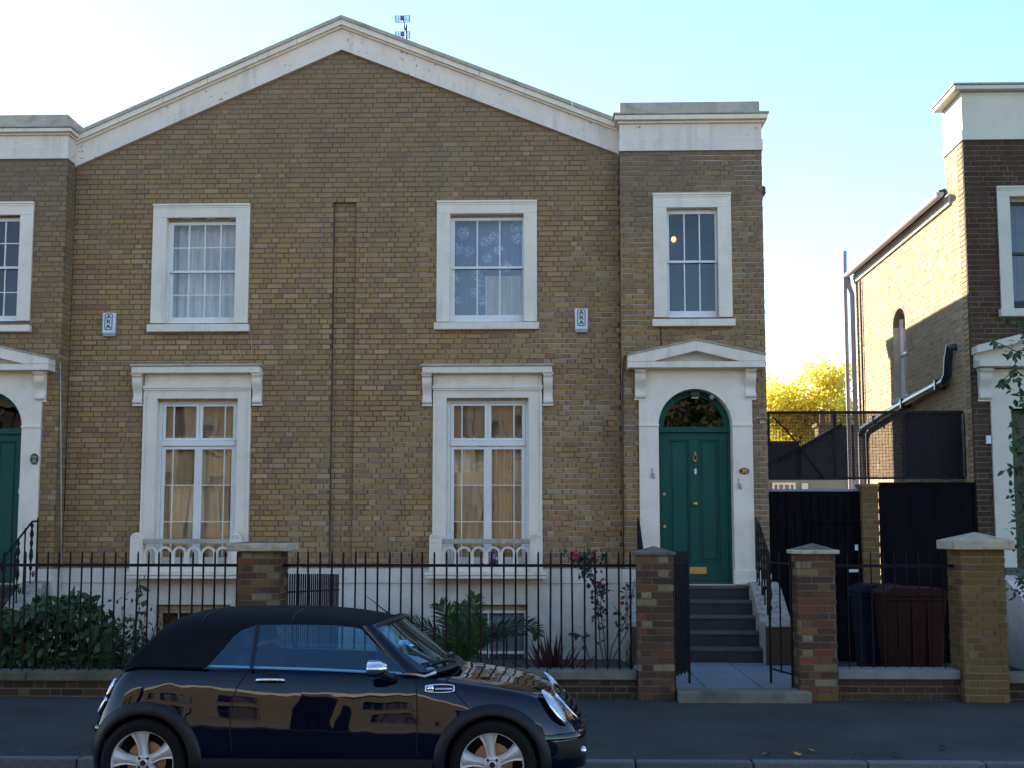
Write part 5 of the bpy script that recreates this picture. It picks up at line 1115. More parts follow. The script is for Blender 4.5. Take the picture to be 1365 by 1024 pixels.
M['palm_dark'] = mat_leaf('palm_leaflet_dark', (.012, .034, .012), (.03, .065, .02)); M['cord'] = mat_leaf('cordyline_leaf', (.045, .010, .014), (.09, .020, .022)); M['rose_leaf'] = mat_leaf('rose_leaf', (.018, .034, .016), (.045, .065, .03))
M['pink'] = mat('pink_petals', (.55, .04, .14), .5); M['stem'] = mat('woody_stem', (.05, .04, .025), .8); M['yellow_leaf'] = mat_leaf('yellow_autumn_leaf', (.76, .62, .06), (.90, .78, .14), .6, .6); M['bark'] = mat('bark', (.07, .055, .04), .9, var=.4, scale=20)
def leaf_geom(p, d, n, l, w_, curl=.15):
    """a folded leaf: base p, direction d, normal n"""
    d = d.normalized(); s = d.cross(n).normalized(); n = s.cross(d)
    a = p; b1 = p + d * l * .4 + s * w_ / 2 + n * w_ * .12; b2 = p + d * l * .4 - s * w_ / 2 + n * w_ * .12; c1 = p + d * l * .75 + s * w_ * .36 - n * l * curl * .3; c2 = p + d * l * .75 - s * w_ * .36 - n * l * curl * .3
    m1 = p + d * l * .4; m2 = p + d * l * .75 - n * l * curl * .4; e = p + d * l - n * l * curl
    return [a, b1, m1, b2, c1, m2, c2, e], [(0, 1, 2), (0, 2, 3), (1, 4, 5, 2), (2, 5, 6, 3), (4, 7, 5), (5, 7, 6)]
def rvec(rr): 
    v = Vector([rr.gauss(0, 1) for _ in range(3)]); return v.normalized()
def leafy(name, pts, l, w_, m, parent, seed, up=.3, kind=True):
    rr = random.Random(seed); mb = MB()
    for p in pts:
        d = rvec(rr); d.z += up; d.y -= .2; n = rvec(rr); n.z += 1.2; n.y -= .8; q = rr.uniform(.65, 1.2)
        mb.add(*leaf_geom(Vector(p), d, n.normalized(), l * q, w_ * q))
    o = mb.build(name, m, parent, fixn=False); 
    if kind: o['kind'] = 'stuff'
    return o
# broad-leaved bush at the left: larger leaves as pieces of their own, the inner mass as one
rr = random.Random(11)
bcx, bY = PX(62, 840, 15.3), 15.4
bush = thing('garden_bush', 'dense broad-leaved green bush behind the left railings', 'bush', (bcx, bY, 0), 'plants in the front gardens')
def bush_h(x):
    u = 740 + x * F / 15.3
    pts = [(-60, 828), (-10, 828), (20, 824), (40, 808), (75, 804), (108, 806), (128, 822), (150, 852), (160, 890)]
    for (a, va), (b, vb) in zip(pts, pts[1:]):
        if a <= u <= b: v = va + (vb - va) * (u - a) / (b - a); return P(740, v, 15.3)[1]
    return 0.1
pts = []
for _ in range(2000):
    x = rr.uniform(PX(-50, 840, 15.3), PX(158, 840, 15.3)); h_ = bush_h(x); z = h_ * (1 - rr.random() ** 1.6) + rr.gauss(0, .02); y = bY + rr.uniform(-.35, .45); pts.append((x, y, max(z, .0)))
pts.sort(key=lambda p: p[1]); 
leafy('foliage', pts[260:], .15, .065, M['lf1'], bush, 1)
lg = MB().add(*leaf_geom(Vector((0, 0, 0)), Vector((1, 0, 0)), Vector((0, 0, 1)), .17, .075)).build('leaf', M['lf1'], None, fixn=False); first = True
for p in pts[:260]:
    o = lg if first else bpy.data.objects.new('leaf', lg.data)
    if not first: C.objects.link(o)
    first = False; o.parent = bush; o.location = Vector(p) - origin(bush); d = rvec(rr); d.y = -abs(d.y) - .3; d.z = d.z * .5 - .15
    o.rotation_euler = (rr.uniform(-.9, .3), rr.uniform(-.3, .9), math.atan2(d.y, d.x)); s_ = rr.uniform(.65, 1.15); o.scale = (s_, s_, s_)
mb = MB()
for _ in range(26): x = rr.uniform(PX(-10, 840, 15.3), PX(135, 840, 15.3)); mb.tube([(x + rr.uniform(-.1, .1), bY, -.05), (x, bY + rr.uniform(-.1, .2), .3), (x + rr.uniform(-.2, .2), bY + rr.uniform(-.2, .2), bush_h(x) * .9)], [.012, .009, .004], 5)
o = mb.build('stems', M['stem'], bush); o['kind'] = 'stuff'
# leggy plants
def leggy(u0, u1, vt, Y, nst, lab, seed, m, llen=.06, lw=.035, dens=34, spread=.06):
    rr = random.Random(seed); x0, x1 = PX(u0, 840, Y), PX(u1, 840, Y); zt = P(740, vt, Y)[1]
    t = thing('garden_plant', lab, 'plant', ((x0 + x1) / 2, Y, 0), 'plants in the front gardens'); pts = []; mb = MB()
    for k in range(nst):
        xb = (x0 + x1) / 2 + rr.uniform(-.1, .1); xt = rr.uniform(x0, x1); h_ = zt * rr.uniform(.55, 1.0) if k else zt
        st = [Vector((xb + (xt - xb) * f + rr.uniform(-.012, .012), Y + rr.uniform(-.04, .04) * f * 3, h_ * f - .03)) for f in (0, .2, .4, .6, .8, 1)]
        mb.tube(st, [.009, .008, .007, .006, .004, .002], 5)
        for _ in range(dens):
            f = rr.uniform(.12, 1) * 5; i = min(4, int(f)); p = st[i].lerp(st[i + 1], f - i); pts.append(p + Vector((rr.gauss(0, spread), rr.gauss(0, spread * .7), rr.gauss(0, .02))))
    o = mb.build('stems', m if False else M['stem'], t); leafy('foliage', pts, llen, lw, m, t, seed + 1, .1); return t
leggy(150, 206, 763, 15.0, 5, 'tall leggy plant with small dark leaves in front of the left basement wall', 21, M['lf2'], .085, .045, 34, .05)
leggy(172, 215, 806, 15.2, 6, 'shorter twiggy shrub beside the leggy plant', 25, M['lf2'], .07, .035, 40, .07)
def blades(u0, u1, vt, Y, n, lab, seed, m, w_=.012, name='grass_clump', cat='grass clump'):
    rr = random.Random(seed); x0, x1 = PX(u0, 840, Y), PX(u1, 840, Y); t = thing(name, lab, cat, ((x0 + x1) / 2, Y, 0), 'plants in the front gardens'); zt = P(740, vt, Y)[1]; mb = MB()
    for _ in range(n):
        xb = (x0 + x1) / 2 + rr.uniform(-.08, .08); xt = rr.uniform(x0, x1); h_ = zt * rr.uniform(.5, 1.05); y1 = Y + rr.uniform(-.15, .15)
        q = [Vector((xb + (xt - xb) * f ** 1.6, Y + (y1 - Y) * f, h_ * (f if f < .8 else f - (f - .8) * .6))) for f in (0, .35, .7, 1)]
        ww = [w_, w_, w_ * .7, .001]; mb.add([v + Vector((s * a, 0, 0)) for v, a in zip(q, ww) for s in (-.5, .5)], [(0, 1, 3, 2), (2, 3, 5, 4), (4, 5, 7, 6)])
    o = mb.build('blades', m, t, fixn=False); o['kind'] = 'stuff'; return t
blades(134, 160, 818, 15.1, 40, 'clump of arching grass blades between the bush and the leggy plant', 31, M['lf2']); blades(196, 240, 822, 15.5, 45, 'clump of grass blades just behind the rear of the car roof', 33, M['palm_dark'], .014)
blades(832, 846, 845, 15.4, 30, 'small tuft at the foot of the rose against the red pier', 36, M['lf2'])
# palm
Yp = 15.4; pcx = PX(618, 870, Yp)
palm = thing('palm', 'young palm with arching feathery fronds behind the railings', 'palm', (pcx, Yp, 0), 'plants in the front gardens')
def frond(tips, m, width, nl, label=None, droop=.35, seed=0):
    rr = random.Random(seed); mb = MB(); pts = [Vector(p) for p in tips]
    def cr(f):
        f *= len(pts) - 1; i = min(int(f), len(pts) - 2); g = f - i; p0, p1, p2, p3 = pts[max(i - 1, 0)], pts[i], pts[i + 1], pts[min(i + 2, len(pts) - 1)]
        return .5 * ((2 * p1) + (p2 - p0) * g + (2 * p0 - 5 * p1 + 4 * p2 - p3) * g * g + (3 * p1 - p0 - 3 * p2 + p3) * g ** 3)
    mb.tube([cr(k / 12) for k in range(13)], [.014 - .011 * k / 12 for k in range(13)], 5)
    for k in range(nl):
        f = .12 + .88 * k / (nl - 1); p = cr(f); t_ = (cr(min(1, f + .02)) - cr(f - .02)).normalized(); nrm = Vector((0, -1, .25)).normalized()
        side = t_.cross(nrm).normalized(); 
        for sg in (-1, 1):
            d = (side * sg * .75 + t_ * .85 + Vector((rr.gauss(0, .06), rr.gauss(0, .25), rr.gauss(0, .06)))).normalized(); l = width * math.sin(math.pi * min(.97, .12 + .83 * f)) ** .5 * rr.uniform(.85, 1.1)
            w_ = .0085; s2 = d.cross(Vector((rr.gauss(0, .4), -1, rr.gauss(0, .4)))).normalized() * w_; mid = p + d * l * .5; e = p + d * l + Vector((0, 0, -l * droop * .3))
            mb.add([p - s2 * .5, p + s2 * .5, mid + s2, mid - s2, e], [(0, 1, 2, 3), (3, 2, 4)])
    o = mb.build('frond', m, palm, fixn=False)
    return o
def fp(*a): return [(P(u, v, Yp + dy)[0], Yp + dy, P(u, v, Yp + dy)[1]) for u, v, dy in a]
frond(fp((618, 885, 0), (622, 850, -.05), (628, 820, -.1), (634, 795, -.12)), M['palm'], .24, 34, seed=1)
frond(fp((616, 885, 0), (607, 855, -.1), (598, 828, -.2), (586, 806, -.25)), M['palm'], .26, 34, seed=2)
frond(fp((617, 885, 0), (614, 852, .1), (616, 822, .15), (614, 806, .2)), M['palm'], .22, 30, seed=3)
frond(fp((620, 885, 0), (640, 855, -.1), (672, 838, -.2), (706, 834, -.25), (716, 846, -.25)), M['palm_dark'], .19, 44, seed=4)
frond(fp((616, 885, 0), (596, 858, .1), (570, 838, .1), (548, 830, .1), (534, 832, .1)), M['palm_dark'], .20, 44, seed=5)
frond(fp((620, 885, 0), (632, 862, .2), (652, 846, .3), (680, 842, .35)), M['palm_dark'], .18, 34, seed=6)
frond(fp((615, 885, 0), (600, 866, -.2), (580, 858, -.3), (560, 862, -.35)), M['palm_dark'], .18, 34, seed=7)
frond(fp((618, 885, 0), (612, 860, -.25), (606, 838, -.35), (600, 822, -.4)), M['palm'], .22, 32, seed=8); frond(fp((618, 885, 0), (626, 862, -.25), (634, 842, -.35), (640, 826, -.4)), M['palm'], .22, 32, seed=9)
MB().lathe([(.03, 0), (.07, .06), (.075, .2), (.04, .3)], 12, Matrix.Translation((pcx, Yp, -.05))).build('trunk', M['bark'], palm)
# red cordyline: every sword leaf is a piece
Yc_ = 15.2; ccx = PX(737, 880, Yc_); cd = thing('cordyline', 'dark red spiky cordyline behind the railings between palm and rose', 'plant', (ccx, Yc_, .0), 'plants in the front gardens'); rr = random.Random(5)
for k in range(44):
    a = rr.uniform(-1.1, 1.1) * (1 if k % 2 else .4); b = rr.uniform(-.8, .6); l = rr.uniform(.60, .80) * (1 - .12 * abs(a)); w_ = rr.uniform(.014, .021)
    d = Vector((math.sin(a), math.sin(b) * .6, math.cos(a))).normalized(); s = d.cross(Vector((0, 1, 0))).normalized(); n_ = s.cross(d)
    p = Vector((ccx + rr.uniform(-.03, .03), Yc_ + rr.uniform(-.03, .03), -.03)); q = [p, p + d * l * .5 + Vector((0, 0, .01)), p + d * l - Vector((0, 0, .03 * abs(a) * abs(a)))]
    MB().add([q[0] - s * w_ * .5, q[0] + s * w_ * .5, q[1] - s * w_, q[1] + n_ * .006, q[1] + s * w_, q[2]], [(0, 1, 4, 3), (0, 3, 2), (2, 3, 5), (3, 4, 5)]).build('leaf', M['cord'], cd, fixn=False)
# rose
Yr = 15.0; rose = thing('rose_bush', 'tall climbing rose with a few pink flowers in front of the white basement wall', 'rose', (PX(805, 880, Yr), Yr, 0), 'plants in the front gardens'); rr = random.Random(8)
canes = [[(808, 888), (806, 850), (800, 815), (802, 790), (801, 776)], [(812, 888), (826, 862), (838, 838), (828, 820), (818, 808)], [(806, 888), (800, 860), (798, 825), (796, 790), (788, 760), (778, 745)], [(788, 888), (781, 862), (775, 848), (766, 843)], [(812, 888), (816, 862), (832, 830), (842, 800), (846, 775)], [(796, 790), (785, 768), (780, 757), (790, 742)]]
pts = []; mb = MB()
for ci, c in enumerate(canes):
    q = [Vector((P(u, v, Yr)[0], Yr + rr.uniform(-.08, .08), P(u, v, Yr)[1])) for u, v in c]; mb.tube(q, [.007 - .004 * i / len(q) for i in range(len(q))], 5)
    dens = [70, 16, 46, 14, 30, 34][ci]
    for _ in range(dens):
        f = rr.uniform(.25 if ci in (0, 2) else .4, 1) * (len(q) - 1); i = min(int(f), len(q) - 2); pts.append(q[i].lerp(q[i + 1], f - i) + Vector((rr.gauss(0, .05), rr.gauss(0, .04), rr.gauss(0, .035))))
    if ci == 2 or ci == 5: pts += [q[-1] + Vector((rr.gauss(0, .10), rr.gauss(0, .04), rr.gauss(0, .05))) for _ in range(34)]
mb.build('canes', M['stem'], rose); leafy('foliage', pts, .062, .042, M['rose_leaf'], rose, 9, 0)
for k, (u, v, r_) in enumerate(((763, 739, .034), (768, 741, .03), (791, 738.5, .028), (800, 779.5, .028), (829.5, 804, .022))):
    x_, z_ = P(u, v, Yr - .08); mb = MB()
    for ring, (nn, rad, tilt) in enumerate(((6, 1, .5), (5, .7, .9), (4, .42, 1.25))):
        for j in range(nn):
            t_ = 2 * math.pi * j / nn + ring * .5; d = Vector((math.cos(t_) * math.cos(tilt), -math.sin(tilt), math.sin(t_) * math.cos(tilt))).normalized(); n_ = Vector((0, -1, 0)) if ring < 2 else Vector((0, -.3, 1)); mb.add(*leaf_geom(Vector((x_, Yr - .08, z_)), d, n_, r_ * rad * 1.4, r_ * 1.1, -.2))
    mb.build('rose_flower', M['pink'], rose, fixn=False)
# twigs reaching in from the right edge
Yt = 13.6; tw = thing('shrub_branches', 'leafy branches hanging into the view at the right edge', 'shrub', (P(1372, 560, Yt)[0], Yt, 1.0)); rr = random.Random(3)
br = [[(1400, 500), (1375, 480), (1355, 470), (1335, 458), (1325, 453)], [(1400, 520), (1372, 500), (1352, 492), (1340, 505), (1332, 520)], [(1400, 450), (1372, 440), (1350, 425), (1345, 420)], [(1400, 570), (1378, 575), (1358, 570), (1343, 566)], [(1400, 620), (1378, 625), (1358, 622), (1338, 628)], [(1400, 640), (1380, 640), (1362, 640), (1350, 650)], [(1395, 560), (1372, 540), (1362, 525)], [(1400, 700), (1385, 640), (1372, 560), (1374, 500), (1382, 440)], [(1400, 600), (1376, 596), (1358, 590), (1345, 594)]]
mb = MB(); li = 0
for c in br:
    q = [Vector((P(u, v, Yt)[0], Yt + rr.uniform(-.15, .15), P(u, v, Yt)[1])) for u, v in c]; mb.tube(q, [.008 - .005 * i / len(q) for i in range(len(q))], 5)
    for _ in range(13 if len(c) == 5 else 10):
        f = rr.uniform(.2, 1) * (len(q) - 1); i = min(int(f), len(q) - 2); p = q[i].lerp(q[i + 1], f - i); d = Vector((rr.gauss(-.3, .6), rr.gauss(0, .4), rr.gauss(-.75, .5)))
        MB().add(*leaf_geom(p, d, Vector((rr.gauss(0, .4), -1, rr.uniform(0, .6))), rr.uniform(.07, .11), rr.uniform(.035, .05))).build('leaf', M['lf1'], tw, fixn=False)
mb.build('branch', M['stem'], tw)
mb = MB(); pts = [(P(rr.uniform(1352, 1395), rr.uniform(650, 760), 16.0)[0], 16.0 + rr.uniform(-.3, .3), P(1372, rr.uniform(640, 800), 16.0)[1]) for _ in range(330)] + [(P(rr.uniform(1358, 1400), 600, Yt)[0], Yt + rr.uniform(-.3, .3), P(1380, rr.uniform(430, 700), Yt)[1]) for _ in range(380)]
leafy('foliage', pts, .09, .045, M['lf1'], tw, 8)
# yellow tree behind
Yt2 = 44.0; tcx, _z = P(1078, 560, Yt2); tree = thing('autumn_tree', 'sunlit tree with thin yellow autumn foliage behind the mesh screen', 'tree', (tcx, Yt2, 0)); rr = random.Random(17)
ctr = Vector((tcx, Yt2, P(1078, 560, Yt2)[1])); mb = MB(); mb.tube([(tcx + .1, Yt2, -.3), (tcx, Yt2, 2.2), (tcx + .05, Yt2, 4.2), (tcx - .1, Yt2, 5.6)], [.20, .16, .11, .05], 8); ends = []
for k in range(34):
    a = rr.uniform(0, 6.28); z0 = rr.uniform(1.8, 5.2); r_ = rr.uniform(.6, 1.8) * (1.2 if z0 < 4 else .75); s = Vector((tcx, Yt2, z0)); e = s + Vector((math.cos(a) * r_, math.sin(a) * r_, rr.uniform(.7, 1.7))); m_ = s.lerp(e, .5) + Vector((0, 0, -.12)); mb.tube([s, m_, e], [.055, .035, .012], 5); ends += [e, m_.lerp(e, .5)]
    for _ in range(3): e2 = e + Vector((rr.gauss(0, .4), rr.gauss(0, .4), rr.gauss(.15, .35))); mb.tube([m_.lerp(e, .6), e2], [.016, .006], 4); ends.append(e2)
mb.build('trunk', M['bark'], tree); pts = []
for e in ends:
    for _ in range(230): pts.append(e + Vector((rr.gauss(0, .27), rr.gauss(0, .27), rr.gauss(0, .20))))
leafy('crown', pts, .12, .085, M['yellow_leaf'], tree, 4, 0)
# second, greener tree filling in on the right
t2x, _z = P(1120, 575, 47); tree2 = thing('autumn_tree', 'greener low tree beside the yellow tree, next to the grey downpipe', 'tree', (t2x, 47, 0)); ends = []; mb = MB(); mb.tube([(t2x, 47, -.3), (t2x, 47, 3.5)], [.14, .06], 6)
for k in range(16): s = Vector((t2x, 47, rr.uniform(1.8, 3.5))); e = s + Vector((rr.gauss(0, .55), rr.gauss(0, .6), rr.uniform(.3, 1.4))); mb.tube([s, e], [.03, .01], 4); ends.append(e)
mb.build('trunk', M['bark'], tree2); pts = [e + Vector((rr.gauss(0, .3), rr.gauss(0, .3), rr.gauss(0, .25))) for e in ends for _ in range(110)]
leafy('crown', pts, .13, .08, mat_leaf('olive_leaf', (.10, .12, .03), (.26, .24, .05)), tree2, 5, 0)

# grit and crumbs of leaf along the wall foot and the kerb
rr = random.Random(77); mb = MB()
for _ in range(420):
    nearwall = rr.random() < .55; x = rr.uniform(-6, 6); y = (14.17 - abs(rr.gauss(0, .06))) if nearwall else (11.50 + abs(rr.gauss(0, .25)))
    z = (-0.094 + (y - 11.46) * .052) if y < 12.6 else (.034 + (y - 13.9) * .04); s = rr.uniform(.006, .018); a = rr.uniform(0, 3.1); c_, s_ = math.cos(a) * s, math.sin(a) * s
    mb.add([(x - c_, y - s_, z + .002), (x + s_, y - c_, z + .003), (x + c_, y + s_, z + .004 + s * .3), (x - s_, y + c_, z + .003)], [(0, 1, 2, 3)])
o = mb.build('street_grit', mat('leaf_crumbs', (.12, .085, .04), .9, var=.6, scale=30), None, fixn=False); tag(o, 'scattered grit and leaf crumbs along the wall foot and kerb', 'grit', kind='stuff')
# ------------------------------------------------------------------ convertible car
def mat_paint(name, col, rough=.25, metal=.3):
    m, t, p = newmat(name); p.inputs['Base Color'].default_value = col + (1,); p.inputs['Metallic'].default_value = metal; p.inputs['Roughness'].default_value = rough
    p.inputs['Specular IOR Level'].default_value = 0.0; p.inputs['Coat Weight'].default_value = 1.0; L(t, rng(t, noise(t, wpos(t), 3.0, 6, .7), .35, .7, .008, .045), p.inputs['Coat Roughness']); p.inputs['Coat IOR'].default_value = 1.5
    L(t, bumpn(t, noise(t, wpos(t), 2.2, 2, .4), .009), p.inputs['Coat Normal']); return m
K = {}
K['paint'] = mat_paint('midnight_blue_car_paint', (.0008, .0025, .012), .3, .0); K['clad'] = mat('black_wheel_arch_plastic', (.010, .010, .013), .5, spec=.35, var=.1); K['tyre'] = mat('tyre_rubber', (.008, .008, .008), .85, bump=.001, spec=.2)
K['alloy'] = mat('silver_alloy', (.66, .64, .62), .38, .35, var=.05); K['chrome'] = mat('chrome', (.85, .86, .9), .05, 1.0, var=0); K['trim'] = mat('bright_trim', (.70, .70, .72), .4, .4, var=0); K['hood'] = mat('black_hood_fabric', (.0075, .0075, .011), .9, spec=.15, var=.15, scale=8, bump=.001, bscale=500)
K['inner'] = mat('black_interior', (.012, .012, .014), .7); K['seam'] = mat('panel_gap', (.002, .002, .003), .8); K['disc'] = mat('brake_disc', (.35, .24, .15), .4, .9, var=.2); K['well'] = mat('wheel_well', (.006, .006, .006), .95)
K['glass'] = mat_glass('car_glass', (.52, .84, .96), .12, .0015, 1.5, gtint=(.55, .80, 1.0)); K['lamp'] = mat('headlamp_lens', (.55, .62, .72), .08, .0, var=.15, scale=60, coat=1); K['amber'] = mat('amber_lens', (.6, .16, .02), .2, coat=1); K['redlamp'] = mat('tail_lens', (.25, .01, .01), .15, coat=1)  # car glass and its gloss tinted blue, painting in the sky's reflection
CX0, CYc, CZ0 = -2.908, 10.36, -0.125
def squash(z): return z - .045 * max(0, min(1, (z - .96) / .28))
car = thing('parked_car', 'dark blue two-door convertible with black fabric roof parked at the kerb', 'car', (CX0 + 1.23, CYc, CZ0))
T = Matrix.Translation((CX0, CYc, CZ0))
def W_(p): return T @ Vector((p[0], p[1], squash(p[2])))
def lerpt(tab, x):
    if x <= tab[0][0]: return tab[0][1]
    for (a, va), (b, vb) in zip(tab, tab[1:]):
        if x <= b: return va + (vb - va) * (x - a) / (b - a)
    return tab[-1][1]
Wt = [(-.42, .64), (-.39, .71), (-.33, .755), (-.25, .79), (-.13, .818), (.1, .835), (.6, .843), (1.5, .845), (2.3, .842), (2.55, .832), (2.75, .80), (2.88, .755), (2.97, .70), (3.04, .63), (3.09, .55), (3.12, .45)]
St = [(-.42, .50), (-.39, .60), (-.35, .69), (-.30, .79), (-.24, .88), (-.18, .945), (-.09, .982), (.1, .985), (.6, .972), (1.2, .955), (1.9, .925), (2.1, .885), (2.3, .855), (2.55, .82), (2.72, .78), (2.82, .74), (2.9, .685), (2.97, .625), (3.03, .565), (3.09, .50), (3.12, .44)]
Tt = [(-.42, .54), (-.39, .64), (-.35, .73), (-.30, .82), (-.24, .90), (-.18, .95), (-.09, .984), (.1, .985), (.6, .972), (1.2, .955), (1.9, .925), (2.05, .91), (2.15, .895), (2.3, .875), (2.55, .845), (2.72, .81), (2.82, .78), (2.9, .745), (2.97, .70), (3.03, .64), (3.09, .56), (3.12, .47)]
def section(x):
    w_, s, t_ = lerpt(Wt, x), lerpt(St, x), lerpt(Tt, x); b = .19 if -.26 < x < 2.9 else .22
    lo = min(.36, s - .14); h_ = s - lo
    return [(0, b), (w_ * .88, b), (w_ - .018, b + .05), (w_, lo), (w_ + .001, lo + h_ * .30), (w_ - .016, lo + h_ * .58), (w_ - .052, lo + h_ * .84), (w_ - .080, lo + h_ * .955), (w_ - .12, s + .006), (w_ - .26, s + (t_ - s) * .42 + .006), (w_ * .38, s + (t_ - s) * .86), (0, t_)]
xs = [-.42, -.405, -.39, -.35, -.30, -.24, -.17, -.08, .1, .35, .6, .9, 1.2, 1.55, 1.9, 2.05, 2.15, 2.3, 2.45, 2.6, 2.72, 2.82, 2.9, 2.97, 3.03, 3.07, 3.10, 3.12]
me = bpy.data.meshes.new('body'); vs_, fs = [], []; n = 12; ring = 2 * n - 2
for x in xs:
    s = section(x); r_ = [(x, -y, z) for y, z in s] + [(x, y, z) for y, z in s[-2:0:-1]]; vs_ += r_
for i in range(len(xs) - 1):
    for k in range(ring): k2 = (k + 1) % ring; fs.append((i * ring + k, i * ring + k2, (i + 1) * ring + k2, (i + 1) * ring + k))
fs.append(tuple(range(ring))[::-1]); fs.append(tuple((len(xs) - 1) * ring + k for k in range(ring)))
bmx = bmesh.new(); bv = [bmx.verts.new(v) for v in vs_]; [bmx.faces.new([bv[i] for i in f]) for f in fs]; bmesh.ops.recalc_face_normals(bmx, faces=bmx.faces); bmx.to_mesh(me); bmx.free()
body = bpy.data.objects.new('body', me); C.objects.link(body); ss = body.modifiers.new('s', 'SUBSURF'); ss.levels = ss.render_levels = 2
me.materials.append(K['paint']); me.materials.append(K['well'])
bpy.context.view_layer.update(); dg = bpy.context.evaluated_depsgraph_get()
bms = bmesh.new(); bms.from_mesh(body.evaluated_get(dg).to_mesh()); bvh = BVHTree.FromBMesh(bms); bms.free()
def side(x, z, off=.0):
    """point on the near flank of the body"""
    h = bvh.ray_cast(Vector((x, -2, z)), Vector((0, 1, 0)))
    if h[0] is None: return Vector((x, -.6, z))
    return h[0] + h[1] * off
cut = []
def cutter(mb):
    o = mb.build('cutter', K['well'], None); o.data.materials.clear(); o.data.materials.append(K['paint']); o.data.materials.append(K['well'])
    for p in o.data.polygons: p.material_index = 1
    md = body.modifiers.new('b', 'BOOLEAN'); md.operation = 'DIFFERENCE'; md.solver = 'EXACT'; md.object = o; cut.append(o)
for ax in (0, 2.463):
    for sg in (-1, 1):
        cutter(MB().lathe([(0, -.30), (.338, -.30), (.338, .30), (0, .30)], 48, Matrix.Translation((ax, sg * .80, .305)) @ Matrix.Rotation(R(90), 4, 'X')))
cutter(MB().box(.12, 1.93, -.70, .70, .45, 1.2))
bpy.context.view_layer.update(); dg = bpy.context.evaluated_depsgraph_get()
nm = bpy.data.meshes.new_from_object(body.evaluated_get(dg)); nm.name = 'body'; body.modifiers.clear(); body.data = nm
for o in cut: bpy.data.objects.remove(o)
nm.polygons.foreach_set('use_smooth', [True] * len(nm.polygons)); nm.set_sharp_from_angle(angle=R(35))
body.parent = car; body.location = Vector((CX0, CYc, CZ0)) - origin(car)
def cb(mb, name, m, parent=None, **k):
    mb.v = [tuple(W_(v)) for v in mb.v]; return mb.build(name, m, parent or car, **k)
cb(MB().box(.13, 1.92, -.69, .69, .44, .455), 'cabin_floor', K['inner'])
# wheel arches
for ax, ro in ((0, .425), (2.463, .415)):
    for sg in (-1, 1):
        mb = MB(); rows = []
        for k in range(49):
            a = R(-28 + 236 * k / 48); ca, sa = math.cos(a), math.sin(a); row = []
            for r_, off in ((ro, .001), (ro - .006, .012), ((ro + .338) / 2, .024), (.345, .024), (.335, .016), (.333, -.10)):
                x, z = ax + r_ * ca, .305 + r_ * sa; p = side(x, max(.24, z), 0); y = p.y if off > 0 or True else 0
                w0 = min(y, -.60); row.append((x, sg * -1 * (w0 - off) if sg > 0 else (w0 - off), z))
            rows.append(row)
        cb(mb.grid(rows), 'wheel_arch_trim', K['clad'], smooth='all')
# sills and bumper skirts
cb(MB().prism([(-.836, .20), (-.852, .25), (-.852, .335), (-.838, .345), (-.80, .34), (-.80, .19)], .41, 2.05, 'x'), 'sill_trim', K['clad'], smooth=True)
cb(MB().prism([(.836, .20), (.852, .25), (.852, .335), (.838, .345), (.80, .34), (.80, .19)], .41, 2.05, 'x'), 'sill_trim', K['clad'], smooth=True)
def hoop(x_front, tab, z0, z1, out, nm_, m, n=24, sgn=1):
    """strip wrapped round a car end, following the body plan"""
    rows = []
    for k in range(n + 1):
        y = -.78 + 1.56 * k / n; xx = []
        for z in (z0, (z0 + z1) / 2, z1):
            h = bvh.ray_cast(Vector((sgn * 6, y, z)), Vector((-sgn, 0, 0))); xx.append(h[0].x if h[0] is not None else x_front)
        rows.append([(xx[0] - sgn * .03, y, z0 - .01), (xx[0] + sgn * out * .8, y, z0), (xx[1] + sgn * out, y, (z0 + z1) / 2), (xx[2] + sgn * out * .8, y, z1), (xx[2] - sgn * .02, y, z1 + .012)])
    return cb(MB().grid(rows), nm_, m, smooth=True)
hoop(3.0, None, .24, .45, .015, 'front_bumper', K['clad']); hoop(3.0, None, .462, .50, .028, 'bumper_lip', K['paint'])
hoop(-.4, None, .25, .50, .014, 'rear_bumper', K['clad'], sgn=-1); hoop(-.4, None, .515, .548, .024, 'bumper_lip', K['paint'], sgn=-1)
# grille
mb = MB()
for z in (.55, .59, .63, .67, .71):
    pts = []
    for k in range(13):
        y = -.36 + .72 * k / 12; h = bvh.ray_cast(Vector((6, y, z)), Vector((-1, 0, 0))); pts.append((h[0].x + .014, y, z))
    mb.tube(pts, .013, 6)
cb(mb, 'grille', K['clad'], smooth=True)
pts = []
for k in range(41):
    t_ = 2 * math.pi * k / 40; y, z = .41 * math.copysign(abs(math.cos(t_)) ** .7, math.cos(t_)), .635 + .115 * math.copysign(abs(math.sin(t_)) ** .8, math.sin(t_)); h = bvh.ray_cast(Vector((6, y, z)), Vector((-1, 0, 0))); pts.append((h[0].x + .008, y, z))
cb(MB().tube(pts, .012, 6), 'grille_surround', K['chrome'], smooth='all')
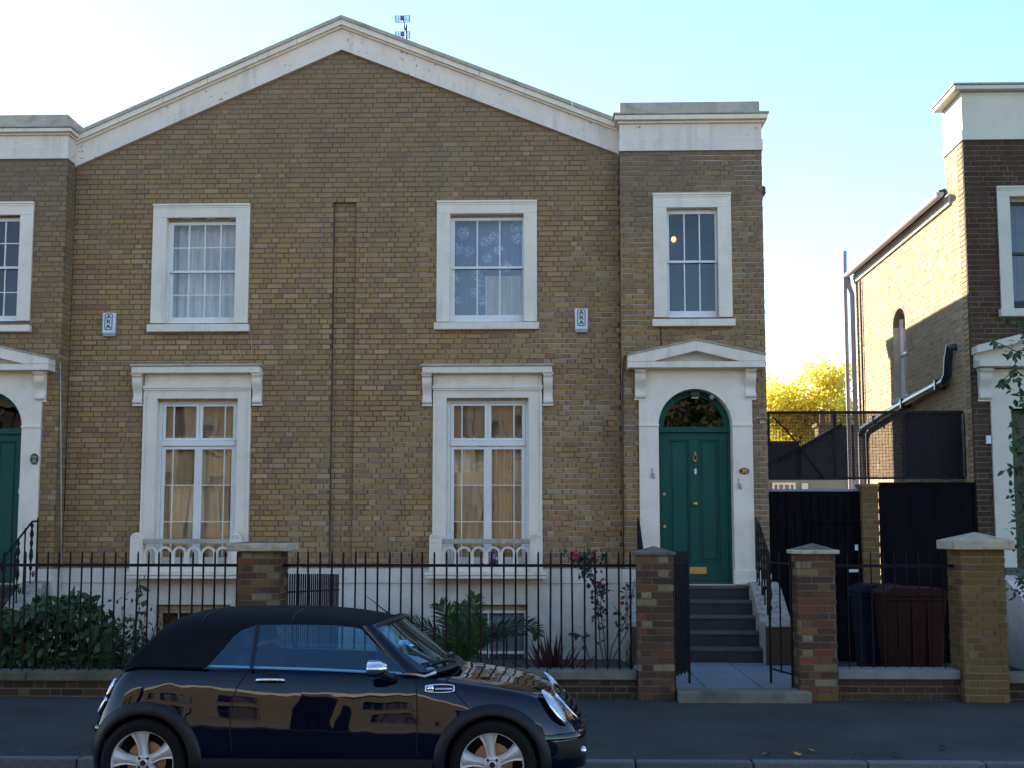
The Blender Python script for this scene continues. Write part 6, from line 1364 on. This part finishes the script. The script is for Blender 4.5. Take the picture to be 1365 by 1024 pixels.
# headlights: domed ovals on the front corners
for sg in (-1, 1):
    n_ = Vector((.80, sg * .10, .58)).normalized(); c0 = Vector((2.89, sg * .625, .672)); h = bvh.ray_cast(c0 + n_ * 1.5, -n_); c = h[0] if h[0] is not None else c0
    up = (Vector((0, 0, 1)) - n_ * n_.z).normalized(); sd = up.cross(n_)
    Mx = Matrix((sd, up, n_)).transposed().to_4x4(); Mx.translation = c
    prof = [(0, 1.0), (.35, .93), (.65, .74), (.85, .48), (.97, .2), (1.0, -.25)]
    S = Matrix.Diagonal((.10, .138, .034, 1)); cb(MB().lathe(prof, 32, Mx @ S), 'headlight', K['lamp'], smooth='all')
    S2 = Matrix.Diagonal((.111, .149, .024, 1)); cb(MB().lathe([(.90, .35), (1.0, .30), (1.03, -.3)], 32, Mx @ S2), 'headlight_ring', K['chrome'], smooth='all')
    h2 = bvh.ray_cast(Vector((6, sg * .50, .60)), Vector((-1, 0, 0))); cc = h2[0]; cb(MB().lathe([(0, .02), (.03, .015), (.042, 0), (.042, -.03)], 20, Matrix.Translation(cc) @ Matrix.Rotation(R(90), 4, 'Y')), 'indicator', K['amber'], smooth='all')
    h3 = bvh.ray_cast(Vector((6, sg * .52, .36)), Vector((-1, 0, 0))); cb(MB().lathe([(0, .03), (.03, .025), (.036, .01), (.036, -.03)], 20, Matrix.Translation(h3[0]) @ Matrix.Rotation(R(90), 4, 'Y')), 'fog_lamp', K['chrome'], smooth='all')
    # rear lamp
    rows = []; ringp = []
    for k in range(25):
        t_ = 2 * math.pi * k / 24; z = .745 + .12 * math.sin(t_); y = sg * (.655 + .05 * math.cos(t_)); h = bvh.ray_cast(Vector((-6, y, z)), Vector((1, 0, 0)))
        ringp.append(h[0] + Vector((-.012, 0, 0)) if h[0] is not None else Vector((-.3, y, z)))
    cb(MB().tube(ringp, .013, 6), 'tail_light_ring', K['chrome'], smooth='all'); ctr = sum(ringp[:24], Vector()) / 24 + Vector((-.02, 0, 0)); cb(MB().add([ctr] + ringp[:24], [(0, 1 + k, 1 + (k + 1) % 24) for k in range(24)]), 'tail_light', K['redlamp'], smooth='all')
# wheels
def wheel(ax, sg):
    y0 = sg * .745; Mw = Matrix.Translation((ax, y0, .305)) @ Matrix.Rotation(R(90) * (1 if sg < 0 else -1), 4, 'X')   # local z points outwards
    w_ = bpy.data.objects.new('wheel', None); C.objects.link(w_); w_.parent = car; ORG_ = origin(car); w_.location = (0, 0, 0)
    cb(MB().lathe([(.222, -.10), (.27, -.105), (.298, -.085), (.307, -.04), (.307, .04), (.298, .078), (.27, .098), (.235, .095), (.222, .085)], 56, Mw), 'tyre', K['tyre'], w_, smooth=True)
    cb(MB().lathe([(.220, -.09), (.220, .05), (.212, .066), (.218, .083), (.236, .090), (.240, .080), (.240, -.09)], 56, Mw, closed=True), 'rim', K['alloy'], w_, smooth=True)
    cb(MB().lathe([(0, -.03), (.14, -.03), (.14, -.02), (.06, -.015), (0, -.015)], 32, Mw), 'brake_disc', K['disc'], w_, smooth=True); cb(MB().lathe([(.0, -.06), (.21, -.06)], 32, Mw), 'wheel_back', K['well'], w_)
    for k in range(5):
        a = R(90 + 8 + 72 * k); Rk = Mw @ Matrix.Rotation(a, 4, 'Z')
        # flared spoke: narrow at the hub, wide at the rim, with a sunken flank on each side of a raised middle
        mb = MB(); rr_ = [.045, .08, .12, .165, .20, .220]; half = [.034, .032, .034, .048, .066, .078]; top = [.050, .052, .055, .058, .062, .064]
        rows = []
        for r_, hf, tp in zip(rr_, half, top):
            rows.append([(r_, -hf, tp - .045), (r_, -hf, tp - .012), (r_, -hf * .72, tp - .016), (r_, -hf * .45, tp - .004), (r_, -hf * .20, tp + .004), (r_, hf * .20, tp + .004), (r_, hf * .45, tp - .004), (r_, hf * .72, tp - .016), (r_, hf, tp - .012), (r_, hf, tp - .045)])
        mb.grid(rows); mb.v = [tuple(Rk @ Vector(v)) for v in mb.v]; cb(mb, 'spoke', K['alloy'], w_, smooth=True)
    cb(MB().lathe([(.062, .02), (.060, .046), (.050, .054), (.034, .055), (.030, .045), (.030, .06), (.022, .066), (0, .068)], 28, Mw), 'hub', K['alloy'], w_, smooth=True)
    cb(MB().lathe([(0, .0695), (.019, .0685), (.021, .066)], 20, Mw), 'hub_cap', K['clad'], w_, smooth=True)
    for k in range(4): a = R(45 + 90 * k); cb(MB().lathe([(0, .058), (.010, .058), (.011, .04)], 10, Mw @ Matrix.Translation((.044 * math.cos(a), .044 * math.sin(a), 0))), 'wheel_bolt', K['clad'], w_)
for ax in (0, 2.463):
    for sg in (-1, 1): wheel(ax, sg)
# fabric hood
Ht = [(-.19, .95), (-.155, 1.02), (-.10, 1.115), (-.035, 1.215), (.03, 1.30), (.12, 1.353), (.3, 1.385), (.6, 1.398), (.9, 1.40), (1.2, 1.39), (1.45, 1.365), (1.62, 1.338), (1.74, 1.31)]
Hb = [(-.19, .70), (-.155, .73), (-.10, .75), (-.035, .76), (.1, .775), (.6, .79), (1.74, .79)]
mb = MB(); rows = []
for x in [t_[0] for t_ in Ht]:
    tz = lerpt(Ht, x); yb = lerpt(Hb, x); zb = lerpt(St, x) - .012; half = []
    if x > 1.3: zb = max(zb, .935)
    rise = tz - zb
    for f in (0, .2, .4, .6, .76, .88, .955, .99, 1.0):
        z = zb + rise * f
        if f <= .76: y = yb - .56 * (z - zb) * (1 if rise > .2 else .5)
        else:
            ye = yb - .56 * rise * .76; y = {.88: ye - .065, .955: ye * .78 - .02, .99: ye * .42, 1.0: 0}[f]
        half.append((y, z))
    def sh(x, y): return x - (max(0, min(1, (x - 1.2) / .5))) * .17 * (abs(y) / .6) ** 2
    rows.append([(sh(x, y), -y, z) for y, z in half] + [(sh(x, y), y, z) for y, z in half[-2::-1]])
mb.grid(rows); hood = cb(mb, 'fabric_roof', K['hood'], smooth='all', fixn=False)
SL = lambda z: -(.785 - .56 * (z - .955))   # the leaning plane of the side glass
win_poly = [(.42, .962), (.53, 1.13), (.585, 1.225), (.64, 1.268), (.72, 1.288), (1.0, 1.292), (1.30, 1.288), (1.46, 1.275), (1.52, 1.262), (2.3, .93), (2.3, .88), (1.0, .90), (.4, .93)]
ct = MB().prism([(CX0 + x, CZ0 + squash(z)) for x, z in win_poly], CYc - 1, CYc + 1).build('cutter', K['hood'], None)
for md_, kw in (('SUBSURF', {'levels': 2, 'render_levels': 2}), ('SOLIDIFY', {'thickness': .03, 'offset': 1}), ('BOOLEAN', {'operation': 'DIFFERENCE', 'solver': 'EXACT', 'object': ct})):
    md = hood.modifiers.new('m', md_)
    for k, v in kw.items(): setattr(md, k, v)
ct.data.transform(Matrix.Translation(-Vector((0, 0, 0))))
bpy.context.view_layer.update(); dg = bpy.context.evaluated_depsgraph_get(); hm = bpy.data.meshes.new_from_object(hood.evaluated_get(dg)); hood.modifiers.clear(); hood.data = hm; bpy.data.objects.remove(ct)
hm.polygons.foreach_set('use_smooth', [True] * len(hm.polygons)); hm.set_sharp_from_angle(angle=R(40))
# header rail seam and roof seams
hb = bmesh.new(); hb.from_mesh(hm); hbv = BVHTree.FromBMesh(hb); hb.free(); ho = Vector((CX0, CYc, CZ0)) - origin(car)
for xs_ in (.36, 1.02):
    pp = []
    for k in range(21):
        y = -.56 + 1.12 * k / 20; hq = hbv.ray_cast(Vector((xs_ - .05 * abs(y), y, 3)) + ho, Vector((0, 0, -1)))
        if hq[0] is not None: pp.append(hq[0] + origin(car) + Vector((0, 0, .001)))
    MB().tube(pp, .0045, 6).build('roof_seam', K['inner'], car, smooth='all')
cb(MB().tube([(1.735 - .17 * (y / .6) ** 2, y, 1.318 - .06 * (y / .6) ** 4) for y in [-.6 + .1 * k for k in range(13)]], .016, 8), 'header_rail', K['inner'], smooth='all')
# glass: rear quarter and door pane
for sg in (-1, 1):
    def gp(x, z): return (x, sg * -SL(z) * 1 if sg > 0 else SL(z), z)
    q1 = [(.40, .955), (.53, 1.13), (.585, 1.225), (.64, 1.268), (.735, 1.295), (.735, .955)]; q2 = [(.765, .955), (.765, 1.296), (1.0, 1.300), (1.30, 1.296), (1.46, 1.283), (1.535, 1.262), (1.86, .93)]
    for q in (q1, q2): cb(MB().add([gp(*p) for p in q], [tuple(range(len(q)))]), 'side_window', K['glass'], fixn=False)
    cb(MB().tube([gp(.75, .95), gp(.75, 1.30)], .012, 6), 'window_pillar', K['clad'])
    pil = [Vector((1.86, sg * .765, .925)), Vector((1.70, sg * .70, 1.10)), Vector((1.53, sg * .615, 1.285))]; mb = MB()
    for a, b in zip(pil, pil[1:]): pass
    rows = [[(p.x - .035, p.y, p.z), (p.x + .0, p.y + sg * .022, p.z + .012), (p.x + .075 + w2, p.y - sg * .005, p.z + .01), (p.x + .07 + w2, p.y - sg * .04, p.z - .01), (p.x - .02, p.y - sg * .04, p.z - .01), (p.x - .035, p.y, p.z)] for p, w2 in zip(pil, (.09, .02, 0))]
    cb(MB().grid(rows), 'windscreen_pillar', K['paint'], smooth='all')
rows = []
for i in range(7):
    f = i / 6; row = []
    for k in range(13):
        g = -1 + 2 * k / 12; yt, yb = .56 * g, .70 * g; xt, xb = 1.72 - .15 * g * g, 2.13 - .16 * g * g; zt, zb = 1.322 - .03 * g ** 4, .925 + .0 * g
        row.append((xb + (xt - xb) * f + .02 * math.sin(math.pi * f), yb + (yt - yb) * f, zb + (zt - zb) * f))
    rows.append(row)
cb(MB().grid(rows), 'windscreen', K['glass'], smooth='all', fixn=False)
# scuttle, wipers
cb(MB().grid([[(2.10 - .14 * g * g, .72 * g, .935), (2.17 - .14 * g * g, .73 * g, .945), (2.20 - .14 * g * g, .73 * g, .930)] for g in [-1 + k / 6 for k in range(13)]]), 'scuttle', K['clad'], smooth='all')
for y0, y1 in ((.45, -.2), (-.10, -.62)):
    cb(MB().tube([(2.15 - .14 * (y0 / .7) ** 2, y0, .95), (2.10, (y0 + y1) / 2, .985), (2.02 - .1 * (y1 / .7) ** 2, y1, .985)], [.012, .009, .006], 6), 'wiper', K['clad'], smooth='all')
    cb(MB().tube([(2.11, (y0 + y1) / 2 + .25, .965), (2.05, (y0 + y1) / 2 - .05, .99), (2.03 - .1 * (y1 / .7) ** 2, y1 - .06, .972)], .007, 5), 'wiper', K['clad'], smooth='all')
# chrome waistline, seams
def strip(pts, r, m, name, off=.002): return cb(MB().tube([side(x, z, off) for x, z in pts], r, 6), name, m, smooth='all')
for sg in (-1, 1):
    pts = []
    for k in range(37):
        x = -.17 + (1.98 + .17) * k / 36; z = lerpt(St, x) - .008; p = side(x, z - .006, .006); pts.append((p.x, sg * abs(p.y), p.z + .006))
    pts.append((2.06, sg * .735, .935)); cb(MB().tube(pts, .0115, 6), 'chrome_waistline', K['trim'], smooth='all')
def seam(pts, name='panel_gap'):
    q = []
    for (x0, z0), (x1, z1) in zip(pts, pts[1:]):
        for k in range(6): q.append((x0 + (x1 - x0) * k / 6, z0 + (z1 - z0) * k / 6))
    q.append(pts[-1]); return strip(q, .0045, K['seam'], name, .0)
seam([(.745, .955), (.71, .92), (.66, .84), (.63, .76), (.62, .55), (.64, .36)], 'door_gap'); seam([(1.90, .905), (1.925, .84), (1.935, .70), (1.94, .36)], 'door_gap'); seam([(2.13, .885), (2.20, .80), (2.30, .69)], 'bonnet_gap')
cb(MB().tube([(2.13, -.745, .895)] + [tuple(bvh.ray_cast(Vector((x, y, 2)), Vector((0, 0, -1)))[0] + Vector((0, 0, .001))) for x, y in ((2.16, -.6), (2.18, -.3), (2.18, 0), (2.18, .3), (2.16, .6))], .004, 6), 'bonnet_gap', K['seam'])
# handle, side vent, mirror, aerial, fuel flap
p = side(.865, .872, .0); cb(MB().lathe([(0, .002), (.050, .003), (.062, -.002), (.062, -.02)], 24, Matrix.Translation(p + Vector((.03, -.001, 0))) @ Matrix.Rotation(R(90), 4, 'X')), 'handle_recess', K['seam'], smooth='all')
q = [side(x, .875, o_) for x, o_ in ((.78, .004), (.80, .022), (.86, .030), (.92, .030), (.98, .022), (1.0, .004))]; cb(MB().tube(q, [.008, .014, .013, .013, .014, .008], 10), 'door_handle', K['chrome'], smooth='all')
vx, vz = 2.09, .822; mb = MB(); pts = []
for k in range(33): t_ = 2 * math.pi * k / 32; x, z = vx + .085 * math.copysign(1, math.cos(t_)) * (1 - .25 * (1 - abs(math.cos(t_)))) if abs(math.cos(t_)) > 1e-6 else vx, vz + .026 * math.sin(t_); pts.append(side(vx + .10 * max(-1, min(1, 1.35 * math.cos(t_))), z, .006))
cb(MB().tube(pts, .006, 6), 'side_vent', K['chrome'], smooth='all'); c = side(vx - .065, vz, .006); cb(MB().lathe([(0, .006), (.022, .004), (.026, -.01)], 16, Matrix.Translation(c) @ Matrix.Rotation(R(90), 4, 'X')), 'side_indicator', K['chrome'], smooth='all')
cb(MB().tube([side(vx - .03, vz, .005), side(vx + .09, vz, .005)], .006, 6), 'side_vent', K['chrome']); cb(MB().add([side(vx - .06, vz - .02, .003), side(vx + .095, vz - .02, .003), side(vx + .095, vz + .02, .003), side(vx - .06, vz + .02, .003)], [(0, 1, 2, 3)]), 'side_vent_mesh', K['seam'])
for sg in (-1, 1):
    mc = Vector((1.665, sg * .945, .985)); S = Matrix.Diagonal((.062, .095, .064, 1)); prof = [(0, 1.0), (.45, .9), (.78, .62), (.95, .3), (1, 0), (1.0, -.55), (.93, -.72)]
    Mm = Matrix.Translation(mc) @ Matrix.Rotation(R(90), 4, 'Y') @ Matrix.Diagonal((.066, .105, .082, 1)); mi = cb(MB().lathe(prof, 28, Mm), 'wing_mirror', K['chrome'], smooth='all')
    cb(MB().lathe([(0, -.68), (.94, -.70)], 28, Mm), 'mirror_glass', K['glass'], mi); cb(MB().tube([(1.69, sg * .90, .945), (1.74, sg * .84, .91), (1.76, sg * .79, .90)], [.030, .028, .035], 10), 'mirror_foot', K['clad'], mi, smooth='all')
cb(MB().tube([(1.62, .0, 1.345), (1.53, 0, 1.42), (1.44, 0, 1.485)], [.006, .004, .002], 6), 'aerial', K['clad']); cb(MB().lathe([(.028, 0), (.022, .015), (.008, .028)], 12, Matrix.Translation((1.62, 0, 1.335))), 'aerial_base', K['clad'], smooth=True)
# interior: seats, dash, steering wheel
def blobbox(mb, x0, x1, y0, y1, z0, z1): return mb.box(x0, x1, y0, y1, z0, z1)
for sg in (-1, 1):
    st = cb(MB().prism([(.72, .50), (1.28, .50), (1.30, .62), (.80, .64), (.66, 1.05), (.56, 1.05), (.60, .62)], sg * .36 - .24, sg * .36 + .24), 'seat', K['inner'], bevel=.04)
    cb(MB().prism([(.60, 1.09), (.68, 1.09), (.66, 1.25), (.57, 1.25)], sg * .36 - .13, sg * .36 + .13), 'headrest', K['inner'], bevel=.03)
cb(MB().prism([(1.60, .62), (2.02, .62), (2.05, .92), (1.78, .955), (1.62, .88)], -.68, .68), 'dashboard', K['inner'], bevel=.02)
cb(MB().tube([(1.50 + .05 * math.sin(a * math.pi / 12), .36 + .18 * math.cos(a * math.pi / 12), .90 + .175 * math.sin(a * math.pi / 12)) for a in range(25)], .014, 8), 'steering_wheel', K['inner'], smooth='all'); cb(MB().tube([(1.52, .36, .90), (1.75, .36, .84)], .03, 8), 'steering_column', K['inner'])
cb(MB().tube([(1.60, 0, 1.29), (1.58, 0, 1.24)], .01, 6), 'mirror_stalk', K['inner']); cb(MB().box(1.56, 1.585, -.11, .11, 1.19, 1.25), 'interior_mirror', K['inner'], bevel=.01)
# ------------------------------------------------------------------ terrace across the street (seen only in the glass and paintwork)
def opposite(x0, w_, lab, gable, Yo=-10.0):
    Yo = Yo; h_ = thing('brick_house', lab, 'house', (x0 + w_ / 2, Yo, 0)); za, ze_ = (9.0, 7.1) if gable else (8.0, 8.0); xm = x0 + w_ / 2
    op = []
    for k in range(int(w_ // 2.6)):
        xc = x0 + 1.3 + k * 2.6; op += [(xc - .5, xc + .5, 1.4, 3.6), (xc - .5, xc + .5, 4.6, 6.2)]
    mb = MB(); wall_cells(mb, x0, x0 + w_, -.3, (lambda x: za - abs(x - xm) * (za - ze_) / (w_ / 2)), op, Yo - .3, Yo, extra=(xm,)); mb.build('wall', M['opp'], h_)
    MB().box(x0, x0 + w_, Yo - 7, Yo - .31, -.3, ze_ - .2).build('inner_wall', M['dark'], h_)
    for s in ((x0, ze_, xm, za), (xm, za, x0 + w_, ze_)): MB().prism([(s[0], s[1] - .5), (s[2], s[3] - .5), (s[2], s[3] + .05), (s[0], s[1] + .05)], Yo, Yo + .2).build('cornice', M['stucco'], h_)
    MB().box(x0, x0 + w_, Yo, Yo + .08, -.3, 1.0).build('plinth', M['stone'], h_)
    for a, b, c, d in op:
        mb = MB(); frame_rect(mb, a - .16, b + .16, c, d + .16, .16, .16, .02, .16, Yo + .001, Yo + .06); mb.box(a - .22, b + .22, Yo + .001, Yo + .14, c - .1, c); mb.box((a + b) / 2 - .02, (a + b) / 2 + .02, Yo - .1, Yo - .06, c, d); mb.box(a, b, Yo - .1, Yo - .06, (c + d) / 2 - .02, (c + d) / 2 + .02); mb.build('window', M['stone'], h_)
m, t, p = newmat('opposite_brick'); br_ = nd(t, 'ShaderNodeTexBrick', ins={'Scale': 1.0, 'Mortar Size': .006, 'Brick Width': .225, 'Row Height': .075, 'Color1': (.20, .145, .075, 1), 'Color2': (.15, .10, .05, 1), 'Mortar': (.2, .16, .12, 1)}); mp = nd(t, 'ShaderNodeMapping'); mp.inputs['Rotation'].default_value = (R(90), 0, 0); L(t, wpos(t), mp.inputs[0]); L(t, mp.outputs[0], br_.inputs['Vector']); L(t, br_.outputs[0], p.inputs['Base Color']); p.inputs['Roughness'].default_value = .9; M['opp'] = m
opposite(-13.5, 8.0, 'sunlit brick house across the street, left of centre, seen in reflections', True); opposite(-4.6, 5.6, 'sunlit gabled brick house across the street facing the palm', True); opposite(8.0, 10.5, 'sunlit brick house across the street, to the right', False); opposite(-24.0, 9.6, 'sunlit brick house across the street at the far left', False)
opposite(-5.8, 1.4, 'narrow brick house squeezed between two brick houses across the street', False, -11.5); opposite(.4, 9.0, 'low brick house set back behind the garden wall across the street', False, -20.0)  # set-back house added to close a gap in the car's reflections
MB_w = MB().box(1.0, 8.0, -10.1, -9.8, -.3, 2.6).build('garden_wall', M['opp'], None); tag(MB_w, 'sunlit brick wall across the street between the houses', 'wall')

tx = 4.6; tr = thing('street_tree', 'leafy street tree across the road, seen only as a dark reflection in the fanlight', 'tree', (tx, -4.6, 0)); rr = random.Random(41); ends = []; mb = MB(); mb.tube([(tx, -4.6, -.2), (tx, -4.6, 3.0), (tx + .1, -4.5, 5.0)], [.16, .13, .06], 8)  # unseen tree, added to darken the fanlight's reflection
for k in range(22): s = Vector((tx, -4.6, rr.uniform(2.4, 4.8))); e = s + Vector((rr.gauss(0, 1.0), rr.gauss(0, .9), rr.uniform(.2, 1.6))); mb.tube([s, e], [.04, .012], 5); ends.append(e)
mb.build('trunk', M['bark'], tr); leafy('crown', [e + Vector((rr.gauss(0, .4), rr.gauss(0, .4), rr.gauss(0, .35))) for e in ends for _ in range(90)], .16, .10, M['lf2'], tr, 42, 0)
